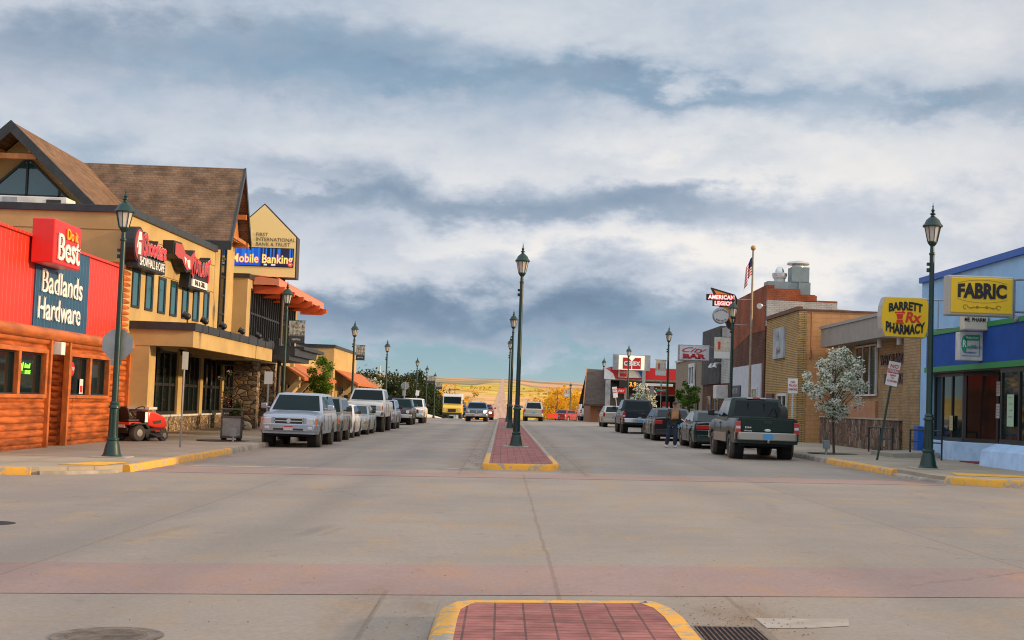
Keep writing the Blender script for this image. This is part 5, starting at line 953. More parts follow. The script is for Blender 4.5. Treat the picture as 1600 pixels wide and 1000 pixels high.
b = MB(); b.box(9.9, 13.3, 119.2, 119.5, 5.0, 6.42); b.obj('grey_cabinet', steel_g, ps, world=True); b = MB(); b.box(10.42, 12.75, 119.0, 119.3, 5.05, 6.35); b.obj('lit_panel', litw, ps, world=True)
b = MB(); 
for s in (-1, 1): b.prism([(11.6+s*0.04, 118.98, 5.12), (11.6+s*0.82, 118.98, 5.12), (11.6+s*0.82, 118.98, 6.15), (11.6+s*0.3, 118.98, 6.15), (11.6+s*0.04, 118.98, 5.85)], (0, 0.02, 0))
b.obj('logo', redc, ps, world=True); mb = text_mb('CENEX', 0.7, bold=0.05); xs = [p[0] for p in mb.v]; k = 1.5/(max(xs)-min(xs)); mb.v = [(p[0]*k, p[1]*0.38/0.729, p[2]) for p in mb.v]; place(mb, (11.6, 118.97, 5.6), '-y').obj('lettering', white_pt, ps, world=True)
b = MB(); b.box(10.55, 12.4, 119.0, 119.3, 3.42, 4.02); b.obj('price_panel', black_pt, ps, world=True); place(text_mb('3.9', 0.38, bold=0.02), (11.75, 118.98, 3.72), '-y').obj('lettering', mat('led_amber', (.3, .1, 0), .5, emit=(1, .35, .05), estr=1.6), ps, world=True)
b = MB(); b.box(10.35, 11.1, 118.96, 119.0, 2.88, 3.36); b.obj('pay_panel', redc, ps, world=True); place(text_mb('PAY', 0.2, bold=0.02, shear=.2), (10.7, 118.94, 3.1), '-y').obj('lettering', white_pt, ps, world=True)
b = MB(); b.box(9.3, 9.75, 119.2, 119.5, 0.1, 4.1); b.obj('post', steel_g, ps, world=True); b = MB(); b.box(12.6, 12.9, 119.2, 119.5, 0.1, 5.0); b.obj('post', steel_g, ps, world=True)
b = MB(); b.box(10.6, 11.25, 119.84, 119.86, 4.42, 5.18); b.obj('small_logo', redc, gs, world=True); mb = text_mb('CENEX', 0.16, bold=.02, xs=.8); place(mb, (10.93, 119.83, 4.8), '-y').obj('lettering', white_pt, gs, world=True)
for r_ in [gs, ps]+[o for o in COL.objects if o.name.startswith('fuel_pump')]: r_.location.y += 10
shk = mat('brown_shake', (0.085, 0.060, 0.045), 0.9, var=0.2, vscale=2); gbm = empty('gabled_building', (10, 134, 0.3), 'dark brown shingled building with a steep roof beyond the fuel sign', 'building')
b = MB(); b.add([(7.55, 132, 1.85), (12.6, 132, 1.85), (12.6, 138, 5.1), (8.1, 138, 5.25), (7.55, 132, 1.65), (12.6, 132, 1.65), (12.6, 138, 4.9), (8.1, 138, 5.05)], [(0, 1, 2, 3), (7, 6, 5, 4), (0, 4, 5, 1), (0, 3, 7, 4), (1, 5, 6, 2), (2, 6, 7, 3)]); b.add([(8.1, 138, 5.25), (12.6, 138, 5.1), (12.6, 144, 1.8), (7.7, 144, 1.8)], [(0, 1, 2, 3)]); b.obj('roof', shk, gbm, world=True)
b = MB(); b.prism([(8.2, 132.6, -0.5), (8.2, 132.6, 1.9), (8.2, 138, 4.9), (8.2, 143.4, 1.9), (8.2, 143.4, -0.5)], (4.2, 0, 0)); b.obj('wall', mat('orange_brown_wall', (0.25, 0.10, 0.04), .8), gbm, world=True)
b = MB(); b.prism([(7.47, 131.95, 1.9), (8.02, 138, 5.3), (8.02, 138, 5.05), (7.47, 131.95, 1.6)], (0.10, 0, 0)); b.obj('rake_board', timber, gbm, world=True)
# ================================================================ VEHICLES
def paint(name, c, metal=0.35, rough=0.32, dust=0.35): return mat('paint_'+name, c, rough, metal, coat=0.35 if max(c) > .1 else .12, dust=dust, spec=.5 if max(c) > .1 else .3)
P_ = dict(silver=paint('silver_blue', (0.36, 0.40, 0.46), 0.55), grey=paint('warm_grey', (0.17, 0.165, 0.15), 0.5, dust=.5), white=paint('white', (0.66, 0.64, 0.60), 0.0), sage=paint('sage', (0.33, 0.35, 0.30), 0.4), cream=paint('cream_white', (0.70, 0.67, 0.60), 0.0),
          lsilver=paint('light_silver', (0.30, 0.34, 0.40), 0.5), black=paint('black', (0.012, 0.012, 0.014), 0.0, .25, .15), dgreen=paint('dark_green', (0.001, 0.017, 0.013), 0.0, 0.28, dust=.08), dgreen2=paint('bottle_green', (0.005, 0.022, 0.020), 0.0, .25, dust=.12), charcoal=paint('charcoal', (0.018, 0.022, 0.030), 0.0, .25, .15), blue=paint('slate_blue', (0.09, 0.15, 0.26), 0.4, dust=.5), tan=paint('pale_gold', (0.46, 0.41, 0.33), 0.4), yellow=paint('van_yellow', (0.80, 0.50, 0.03), 0.0), red=paint('red', (0.35, 0.012, 0.012), 0.2), lower=paint('tan_lower', (0.27, 0.22, 0.16), 0.3, 0.45))
tyre_m = mat('tyre_rubber', (0.022, 0.021, 0.020), 0.85, dust=0.25); rim_m = mat('alloy_rim', (0.40, 0.40, 0.39), 0.35, 0.8, dust=0.3); chrome = mat('chrome', (0.62, 0.62, 0.62), 0.18, 0.95); trim_m = mat('black_trim', (0.02, 0.02, 0.021), 0.55, dust=.3)
cglass = mat('car_glass', (0.003, 0.012, 0.013), 0.03, spec=0.16); hl_m = mat('headlight_lens', (0.55, 0.56, 0.55), 0.12, coat=1.0); amber = mat('amber_lens', (0.65, 0.16, 0.02), 0.2, coat=1.0); tail_m = mat('tail_lens', (0.42, 0.008, 0.008), 0.2, coat=1.0); lit_hl = mat('lit_headlight', (.8, .7, .5), .2, emit=(1.0, 0.85, 0.5), estr=6.0)
under_m = mat('underbody', (0.010, 0.010, 0.010), 0.9); plate_m = mat('licence_plate', (0.55, 0.50, 0.47), 0.5); plate_r = mat('plate_red_print', (0.45, 0.05, 0.05), 0.5); plate_b = mat('plate_blue', (0.08, 0.30, 0.55), 0.5); seatm = mat('seat_grey', (0.04, 0.04, 0.04), 0.9)
def wheel_mesh(r, wd, style):
    t_ = MB(); t_.lathe([(r*0.60, -wd/2), (r*0.93, -wd/2), (r, -wd*0.32), (r, wd*0.32), (r*0.93, wd/2), (r*0.60, wd/2), (r*0.58, wd*0.3)], (0, 0, 0), 28, axis='x')
    k = MB(); k.lathe([(r*0.02, 0), (r*0.60, 0.0), (r*0.62, wd*0.12)], (wd*0.22, 0, 0), 24, axis='x')
    n = style
    for i in range(n):
        a = 2*pi*i/n; u = Vector((0, cos(a), sin(a))); w_ = Vector((0, -sin(a), cos(a))); k.obox(Vector((wd*0.30, 0, 0))+u*r*0.30, u, w_, (1, 0, 0), r*0.27, r*0.075, 0.02)
    k.lathe([(0.001, 0.05), (r*0.15, 0.04), (r*0.17, 0.0)], (wd*0.28, 0, 0), 12, axis='x')
    h = MB(); h.lathe([(0.001, 0.0), (r*0.585, 0.0), (r*0.585, 0.01), (0.001, 0.011)], (wd*0.16, 0, 0), 20, axis='x'); return t_, k, h
def vehicle(name, label, loc, rz, body, W=1.85, L=4.8, wb=(0.9, 3.8), r=0.34, wt=0.22, sill=0.30, nose=0.75, hood=0.98, cowl=1.15, belt=None, deck=1.0, cab=(1.25, 1.95, 3.4, 4.2), roof=1.5, tuck=0.16, bed=None, kind='car',
            front='plain', rear='plain', splits=(0.5,), group=None, rimstyle=6, lower=None, parts=True, mirror=0.62, bumper_m=None, cat='car', lit=False, plate=True, rails=False):
    root = empty(name, loc, label, cat, rz, group); hw = W/2; belt = belt or cowl
    # --- body shell: stations along y; side skirt follows the wheel arches
    ys = set(); 
    for c in wb:
        for i in range(17): ys.add(round(c-(r+0.09)*cos(pi*i/16), 4))
    for i in range(25): ys.add(round(L*i/24, 4))
    ys |= {0.03, 0.12, L-0.03, L-0.12, cab[0], cab[3]}
    ys = sorted(y for y in ys if 0 <= y <= L)
    def top(y):
        if y < cab[0]-0.02:
            t_ = max(0, y)/(cab[0]); 
            if y < 0.12: return nose+(hood-nose)*(1-(1-y/0.12)**2)*0.75
            return hood-(hood-nose)*0.25*(1-min(1, (y-0.12)/0.4))+(cowl-hood)*t_**1.1
        if y > cab[3]: 
            q = (L-y)/0.12
            dz = deck+(belt-deck)*max(0, 1-(y-cab[3])/0.12) if bed is None else deck
            return dz-(0.05 if bed is None else 0.0)*(1-min(1, q))**2
        return cowl+(belt-cowl)*(y-cab[0])/(cab[3]-cab[0])
    V = []; n = 13
    for y in ys:
        zt = top(y); e = min(y, L-y); pinch = 0.10*(1-min(1, e/0.35))**2 if y < L/2 else 0.05*(1-min(1, e/0.3))**2
        w_ = hw-pinch; zb = sill
        for c in wb:
            d = abs(y-c)
            if d < r+0.09: zb = max(zb, r+sqrt(max(0, (r+0.09)**2-d*d)))
        zb = min(zb, zt-0.10); zm = max(zb+0.02, sill+(zt-sill)*0.52)
        half = [(w_-0.16, max(sill-0.02, zb)), (w_-0.035, zb), (w_-0.004, min(zm, zb+0.12)) if zb < zm-0.15 else (w_-0.004, zb+0.02), (w_, zm), (w_-0.025, zt-0.10 if zt-0.10 > zm else zm+0.01), (w_-0.075, zt-0.02), (w_*0.55, zt+0.02)]
        row = [(x, y, z) for x, z in half[::-1]][::-1]
        V += [(x, y, z) for x, z in half]+[(-x, y, z) for x, z in half[::-1]]
    m_ = 14; b = MB(); F = []
    for i in range(len(ys)-1):
        for k in range(m_-1): F.append((i*m_+k, (i+1)*m_+k, (i+1)*m_+k+1, i*m_+k+1))
    F.append(tuple(range(m_))[::-1]); o_ = (len(ys)-1)*m_; F.append(tuple(o_+k for k in range(m_))); b.add(V, F)
    b.obj('body', body, root, smooth=38)
    u = MB(); u.box(-hw+0.22, hw-0.22, 0.15, L-0.15, sill-0.08, sill+0.35); u.box(-hw+0.1, hw-0.1, wb[0]-r-.08, wb[0]+r+.08, sill+.15, 2*r+0.08) if False else None
    for c in wb: u.cyl((-hw+0.3, c, r), (hw-0.3, c, r), 0.06, n=8)
    for c in wb:
        for s in (1, -1): u.lathe([(r*0.3, -0.16), (r+0.10, -0.16), (r+0.10, 0.13), (r*0.3, 0.13)], (s*(hw-0.26), c, r+0.02), 14, axis='x')
    u.obj('underbody', under_m, root)
    if lower:
        for s in (1, -1): q = MB(); q.box(s*hw-0.012, s*hw+0.012, wb[0]+r+0.12, wb[1]-r-0.12, sill, sill+0.28); q.obj('lower_panel', lower, root)
    # --- cabin
    c0, c1, c2, c3 = cab; wr = hw-0.06-tuck; wbz = hw-0.055
    crown = 0.035
    def P(y, t_, s=1, o=0.0):
        x = wbz+(wr-wbz)*t_; z = belt+(roof-crown-belt)*t_; nv = Vector((roof-belt, 0, wbz-wr)).normalized(); return (s*(x+nv.x*o), y, z+nv.z*o)
    cb = MB(); 
    ring0 = [P(c0, 0, 1), P(c1, 1, 1), (wr*0.55, c1+0.02, roof), (-wr*0.55, c1+0.02, roof), P(c1, 1, -1), P(c0, 0, -1)]
    pts = [(c0, 0), (c1, 1), (c2, 1), (c3, 0)]
    A = [P(c0, 0, 1), P(c1, 1, 1), P(c2, 1, 1), P(c3, 0, 1)]; B = [P(c0, 0, -1), P(c1, 1, -1), P(c2, 1, -1), P(c3, 0, -1)]
    R0 = [(s*wr*0.6, y, roof) for s in (1, -1) for y in (c1+0.12, c2-0.12)]
    vv = A+B+R0  # 0-3 A, 4-7 B, 8,9 (+front,+rear) 10,11 (-)
    vv += [(x, y, z-0.25) for x, y, z in (A[0], A[3], B[0], B[3])]
    cb.add(vv, [(0, 1, 2, 3), (7, 6, 5, 4), (1, 8, 9, 2), (6, 11, 10, 5), (8, 10, 11, 9), (0, 4, 5, 1), (1, 5, 10, 8), (3, 2, 6, 7), (2, 9, 11, 6), (12, 0, 3, 13), (14, 15, 7, 4), (12, 14, 4, 0), (13, 3, 7, 15)])
    cb.obj('cabin', body, root, bevel=0.05, seg=3, smooth=35)
    def pane(name, ptsq, off=0.004, m=cglass, th=0.012):
        q = [Vector(p) for p in ptsq]; nv = (q[1]-q[0]).cross(q[2]-q[0]).normalized(); cen = sum(q, Vector())/len(q)
        if nv.dot(cen-Vector((0, (c0+c3)/2, belt))) < 0: nv = -nv
        g = MB(); g.prism([p+nv*(-th+off) for p in q], nv*th); return g.obj(name, m, root)
    def lerp(a, b_, t_): return tuple(a[i]+(b_[i]-a[i])*t_ for i in range(3))
    def face(a, b_, c_, d_, m1, m2, m3, m4): # a bottom-left b bottom-right c top-right d top-left, margins left right bottom top
        bl = lerp(lerp(a, b_, m1), lerp(d_, c_, m1), m3); br_ = lerp(lerp(a, b_, 1-m2), lerp(d_, c_, 1-m2), m3); tr = lerp(lerp(a, b_, 1-m2), lerp(d_, c_, 1-m2), 1-m4); tl = lerp(lerp(a, b_, m1), lerp(d_, c_, m1), 1-m4); return [bl, br_, tr, tl]
    pane('windshield', face(B[0], A[0], A[1], B[1], 0.055, 0.055, 0.05, 0.09))
    pane('rear_window', face(A[3], B[3], B[2], A[2], 0.09, 0.09, 0.14 if c3-c2 < 0.35 else 0.06, 0.12))
    for s in (1, -1):
        def yb(t_, f): # f fraction along the side at height t
            y0 = c0+(c1-c0)*t_; y1 = c3+(c2-c3)*t_; return y0+(y1-y0)*f
        e0 = [0.0]+list(splits)+[1.0]
        for i in range(len(e0)-1):
            f0, f1 = e0[i], e0[i+1]; g0 = 0.10 if i == 0 else 0.015; g1 = 0.07 if i == len(e0)-2 else 0.015
            ya, yc = c0+(c3-c0)*f0, c0+(c3-c0)*f1
            lo, hi = 0.08, 0.86
            def yy(f, t_): # vertical pillars between doors, slanted at the ends
                if f == 0.0: return c0+(c1-c0)*t_
                if f == 1.0: return c3+(c2-c3)*t_
                return c0+(c3-c0)*f
            q = [P(yy(f0, lo)+g0, lo, s), P(yy(f1, lo)-g1, lo, s), P(yy(f1, hi)-g1, hi, s), P(yy(f0, hi)+g0, hi, s)]
            if (q[1][1]-q[0][1]) > 0.15 and q[2][1]-q[3][1] > 0.05: pane('side_window', q)
    # --- wheels
    t_, k_, h_ = wheel_mesh(r, wt, rimstyle)
    first = None
    for c in wb:
        for s in (1, -1):
            x = s*(hw-wt/2-0.012)
            if first is None:
                wo_ = t_.obj('wheel', tyre_m, root, smooth=40); ro_ = k_.obj('rim', rim_m, wo_, smooth=40); ho_ = h_.obj('brake_disc', under_m, wo_); first = (wo_, ro_, ho_)
            else:
                wo_ = first[0].copy(); COL.objects.link(wo_)
                for q in first[1:]: q2 = q.copy(); COL.objects.link(q2); q2.parent = wo_
            wo_.location = (x, c, r); wo_.rotation_euler = (0.3*c, 0, 0 if s > 0 else pi)
    bm_ = bumper_m or body
    # --- front
    def wrapbar(name, y, z0, z1, m, wd_=None, dep=0.10, rear_=False):
        w2 = wd_ or hw-0.02; q = MB(); sgn = -1 if rear_ else 1; yy_ = L if rear_ else 0
        pts_ = [(-w2, yy_+sgn*0.32), (-w2-0.015, yy_+sgn*0.12), (-w2+0.12, yy_-sgn*dep*0.55), (-w2*0.45, yy_-sgn*dep), (w2*0.45, yy_-sgn*dep), (w2-0.12, yy_-sgn*dep*0.55), (w2+0.015, yy_+sgn*0.12), (w2, yy_+sgn*0.32)]
        q.prism([(x, y_, z0) for x, y_ in pts_], (0, 0, z1-z0)); return q.obj(name, m, root, bevel=0.025, seg=2, smooth=40)
    fz = nose
    if front == 'pickup':
        wrapbar('front_bumper', 0, sill+0.08, sill+0.33, bm_); 
        q = MB(); q.box(-hw*0.48, hw*0.48, -0.045, 0.05, fz-0.20, fz+0.02); g = q.obj('grille', trim_m, root, bevel=0.02)
        q = MB()
        for z in (fz-0.20, fz-0.10, fz+0.0): q.box(-hw*0.48, hw*0.48, -0.06, -0.03, z-0.012, z+0.018)
        q.box(-hw*0.48, -hw*0.46, -0.06, -0.03, fz-.2, fz); q.box(hw*0.46, hw*0.48, -0.06, -0.03, fz-.2, fz); q.lathe([(0.05, 0), (0.075, 0), (0.075, 0.015), (0.05, 0.015)], (0, -0.075, fz-0.09), 14, axis='y'); q.obj('grille_trim', chrome, root)
        q = MB(); q.box(-hw*0.5, hw*0.5, -0.115, -0.05, sill+0.12, sill+0.18); q.obj('bumper_intake', trim_m, root)
    elif front == 'slats':
        wrapbar('front_bumper', 0, sill+0.04, sill+0.27, chrome, dep=0.14)
        q = MB(); q.box(-hw*0.60, hw*0.60, -0.04, 0.05, fz-0.26, fz+0.02); q.obj('grille', trim_m, root, bevel=0.015); q = MB()
        for k in range(4): z = fz-0.24+k*0.075; q.box(-hw*0.60, hw*0.60, -0.06, -0.035, z, z+0.022)
        q.box(-0.03, 0.03, -0.065, -0.03, fz-.25, fz+.01); q.obj('grille_trim', chrome, root)
    else:
        wrapbar('front_bumper', 0, sill+0.0, sill+0.26, bm_); q = MB(); q.box(-hw*0.34, hw*0.34, -0.03, 0.05, fz-0.17, fz-0.05); q.obj('grille', trim_m, root, bevel=0.015); q = MB(); q.box(-hw*0.5, hw*0.5, -0.112, -0.04, sill+0.05, sill+0.13); q.obj('bumper_intake', trim_m, root)
    lensm = lit_hl if lit else hl_m
    for s in (1, -1):
        lw = 0.34 if kind == 'car' else 0.30; lh = 0.15 if kind == 'car' else 0.20; x1 = hw-0.11
        pl = [(s*(x1-lw), -0.035), (s*(x1-0.06), 0.0), (s*(x1+0.055), 0.10), (s*(x1+0.06), 0.26), (s*(x1-lw), 0.12)]
        if s < 0: pl = pl[::-1]
        q = MB(); q.prism([(x, y_, fz-0.10-lh/2) for x, y_ in pl], (0, 0, lh)); q.obj('headlight', lensm if (not lit or s > 0) else hl_m, root, bevel=0.02)
        q = MB(); q.box(s*(x1+0.035)-0.03, s*(x1+0.035)+0.03, 0.03, 0.20, fz-0.10-lh/2-.004, fz-0.10+lh/2+.004); q.obj('indicator', amber, root, bevel=0.01)
        if front == 'pickup' and parts: q = MB(); q.box(s*hw*0.72-0.08, s*hw*0.72+0.08, -0.10, -0.05, sill+0.14, sill+0.24); q.obj('fog_light', hl_m, root, bevel=0.02)
        # mirror
        q = MB(); y_ = c0+0.30; zm_ = belt+0.06; ms = 0.10 if kind == 'car' else 0.13
        q.box(s*(hw-0.05)-0.02 if s > 0 else -hw-0.08, s*(hw-0.05)+0.13 if s > 0 else -hw+0.07, y_, y_+0.05, zm_+0.02, zm_+0.07)
        q.prism([(s*(hw+0.05), y_-0.04, zm_-0.01), (s*(hw+0.05)+s*ms*1.7, y_-0.01, zm_+0.01), (s*(hw+0.05)+s*ms*1.7, y_-0.01, zm_+ms*1.35), (s*(hw+0.05), y_-0.04, zm_+ms*1.5)], (0, 0.10, 0)); q.obj('mirror', body if mirror > 0.6 else trim_m, root, bevel=0.03, seg=3, smooth=40)
        # doors: seams and handles
        q = MB(); doors = [c0+0.12]+[c0+(c3-c0)*f for f in splits[:2]]+([c3-0.05] if bed is None else [])
        for yd in doors: q.box(s*hw-0.006, s*hw+0.004, yd-0.006, yd+0.006, sill+0.10, belt-0.11)
        q.obj('door_seam', trim_m, root)
        for yd in doors[1:3]: q = MB(); q.box(s*hw-0.02, s*hw+0.02, yd-0.22, yd-0.06, belt-0.17, belt-0.14); q.obj('door_handle', body, root, bevel=0.008)
    # --- rear
    rt = deck if bed is not None else min(deck, belt)
    if rear == 'pickup': 
        wrapbar('rear_bumper', L, sill+0.10, sill+0.34, bumper_m or chrome, rear_=True, dep=0.13)
        q = MB(); q.box(-hw+0.20, hw-0.20, L-0.01, L+0.022, sill+0.36, deck-0.02); tg = q.obj('tailgate', body, root, bevel=0.015)
        q = MB(); q.box(-0.13, 0.13, L+0.022, L+0.034, deck-0.16, deck-0.07); hd = q.obj('handle', trim_m, tg, bevel=0.01)
        q = MB(); q.lathe([(0.001, 0), (0.10, 0.0), (0.10, 0.012), (0.001, 0.013)], (0, L+0.022, deck-0.36), 16, axis='y'); q.v = [(x, y_, deck-0.36+(z-deck+0.36)*0.42) for x, y_, z in q.v]; q.obj('badge', chrome, tg)
        for s in (1, -1): q = MB(); q.box(s*(hw-0.11)-0.075, s*(hw-0.11)+0.09, L-0.10, L+0.02, deck-0.46, deck-0.10); q.obj('tail_light', tail_m, root, bevel=0.015); q = MB(); q.box(s*(hw-0.11)-0.06, s*(hw-0.11)+0.07, L+0.018, L+0.024, deck-0.33, deck-0.25); q.obj('reversing_light', hl_m, root)
        pz = sill+0.22
    else:
        wrapbar('rear_bumper', L, sill+0.02, sill+0.28, bm_, rear_=True); pz = rt-0.33
        for s in (1, -1):
            if rear == 'wide': q = MB(); q.box(s*hw*0.56-0.38*hw+0.02, s*hw*0.56+0.38*hw-0.02, L-0.14, L+0.02, rt-0.24, rt-0.09)
            elif rear == 'suv': q = MB(); q.box(s*(hw-0.10)-0.08, s*(hw-0.10)+0.07, L-0.14, L+0.015, belt-0.30, belt+0.0)
            else: q = MB(); q.box(s*(hw-0.24)-0.16, s*(hw-0.24)+0.19, L-0.14, L+0.02, rt-0.26, rt-0.08)
            q.obj('tail_light', tail_m, root, bevel=0.015)
        if rear == 'wide': q = MB(); q.box(-hw*0.92, hw*0.92, L-0.02, L+0.03, rt-0.30, rt-0.27); q.obj('chrome_strip', chrome, root)
        if bed is None and rear != 'suv': q = MB(); q.box(-hw+0.12, hw-0.12, cab[3]+0.14, cab[3]+0.148, deck+0.0, deck+0.03); q.obj('boot_seam', trim_m, root)
    if plate:
        q = MB(); q.box(-0.155, 0.155, L+0.035 if rear != 'pickup' else L+0.10, L+0.05 if rear != 'pickup' else L+0.135, pz-0.08, pz+0.08); q.obj('licence_plate', plate_b, root)
        if front != 'plain' or True: q = MB(); q.box(-0.155, 0.155, -0.155 if front == 'slats' else -0.125, -0.10, sill+0.12, sill+0.27); fp_ = q.obj('licence_plate', plate_m, root); q = MB(); q.box(-0.15, 0.15, -0.159 if front == 'slats' else -0.129, -0.12, sill+0.22, sill+0.265); q.obj('plate_print', plate_r, fp_)
    if bed is not None:
        q = MB(); q.box(-hw+0.16, hw-0.16, c3+0.12, L-0.10, deck-0.02, deck+0.026); q.obj('bed_shade_plate', trim_m, root)  # dark plate on the closed bed top stands in for a shaded recess
    if rails:
        for s in (1, -1): q = MB(); q.tube([(s*wr*0.8, c1+0.2, roof+0.0), (s*wr*0.8, c1+0.3, roof+0.06), (s*wr*0.8, c2-0.3, roof+0.06), (s*wr*0.8, c2-0.2, roof+0.0)], 0.016, 6); q.obj('roof_rail', trim_m, root)
    return root
PK = 'vehicles parked along the left kerb'; PR = 'vehicles parked along the right kerb'
def onroad(x, y): return (x, y, G(x, y))
# left row, noses towards the viewer
v1 = vehicle('parked_pickup', 'silver blue pickup with matching bed cap, nearest in the left row', onroad(-7.08, 47.5), 0, P_['silver'], W=1.98, L=5.5, wb=(0.92, 4.2), r=0.385, wt=0.27, sill=0.46, nose=0.98, hood=1.10, cowl=1.20, deck=1.2, cab=(1.50, 2.25, 5.05, 5.4), roof=1.84, tuck=0.17, kind='pickup', front='pickup', splits=(0.33, 0.52), group=PK, cat='pickup')
q = MB(); q.box(-0.93, 0.93, 3.70, 3.73, 1.2, 1.80); 
for s in (1, -1): q = MB(); q.box(s*0.80-0.02, s*0.80+0.02, 3.62, 3.645, 1.22, 1.74); q.obj('cap_seam', trim_m, v1)
q = MB(); q.tube([(-0.82, 2.2, 1.80), (-0.80, 2.0, 1.88)], 0.012, 5); q.obj('antenna', trim_m, v1)
vehicle('parked_suv', 'dusty grey off roader with roof rails behind the silver pickup', onroad(-7.12, 54.7), 0, P_['grey'], W=1.84, L=4.6, wb=(0.85, 3.55), r=0.37, wt=0.25, sill=0.42, nose=0.92, hood=1.04, cowl=1.12, deck=1.1, cab=(1.35, 1.95, 4.05, 4.5), roof=1.74, kind='pickup', front='pickup', splits=(0.4, 0.68), group=PK, cat='suv', mirror=0.5, rails=True, rear='suv')
vehicle('parked_car', 'small white saloon parked between the grey off roader and sage saloon', onroad(-7.2, 60.7), 0, P_['white'], W=1.72, L=4.4, wb=(0.85, 3.5), r=0.31, wt=0.2, sill=0.24, nose=0.72, hood=0.86, cowl=0.98, deck=1.0, cab=(1.15, 1.95, 3.3, 3.95), roof=1.46, splits=(0.52,), group=PK, mirror=0.5)
vehicle('parked_car', 'pale sage green saloon parked in front of the tall cream pickup', onroad(-7.2, 66.9), 0, P_['sage'], W=1.82, L=4.9, wb=(0.95, 3.75), r=0.32, wt=0.2, sill=0.24, nose=0.70, hood=0.84, cowl=0.97, deck=0.98, cab=(1.3, 2.2, 3.5, 4.2), roof=1.42, splits=(0.52,), group=PK, mirror=0.5)
vehicle('parked_pickup', 'tall lifted cream white pickup on big tyres', onroad(-7.1, 73.3), 0, P_['cream'], W=2.03, L=6.3, wb=(1.0, 4.9), r=0.50, wt=0.34, sill=0.80, nose=1.36, hood=1.54, cowl=1.62, deck=1.60, cab=(1.55, 2.15, 4.1, 4.35), roof=2.26, kind='pickup', front='slats', splits=(0.55,), bed=1, group=PK, cat='pickup', mirror=0.5, rear='pickup')
vehicle('parked_suv', 'light silver suv parked behind the tall cream pickup', onroad(-7.05, 82.3), 0, P_['lsilver'], W=1.82, L=4.5, wb=(0.85, 3.5), r=0.36, wt=0.24, sill=0.38, nose=0.90, hood=1.02, cowl=1.10, deck=1.1, cab=(1.3, 1.9, 4.0, 4.4), roof=1.72, kind='pickup', front='pickup', splits=(0.4, 0.68), group=PK, cat='suv', mirror=0.5, rear='suv')
vehicle('parked_pickup', 'dark charcoal pickup with chrome grille in the left row', onroad(-7.1, 97.0), 0, P_['charcoal'], W=1.95, L=5.4, wb=(0.95, 4.2), r=0.38, wt=0.27, sill=0.46, nose=1.0, hood=1.10, cowl=1.2, deck=1.18, cab=(1.45, 2.1, 3.6, 3.8), roof=1.82, kind='pickup', front='slats', splits=(0.7,), bed=1, group=PK, cat='pickup', rear='pickup', mirror=0.5)
vehicle('parked_pickup', 'white pickup parked last in the left row, mostly hidden by the charcoal one', onroad(-6.75, 105.0), 0, P_['cream'], W=1.98, L=5.6, wb=(0.95, 4.3), r=0.38, wt=0.27, sill=0.46, nose=1.02, hood=1.12, cowl=1.2, deck=1.18, cab=(1.45, 2.1, 3.9, 4.1), roof=1.86, kind='pickup', front='slats', splits=(0.6,), bed=1, group=PK, cat='pickup', rear='pickup', mirror=0.5)
# right row, tails towards the viewer
def rear_at(x, y, L): return (x, y+L, G(x, y+L/2))
gp_ = vehicle('parked_pickup', 'dark green pickup with two tone flanks and a silver rear bumper, nearest on the right', rear_at(8.12, 43.5, 5.75), pi, P_['dgreen'], W=2.0, L=5.75, wb=(1.0, 4.55), r=0.385, wt=0.27, sill=0.50, nose=1.0, hood=1.12, cowl=1.24, deck=1.27, cab=(1.5, 2.15, 3.65, 3.95), roof=1.92, kind='pickup', front='slats', splits=(0.56,), bed=1, group=PR, cat='pickup', rear='pickup', lower=P_['lower'], bumper_m=mat('dull_bumper', (0.38, 0.35, 0.30), 0.4, 0.5), mirror=0.5)
q = MB(); q.box(-0.22, 0.22, 3.66, 3.70, 1.885, 1.925); q.obj('third_brake_light', tail_m, gp_); q = MB(); q.box(-0.30, -0.12, 3.65, 3.705, 1.88, 1.92); q.box(0.12, 0.30, 3.65, 3.705, 1.88, 1.92); q.obj('cargo_light', hl_m, gp_)
q = MB(); q.box(-0.27, -0.24, 3.78, 3.85, 1.32, 1.80); q.box(0.24, 0.27, 3.78, 3.85, 1.32, 1.80); q.obj('window_divider', trim_m, gp_)
q = MB(); q.cyl((-0.30, 3.97, 1.28), (-0.55, 3.97, 1.78), 0.018, n=6); q.cyl((-0.62, 3.97, 1.78), (-0.68, 3.97, 1.28), 0.018, n=6); q.obj('rear_brace', black_pt, gp_)
q = MB(); q.lathe([(0.16, -0.1), (0.36, -0.1), (0.38, 0.0), (0.36, 0.1), (0.16, 0.1)], (-0.72, 4.35, 1.30), 20, axis='x'); sp_ = q.obj('spare_tyre', tyre_m, smooth=40); 
sp_.parent = gp_
q = MB(); q.cyl((0, 5.83, 0.56), (0, 5.97, 0.56), 0.03, n=8); q.sphere((0, 5.99, 0.60), 0.035, 8, 5); q.obj('tow_ball', steel_g, gp_)
mb = text_mb('FX4', 0.055, bold=0.01, xs=1.5); mb.v = [(0.60-x, 5.775+z, 0.98+y) for x, y, z in mb.v]; mb.obj('lettering', white_pt, gp_); mb = text_mb('OFF ROAD', 0.035, bold=0.01); mb.v = [(0.60-x, 5.775+z, 0.88+y) for x, y, z in mb.v]; mb.obj('lettering', white_pt, gp_)
vehicle('parked_car', 'bottle green saloon with full width red tail lights ahead of the green pickup', rear_at(8.28, 54.0, 5.3), pi, P_['dgreen2'], W=1.95, L=5.3, wb=(1.0, 4.1), r=0.33, wt=0.22, sill=0.24, nose=0.72, hood=0.86, cowl=0.98, deck=1.0, cab=(1.5, 2.35, 3.6, 4.4), roof=1.44, splits=(0.52,), group=PR, rear='wide', mirror=0.5)
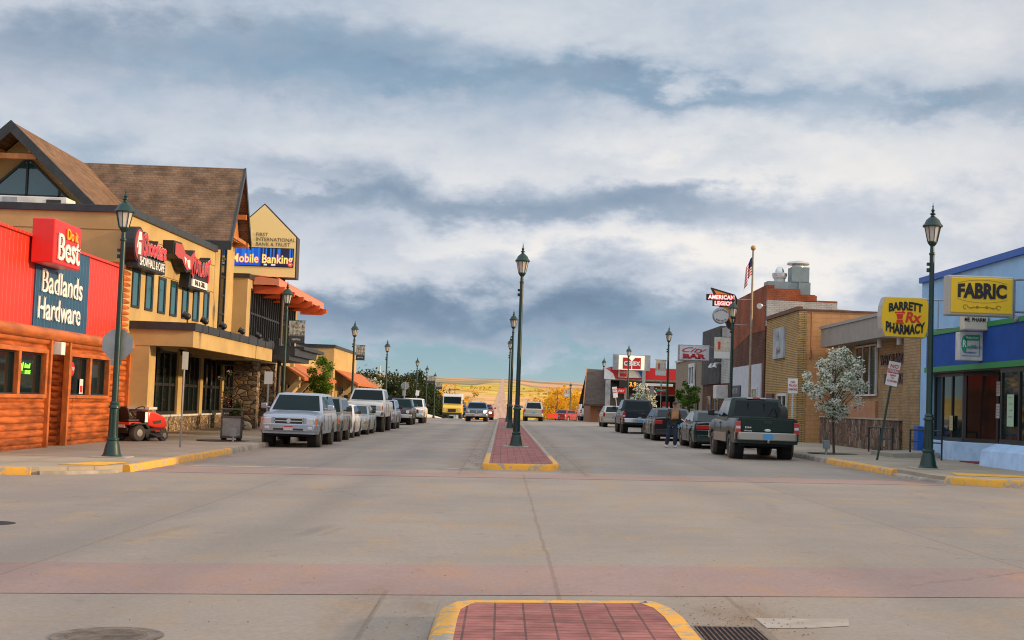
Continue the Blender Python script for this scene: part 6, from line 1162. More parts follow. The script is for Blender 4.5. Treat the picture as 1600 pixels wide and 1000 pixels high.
vehicle('parked_car', 'long black saloon with red tail lights parked before the dark pickup', rear_at(7.92, 65.0, 5.3), pi, P_['black'], W=1.98, L=5.3, wb=(1.0, 4.1), r=0.34, wt=0.22, sill=0.26, nose=0.76, hood=0.92, cowl=1.02, deck=1.06, cab=(1.5, 2.3, 3.7, 4.5), roof=1.50, splits=(0.52,), group=PR, rear='plain', mirror=0.5)
vehicle('parked_pickup', 'charcoal pickup with silver rear bumper, parked ahead of the black saloon', rear_at(7.8, 80.6, 5.8), pi, P_['charcoal'], W=2.0, L=5.8, wb=(1.0, 4.6), r=0.39, wt=0.28, sill=0.52, nose=1.0, hood=1.14, cowl=1.26, deck=1.28, cab=(1.5, 2.15, 4.0, 4.25), roof=1.94, kind='pickup', front='slats', splits=(0.5, 0.75), bed=1, group=PR, cat='pickup', rear='pickup', mirror=0.5)
vehicle('parked_car', 'white hatchback farthest up the right row of parked vehicles', rear_at(8.15, 103.0, 4.4), pi, P_['tan'], W=1.75, L=4.4, wb=(0.85, 3.55), r=0.34, wt=0.22, sill=0.32, nose=0.82, hood=0.96, cowl=1.06, deck=1.05, cab=(1.1, 1.8, 3.7, 4.3), roof=1.55, splits=(0.4, 0.7), group=PR, rear='suv', mirror=0.5)
# traffic
vehicle('driving_pickup', 'slate blue pickup driving towards the viewer with a lit headlamp', onroad(-2.15, 121.0), 0, P_['blue'], W=1.95, L=5.2, wb=(0.9, 4.1), r=0.37, wt=0.26, sill=0.42, nose=0.95, hood=1.04, cowl=1.12, deck=1.1, cab=(1.4, 2.0, 3.5, 3.7), roof=1.66, kind='pickup', front='slats', splits=(0.6,), bed=1, cat='pickup', rear='pickup', lit=True)
vehicle('driving_suv', 'pale gold suv driving away to the right of the lamp median', rear_at(2.9, 131.0, 4.7), pi, P_['tan'], W=1.86, L=4.7, wb=(0.9, 3.75), r=0.36, wt=0.25, sill=0.42, nose=0.95, hood=1.05, cowl=1.12, deck=1.1, cab=(1.35, 1.95, 4.15, 4.6), roof=1.80, kind='pickup', front='pickup', splits=(0.4, 0.68), cat='suv', rear='suv', rails=True)
vehicle('driving_car', 'dark red car driving close behind the slate blue pickup', onroad(-1.7, 136.0), 0, P_['red'], W=1.8, L=4.5, wb=(0.9, 3.6), r=0.33, sill=0.25, nose=0.8, hood=0.95, cowl=1.02, deck=1.0, cab=(1.2, 1.9, 3.4, 4.1), roof=1.5, lit=True)
vehicle('driving_car', 'green car half hidden between the yellow van and blue pickup', onroad(-4.5, 176.0), 0, P_['dgreen2'], W=1.8, L=4.5, wb=(0.9, 3.6), r=0.33, sill=0.25, nose=0.8, hood=0.95, cowl=1.02, deck=1.0, cab=(1.2, 1.9, 3.4, 4.1), roof=1.5, lit=True)
vehicle('driving_pickup', 'white utility truck far ahead near the fuel station', rear_at(9.2, 150.0, 5.5), pi, P_['cream'], W=2.0, L=5.5, wb=(1.0, 4.3), r=0.38, wt=.26, sill=.5, nose=1.0, hood=1.1, cowl=1.25, deck=1.3, cab=(1.4, 2.0, 3.6, 3.8), roof=1.95, kind='pickup', front='slats', splits=(.6,), bed=1, cat='pickup', rear='pickup')
vehicle('parked_car', 'red car parked beyond the crest, left of the white utility truck', rear_at(9.3, 178.0, 4.5), pi-0.5, P_['red'], W=1.8, L=4.5, wb=(0.9, 3.6), r=0.33, sill=0.25, nose=0.8, hood=0.95, cowl=1.02, deck=1.0, cab=(1.2, 1.9, 3.4, 4.1), roof=1.5)
for x, y, c_, lb, li in ((-3.2, 270, 'white', 'white car coming up the dip on the far road', True), (-1.9, 420, 'silver', 'distant silver car with lit lamps on the far road', True), (-4.6, 560, 'white', 'tiny white car far down the dip', True), (0.4, 360, 'tan', 'distant gold car driving away down the dip', False)):
    vehicle('driving_car', lb, onroad(x, y), 0 if li else pi, P_[c_], W=1.8, L=4.5, wb=(0.9, 3.6), r=0.33, sill=0.25, nose=0.8, hood=0.95, cowl=1.02, deck=1.0, cab=(1.2, 1.9, 3.4, 4.1), roof=1.5, lit=li, parts=False)
# yellow step van
vn = empty('delivery_van', onroad(-5.75, 163), 'boxy yellow and white step van coming over the crest', 'van'); wht = P_['white']
q = MB(); q.box(-1.12, 1.12, 1.15, 6.3, 0.55, 2.85); q.prism([(-1.12, 1.15, 1.55), (-1.12, 0.85, 1.65), (-1.12, 1.0, 2.6), (-1.12, 1.15, 2.85)], (2.24, 0, 0)); q.obj('cargo_body', wht, vn, bevel=0.06)
q = MB(); q.prism([(-1.05, 0.0, 0.55), (-1.05, 0.0, 1.25), (-1.05, 0.25, 1.50), (-1.05, 1.15, 1.66), (-1.05, 1.15, 0.55)], (2.10, 0, 0)); q.obj('bonnet', P_['yellow'], vn, bevel=0.05)
q = MB(); q.box(-1.13, 1.13, 1.16, 6.31, 0.5, 1.55); q.obj('yellow_panel', P_['yellow'], vn, bevel=0.02)
q = MB(); q.prism([(-0.98, 0.83, 1.72), (0.98, 0.83, 1.72), (0.98, 0.95, 2.5), (-0.98, 0.95, 2.5)], (0, 0.03, 0)); q.obj('windshield', cglass, vn)
q = MB(); q.box(-0.45, 0.45, -0.03, 0.02, 0.75, 1.12); q.obj('grille', trim_m, vn, bevel=.01)
for s in (1, -1): q = MB(); q.lathe([(0.001, -0.02), (0.12, -0.02), (0.13, 0.03)], (s*0.78, 0, 1.05), 12, axis='y'); q.obj('headlight', hl_m, vn); q = MB(); q.box(s*1.22-.06, s*1.22+.06, 0.9, 0.98, 1.7, 2.2); q.obj('mirror', trim_m, vn)
q = MB(); q.box(-1.1, 1.1, -0.16, -0.02, 0.45, 0.68); q.obj('front_bumper', trim_m, vn)
for x in (-0.6, -.3, 0, .3, .6): q = MB(); q.box(x-.04, x+.04, 1.1, 1.16, 2.84, 2.9); q.obj('marker_light', amber, vn)
for y in (0.85, 4.9):
    for s in (1, -1): q = MB(); q.lathe([(0.1, -.13), (.36, -.13), (.4, -.08), (.4, .08), (.36, .13), (.1, .13)], (s*0.97, y, 0.4), 18, axis='x'); wq = q.obj('wheel', tyre_m, vn, smooth=40); q = MB(); q.lathe([(.01, 0), (.22, 0), (.22, .01), (.01, .01)], (s*1.1, y, .4), 14, axis='x'); q.obj('rim', rim_m, wq)
# ================================================================ STREET FURNITURE
LG = 'green lantern street lamps'
def make_lamp(label, loc):
    r_ = empty('street_lamp', loc, label, 'street lamp', group=LG)
    b = MB(); b.lathe([(0.24, 0.0), (0.25, 0.04), (0.22, 0.06), (0.20, 0.12), (0.165, 0.30), (0.135, 0.40), (0.15, 0.42), (0.15, 0.46), (0.125, 0.48)], n=16); b.obj('base', green_iron, r_, smooth=35)
    b = MB(); b.lathe([(0.112, 0.48), (0.104, 1.18), (0.135, 1.20), (0.135, 1.24), (0.10, 1.29), (0.115, 1.31), (0.085, 1.36)], n=16)
    for k in range(10): a = 2*pi*k/10; b.cyl((0.108*cos(a), 0.108*sin(a), 0.52), (0.100*cos(a), 0.100*sin(a), 1.14), 0.012, n=5)
    b.obj('fluted_shaft', green_iron, r_, smooth=35)
    b = MB(); b.lathe([(0.078, 1.34), (0.06, 5.28), (0.075, 5.30), (0.075, 5.34), (0.055, 5.36), (0.05, 5.52)], n=14); b.obj('pole', green_iron, r_, smooth=35)
    b = MB(); b.box(-0.13, -0.06, -0.03, 0.03, 4.86, 4.96); b.box(-0.13, -0.06, -0.03, 0.03, 5.02, 5.10); b.obj('socket', green_iron, r_, bevel=.01)
    b = MB(); b.lathe([(0.05, 5.50), (0.10, 5.56), (0.125, 5.60), (0.125, 5.63), (0.05, 5.63)], n=8)
    for k in range(8): a = 2*pi*k/8; b.cyl((0.122*cos(a), 0.122*sin(a), 5.62), (0.205*cos(a), 0.205*sin(a), 6.0), 0.011, n=4)
    b.obj('lantern_frame', green_iron, r_)
    b = MB(); b.lathe([(0.112, 5.62), (0.192, 5.99), (0.02, 5.995)], n=8); b.obj('lantern_glass', lamp_gl, r_)
    b = MB(); b.lathe([(0.02, 5.98), (0.245, 5.99), (0.25, 6.02), (0.20, 6.08), (0.165, 6.16), (0.10, 6.22), (0.05, 6.26), (0.045, 6.29), (0.075, 6.31), (0.075, 6.325), (0.03, 6.345), (0.035, 6.38), (0.05, 6.40), (0.03, 6.43), (0.012, 6.47), (0.022, 6.50), (0.010, 6.53), (0.004, 6.60)], n=16); b.obj('lantern_roof', green_iron, r_, smooth=35)
    return r_
def pad(x, y):
    b = MB(); b.box(-0.42, 0.42, -0.42, 0.42, -0.1, 0.03); o = b.obj('lamp_footing', concrete, bevel=0.01, kind='structure'); o.location = (x, y, G(x, y)+0.15)
LP = [(-9.23, 34.0, 0.978, 'leftmost lantern lamp, on the yellow kerbed corner by the log store'), (-9.25, 60.0, 0.978, 'lantern lamp with a banner before the orange canopy and balcony'), (-9.3, 88.0, 0.975, 'lantern lamp with a banner beside the orange awning shops'), (-9.35, 113.7, 0.97, 'lantern lamp between the tall cream pickup and the far evergreens'), (-9.35, 154, 0.975, 'lantern lamp left of the dark evergreens at the crest'), (-9.35, 174, 0.975, 'lantern lamp standing against the dark evergreens'), (-9.35, 195, 0.975, 'lantern lamp just left of the yellow van'),
      (10.62, 35.4, 1.01, 'rightmost lantern lamp, between the two yellow shop signs'), (10.6, 66.2, 1.01, 'lantern lamp with a red figure banner before the brick hall'), (10.6, 91.8, 1.01, 'lantern lamp between the bar sign and the fuel station'), (10.6, 121.0, 1.01, 'lantern lamp right in front of the lit fuel price sign'), (10.6, 150.6, 1.01, 'lantern lamp in front of the brown gabled roof'), (10.6, 223, 1.0, 'lantern lamp with a banner standing among the golden trees'),
      (0.5, 47.5, 1.035, 'tallest looking lantern lamp, nearest on the brick median'), (0.47, 81.2, 1.035, 'second lantern lamp on the brick median, behind the nearest'), (0.47, 113, 1.035, 'third lantern lamp on the brick median, thinnest of the three')]
far_l = [(-9.35, 250), (-9.35, 285), (-9.35, 325), (10.6, 275), (10.6, 330)]
proto = None
for i, (x, y, s, lb) in enumerate(LP):
    loc = (x, y, G(x, y)+0.15)
    if proto is None: proto = make_lamp(lb, loc); o = proto
    else: o = copy_tree(proto, loc=loc, label=lb)
    o.scale = (1, 1, s)
    if y < 100: pad(x, y)
FL = ['first small lantern lamp past the yellow van down the dip', 'second small lantern lamp past the yellow van down the dip', 'tiny lantern lamp farthest down the left side', 'small lantern lamp left of the banner lamp by the golden trees', 'tiny lantern lamp farthest down the right side']
for (x, y), lb in zip(far_l, FL): copy_tree(proto, loc=(x, y, G(x, y)+0.1), label=lb)
# banners
def banner_mat(name, a, b_, c_, fig=None):
    m = bpy.data.materials.new(name); m.use_nodes = True; t = NT(m.node_tree); bs = t.n['Principled BSDF']; bs.inputs['Roughness'].default_value = .8
    P = t.node('ShaderNodeTexCoord').outputs['Generated']; x, y, z = t.sep(P); n_ = t.noise(t.vm('MULTIPLY', P, (2, 1, 3)), 2.5, 6, .65)
    c = t.mix(t.rng(n_, .4, .6), a, b_); c = t.mix(t.rng(z, .30, .34, 1, 0), c, c_); 
    if fig: c = t.mix(t.m('MULTIPLY', t.rng(t.m('ABSOLUTE', t.m('SUBTRACT', x, .32)), .06, .10, 1, 0), t.rng(t.m('ABSOLUTE', t.m('SUBTRACT', z, .60)), .16, .22, 1, 0)), c, fig)
    t.put(bs.inputs['Base Color'], c); return m
bn1 = banner_mat('banner_scene', (0.50, 0.46, 0.36), (0.10, 0.10, 0.09), (0.04, 0.04, 0.04)); bn2 = banner_mat('banner_pale', (0.55, 0.52, 0.42), (0.42, 0.38, 0.30), (0.6, .6, .58), (0.50, 0.04, 0.02))
BG = 'banners on the lamp poles'
for (x0, x1, y, z0, z1, m_, lb) in ((-9.17, -8.42, 60.0, 3.82, 4.75, bn1, 'grey and cream banner on the second left lamp by the balcony'), (-9.22, -8.6, 88.0, 3.95, 4.85, bn1, 'grey banner on the lamp beside the awning shops'), (-9.27, -8.3, 174, 3.7, 4.6, bn1, 'grey banner against the far evergreens'), (-9.27, -8.3, 195, 3.2, 4.1, bn1, 'pale grey banner just left of the yellow van'),
      (9.72, 10.52, 66.2, 4.05, 5.05, bn2, 'pale banner with red figure before the brick hall'), (9.75, 10.5, 91.8, 3.75, 4.75, bn2, 'pale banner with red figure beside the fuel station'), (9.6, 10.5, 223, 3.0, 4.2, bn2, 'small pale banner above the golden trees')):
    r_ = empty('banner', (x0, y, z0), lb, 'banner', group=BG); b = MB(); b.box(x0+0.05, x1-0.02, y-0.008, y+0.008, z0, z1); b.obj('cloth', m_, r_, world=True)
    b = MB(); xo = x0-0.03 if x0 < 0 else x1+0.04; xi = x1 if x0 < 0 else x0; b.cyl((xo, y, z1+.01), (xi, y, z1+.01), 0.015, n=6); b.cyl((xo, y, z0-.01), (xi, y, z0-.01), 0.015, n=6); b.obj('bracket', green_iron, r_, world=True)
    if m_ is bn1 and y < 100: place(text_mb('HERITAGE', 0.07, xs=.8), ((x0+x1)/2, y-.01, z0+.14), '-y').obj('lettering', white_pt, r_, world=True)
# stop sign backs
backm = mat('sign_back', (0.30, 0.31, 0.31), 0.45, 0.5, var=.1)
def octo(name, x, y, z, r, lb, pole=None):
    r_ = empty(name, (x, y, z), lb, 'road sign'); b = MB(); b.prism([(x+r*cos(pi/8+k*pi/4), y, z+r*sin(pi/8+k*pi/4)) for k in range(8)], (0, 0.006, 0)); b.obj('plate', backm, r_, world=True)
    b = MB(); b.prism([(x+r*.96*cos(pi/8+k*pi/4), y+.008, z+r*.96*sin(pi/8+k*pi/4)) for k in range(8)], (0, 0.004, 0)); b.obj('red_face', nr, r_, world=True)
    place(text_mb('STOP', .22, bold=.02), (x, y+.014, z), '+y').obj('lettering', white_pt, r_, world=True)
    if pole: b = MB(); b.cyl((x, y-.03, pole), (x, y-.03, z+r), .03, n=8); b.obj('pole', steel_g, r_, world=True)
    else: b = MB(); b.box(x-.05, x+.05, y+.02, y+.12, z-.25, z+.25); b.obj('bracket', green_iron, r_, world=True); b = MB(); b.box(x-.15, x+.12, y, y+.006, z-.50, z-.38); b.obj('small_plate', backm, r_, world=True)
    return r_
octo('stop_sign', -9.27, 34.13, 2.67, 0.395, 'grey octagonal back of a stop sign on the leftmost lamp'); octo('stop_sign', -8.8, 128, 2.85, 0.375, 'grey octagonal back of a stop sign on its own pole at the crest', G(-8.8, 128)+.1)
def plate_sign(lb, base, lean, h, w_, ph, front=True, texts=(), face='-y', back=False, rz=0.0, polem=None, cat='road sign', pm=None):
    r_ = empty('parking_sign', base, lb, cat, rz); b = MB(); b.box(-.03, .03, -.025, .0, 0, h); b.obj('pole', polem or steel_g, r_)
    b = MB(); b.box(-w_/2, w_/2, -.035, -.027, h-ph, h+.04); b.obj('plate', pm or (backm if back else white_pt), r_)
    for tx, dz, hh, m_ in texts:
        mb = text_mb(tx, hh, bold=.008); xs = [p[0] for p in mb.v]; k = min(1.0, w_*.86/(max(xs)-min(xs))); mb.v = [(p[0]*k, p[1], p[2]) for p in mb.v]; place(mb, (0, -.037, h-dz), '-y').obj('lettering', m_, r_)
    r_.rotation_euler = (0, lean, rz); return r_
redt = mat('sign_text_red', (0.55, 0.03, 0.04), .5); gpole = mat('pole_dark_green', (.03, .05, .04), .5)
s_ = plate_sign('leaning pole with white and red no parking plate before the brick office', (10.85, 41.1, G(10.85, 41.1)+.15), radians(9.2), 2.85, .34, .66, texts=(('NO', .10, .11, redt), ('PARKING', .24, .085, white_pt), ('HERE', .36, .05, redt), ('TO', .44, .04, redt), ('CORNER', .53, .055, redt)), polem=gpole)
b = MB(); b.box(-.165, .165, -.040, -.0355, 2.85-.30, 2.85-.18); b.obj('red_stripe', redt, s_)
for o in list(s_.children):
    if o.name.startswith('lettering') and False: pass
plate_sign('upright white plate with red text reading no truck parking, by the green pickup', (9.85, 48.3, G(9.85, 48.3)+.15), radians(-.5), 2.42, .33, .46, texts=(('NO', .08, .07, redt), ('TRUCK', .20, .07, redt), ('PARKING', .33, .07, redt)), polem=dirty_white)
plate_sign('sign pole on the left pavement with its narrow grey plate seen nearly edge on', (-9.35, 41.65, G(-9.35, 41.65)+.15), radians(0.3), 2.75, .32, .48, back=True, rz=radians(70))
plate_sign('pale grey sign back standing beyond the silver blue pickup', (-9.3, 56.5, G(-9.3, 56.5)+.15), 0, 2.5, .33, .46, back=True, pm=mat('sign_back_pale', (.5, .5, .5), .5))
plate_sign('small white sign on a leaning pole near the far white barrier', (-9.0, 146, G(-9, 146)+.1), radians(6), 2.7, .36, .5, pm=white_pt); plate_sign('small grey sign back just right of the stop sign at the crest', (-9.2, 133, G(-9, 133)+.1), 0, 2.5, .32, .46, back=True)
plate_sign('leaning white sign with red text in front of the brown gabled roof', (9.7, 118, G(9.7, 118)+.1), radians(-9), 3.0, .38, .85, texts=(('NO', .2, .15, redt), ('PARK', .42, .12, redt)), polem=dirty_white); plate_sign('white plate sign left of the white utility truck', (9.9, 176, G(9.9, 176)), 0, 2.6, .9, .75, pm=dirty_white, texts=(('ONE WAY', .3, .15, black_pt),))
r_ = empty('street_name_sign', (11.0, 99, G(11, 99)+.1), 'green street name blade on a pole with a grey plate by the fuel canopy', 'street sign'); b = MB(); b.cyl((11.0, 99, .2), (11.0, 99, 3.6), .03, n=8); b.obj('pole', steel_g, r_, world=True); sgn = mat('street_green', (0.0, 0.20, 0.08), .5); b = MB(); b.box(10.6, 11.45, 98.95, 98.97, 2.78, 3.0); b.obj('blade', sgn, r_, world=True); place(text_mb('MAIN ST', .11), (11.02, 98.94, 2.89), '-y').obj('lettering', white_pt, r_, world=True); b = MB(); b.box(10.98, 11.0, 98.6, 99.4, 3.1, 3.32); b.obj('cross_blade', sgn, r_, world=True); b = MB(); b.box(10.2, 10.5, 98.9, 98.93, 2.6, 3.15); b.obj('plate', backm, r_, world=True)
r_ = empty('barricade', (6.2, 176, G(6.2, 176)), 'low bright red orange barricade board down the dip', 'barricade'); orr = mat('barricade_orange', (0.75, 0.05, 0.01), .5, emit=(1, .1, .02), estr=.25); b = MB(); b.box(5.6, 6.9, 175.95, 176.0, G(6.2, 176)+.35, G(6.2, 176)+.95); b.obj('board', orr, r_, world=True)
for x in (5.7, 6.8): b = MB(); b.box(x-.04, x+.04, 176.0, 176.08, G(6.2, 176), G(6.2, 176)+.9); b.obj('leg', steel_g, r_, world=True)
wb_ = MB(); 
for k in range(12): y = 158+k*6; z = G(-10, y); z2 = G(-10, y+6); wb_.add([(-9.6, y, z-.2), (-9.6, y+6, z2-.2), (-9.6, y+6, z2+.65), (-9.6, y, z+.65), (-9.85, y, z-.2), (-9.85, y+6, z2-.2), (-9.85, y+6, z2+.65), (-9.85, y, z+.65)], [(0, 1, 2, 3), (7, 6, 5, 4), (3, 2, 6, 7), (0, 3, 7, 4)])
tag(wb_.obj('low_wall', dirty_white), 'low white roadside wall in front of the dark evergreens', 'wall')
# litter bin with post, small fittings
lb_ = empty('litter_bin', (-9.25, 49.0, G(-9.25, 49)+.15), 'tall dark framed litter bin with grey panels on the left pavement', 'litter bin', rz=.15); bnf = mat('bin_frame', (.06, .045, .035), .5, var=.2); bnp = mat('bin_panel', (.24, .225, .20), .7, var=.1, vscale=6)
b = MB()
for x in (-.33, .33):
    for y in (-.33, .33): b.box(x-.03, x+.03, y-.03, y+.03, .08, 1.06)
b.box(-.38, .38, -.38, .38, 1.06, 1.10); b.box(-.36, .36, -.36, .36, .10, .18); b.box(-.36, .36, -.36, .36, .78, .84); b.obj('frame', bnf, lb_, bevel=.008)
for s in (1, -1): b = MB(); b.box(-.30, .30, s*.33-.012, s*.33+.012, .18, .78); b.obj('panel', bnp, lb_); b = MB(); b.box(s*.33-.012, s*.33+.012, -.30, .30, .18, .78); b.obj('panel', bnp, lb_)
b = MB(); b.box(-.28, .28, -.28, .28, .15, .82); b.obj('liner', under_m, lb_)
for x in (-.25, .25): b = MB(); b.box(x-.08, x+.08, -.3, .3, 0, .10); b.obj('foot', under_m, lb_)
for x, y, lb in ((-8.85, 47.2, 'short grey electrical box on a stub beside the litter bin'), (10.32, 45.2, 'short grey electrical box on a stub by the blossoming tree')):
    r_ = empty('power_outlet', (x, y, G(x, y)+.15), lb, 'outlet box'); b = MB(); b.cyl((x, y, G(x, y)+.1), (x, y, G(x, y)+.38), .035, n=8); b.obj('stub', steel_g, r_, world=True); b = MB(); b.box(x-.10, x+.10, y-.07, y+.07, G(x, y)+.34, G(x, y)+.60); b.obj('box', mat('outlet_grey', (.20, .23, .24), .5), r_, world=True, bevel=.015)
def grate(x, y, lb, r=.62):
    b = MB(); b.lathe([(0.1, .0), (r, 0), (r, .012), (0.1, .012)], (0, 0, 0), 28); o = b.obj('tree_grate', mat('grate_iron', (.05, .035, .03), .7, var=.4, vscale=12)); o.location = (x, y, G(x, y)+.152); tag(o, lb, 'tree grate')
grate(-9.35, 48.6, 'dark round tree grate under the litter bin', 1.0); grate(10.8, 46.2, 'dark round tree grate under the white blossoming tree', .85)
rk = MB(); rk.sphere((0, 0, .19), .25, 16, 10, sz=.85); rk.v = [(x*(1+.12*mn.noise(Vector((x*5, y*5, z*5)))), y*(1+.12*mn.noise(Vector((x*5+9, y*5, z*5)))), z) for x, y, z in rk.v]; rr_ = rk.obj('boulder', mat('boulder_grey', (.33, .29, .24), .9, var=.3, vscale=7, bump=.4, bscale=14), smooth=60); rr_.location = (-13.0, 43.6, G(-13, 43.6)+.13); tag(rr_, 'round pale boulder with a dark mark against the log wall', 'boulder')
b = MB(); b.prism([(.2, -.06, .16), (.2, .06, .16), (.2, .03, .27), (.2, -.05, .25)], (.065, 0, 0)); q = b.obj('painted_mark', mat('mark_blue', (.08, .10, .14), .8), rr_); q.rotation_euler = (0, 0, -.9)
rk = MB(); rk.sphere((0, 0, .2), .38, 14, 9, sz=.7); o = rk.obj('boulder', MT['boulder_grey'], smooth=60); o.location = (-12.0, 66.5, G(-12, 66)+.1); tag(o, 'low pale boulder by the shrub at the stone pier', 'boulder')
# manhole, drain
mh = empty('manhole_cover', (-2.58, 9.62, G(-2.58, 9.62)), 'round rusty manhole cover in the near left lane', 'manhole cover'); mhm = mat('manhole_iron', (.15, .115, .085), .7, var=.35, vscale=8, bump=.3); b = MB(); b.lathe([(.30, .001), (.36, .001), (.37, .006), (.30, .006)], n=36); q = b.obj('rim', mhm, mh, smooth=20); b = MB(); b.lathe([(.001, .002), (.295, .002), (.295, .005), (.001, .0055)], n=36)
q = b.obj('lid', mhm, mh); b = MB()
for k in range(-6, 7):
    w_ = sqrt(max(.001, .27**2-(k*.042)**2)); b.box(-w_, w_, k*.042-.012, k*.042+.012, .006, .010)
q2 = b.obj('tread', mhm, q)
q2['kind'] = 'thing'
mh.rotation_euler = (0, radians(-1.1), 0)
dg_ = empty('storm_drain', (1.66, 10.0, G(1.66, 10)+.004), 'rusty barred storm drain beside the near median', 'drain'); b = MB(); b.box(-.26, .26, -.42, .42, -.02, .002); b.obj('pit', under_m, dg_); b = MB(); b.box(-.29, .29, -.46, -.42, 0, .012); b.box(-.29, .29, .42, .46, 0, .012); b.box(-.29, -.26, -.42, .42, 0, .012); b.box(.26, .29, -.42, .42, 0, .012); b.obj('frame', mhm, dg_)
b = MB()
for k in range(12): x = -.24+k*.043; b.box(x-.006, x+.006, -.42, .42, .002, .012)
o = b.obj('bars', mat('rust_iron', (.10, .055, .035), .8, var=.4, vscale=10), dg_); dg_.rotation_euler = (0, radians(-1.1), 0); dg_.scale = (.85, .9, 1)
mh2 = empty('manhole_cover', (-6.3, 17.8, G(-6.3, 17.8)), 'dark manhole cover at the left edge of the junction', 'manhole cover'); b = MB(); b.lathe([(.001, .002), (.30, .002), (.31, .006), (.001, .0065)], n=30); b.obj('lid', under_m, mh2)
# ---------------------------------------------------------------- lawn tractor
lt = empty('lawn_tractor', (-11.95, 47.1, G(-11.95, 47.1)+.15), 'red and black ride on lawn tractor parked before the stone pier', 'lawn tractor', rz=radians(-32))
mred = mat('mower_red', (0.60, 0.025, 0.01), .3, coat=.6); mblk = mat('mower_black', (.014, .014, .014), .5)
# local: forward = +y, width x
for s in (1, -1):
    b = MB(); b.lathe([(.10, -.12), (.25, -.12), (.28, -.08), (.28, .08), (.25, .12), (.10, .12)], (s*.40, -.45, .28), 20, axis='x'); wq = b.obj('rear_wheel', tyre_m, lt, smooth=40); b = MB(); b.lathe([(.001, 0), (.11, 0), (.12, .03), (.001, .03)], (s*.50, -.45, .28), 14, axis='x'); b.obj('rim', rim_m, wq)
    b = MB(); b.lathe([(.07, -.08), (.18, -.08), (.20, -.05), (.20, .05), (.18, .08), (.07, .08)], (s*.36, .72, .20), 18, axis='x'); wq = b.obj('front_wheel', tyre_m, lt, smooth=40); b = MB(); b.lathe([(.001, 0), (.085, 0), (.09, .03), (.001, .03)], (s*.43, .72, .20), 14, axis='x'); b.obj('rim', rim_m, wq)
    b = MB(); b.prism([(s*.42-.14, -.80, .50), (s*.42-.14, -.72, .60), (s*.42-.14, -.2, .60), (s*.42-.14, .0, .42), (s*.42-.14, -.1, .40), (s*.42-.14, -.25, .55), (s*.42-.14, -.70, .55)], (.28, 0, 0)); b.obj('fender', mblk, lt, bevel=.015)
b = MB(); b.box(-.42, .42, -.84, -.28, .52, .62); b.obj('red_fender', mred, lt, bevel=.03); b = MB(); b.box(-.20, .25, -.86, -.84, .44, .54); b.obj('rear_plate', dirty_white, lt)
b = MB(); b.prism([(-.25, -.66, .66), (-.27, -.80, 1.05), (-.16, -.82, 1.12), (.16, -.82, 1.12), (.27, -.80, 1.05), (.25, -.66, .66)], (0, .09, 0)); b.box(-.26, .26, -.72, -.22, .62, .72); b.obj('seat', mblk, lt, bevel=.04, seg=3, smooth=40)
b = MB(); b.prism([(-.25, .15, .50), (-.25, .15, 1.0), (-.25, .45, .98), (-.25, .95, .80), (-.25, 1.02, .62), (-.25, 1.0, .40), (-.25, .5, .42)], (.50, 0, 0)); b.obj('bonnet', mred, lt, bevel=.06, seg=3, smooth=40)
b = MB()
for s in (1, -1): b.prism([(s*.252, .35, .66), (s*.252, .75, .70), (s*.252, .72, .60), (s*.252, .42, .56)], (s*.006, 0, 0))
b.obj('vent', mblk, lt); b = MB(); b.box(-.2, .2, 1.0, 1.03, .62, .72); b.obj('headlight', hl_m, lt)
b = MB(); b.box(-.22, .22, .05, .2, .45, .98); b.obj('dashboard', mblk, lt, bevel=.03); b = MB(); b.box(.225, .235, .03, .16, .62, .95); b.obj('decal', white_pt, lt)
b = MB(); b.tube([(.19*cos(2*pi*k/14), -.02+.19*sin(2*pi*k/14)*.8, 1.03+.19*sin(2*pi*k/14)*.5) for k in range(15)], .016, 6); b.cyl((0, 0, 1.03), (0, .12, .85), .02, n=6); b.obj('steering_wheel', mblk, lt)
b = MB(); b.box(-.50, .50, -.15, .52, .12, .26); b.prism([(.50, .0, .22), (.78, .05, .14), (.78, .40, .12), (.50, .45, .22)], (0, 0, .04)); b.obj('mower_deck', mblk, lt, bevel=.03); b = MB(); b.box(-.3, .3, -.8, .95, .26, .42); b.obj('chassis', mblk, lt); b = MB(); b.box(.26, .46, .3, .5, .32, .36); b.obj('foot_rest', mred, lt)
# ---------------------------------------------------------------- person with a paper bag
def skin_obj(name, V, E, R, mt, parent, sub=2, root=0, join=None):
    me = bpy.data.meshes.new(name); me.from_pydata(V, E, []); me.materials.append(mt); o = bpy.data.objects.new(name, me); COL.objects.link(o); o.parent = parent
    sk = o.modifiers.new('skin', 'SKIN'); sk.use_smooth_shade = True
    if not me.skin_vertices: 
        bpy.context.view_layer.objects.active = o; me.attributes
    layer = me.skin_vertices[0].data if me.skin_vertices else None
    for i, r in enumerate(R):
        layer[i].radius = (r, r) if not isinstance(r, tuple) else r; layer[i].use_root = (i == root)
    s2_ = o.modifiers.new('sub', 'SUBSURF'); s2_.levels = sub; s2_.render_levels = sub; return o
pe = empty('person', (6.62, 55.2, G(6.62, 55.2)), 'man in dark cap, brown jacket and blue jeans stepping from the parked cars', 'person')
skin_m = mat('skin', (0.42, 0.20, 0.13), .55); jacket_m = mat('jacket_brown', (0.065, 0.050, 0.030), .85, var=.4, vscale=8); jeans_m = mat('jeans_blue', (0.014, 0.028, 0.058), .85, var=.25, vscale=9); shoe_m = mat('shoe_white', (.5, .5, .5), .6); cap_m = mat('cap_brown', (.045, .03, .022), .8)
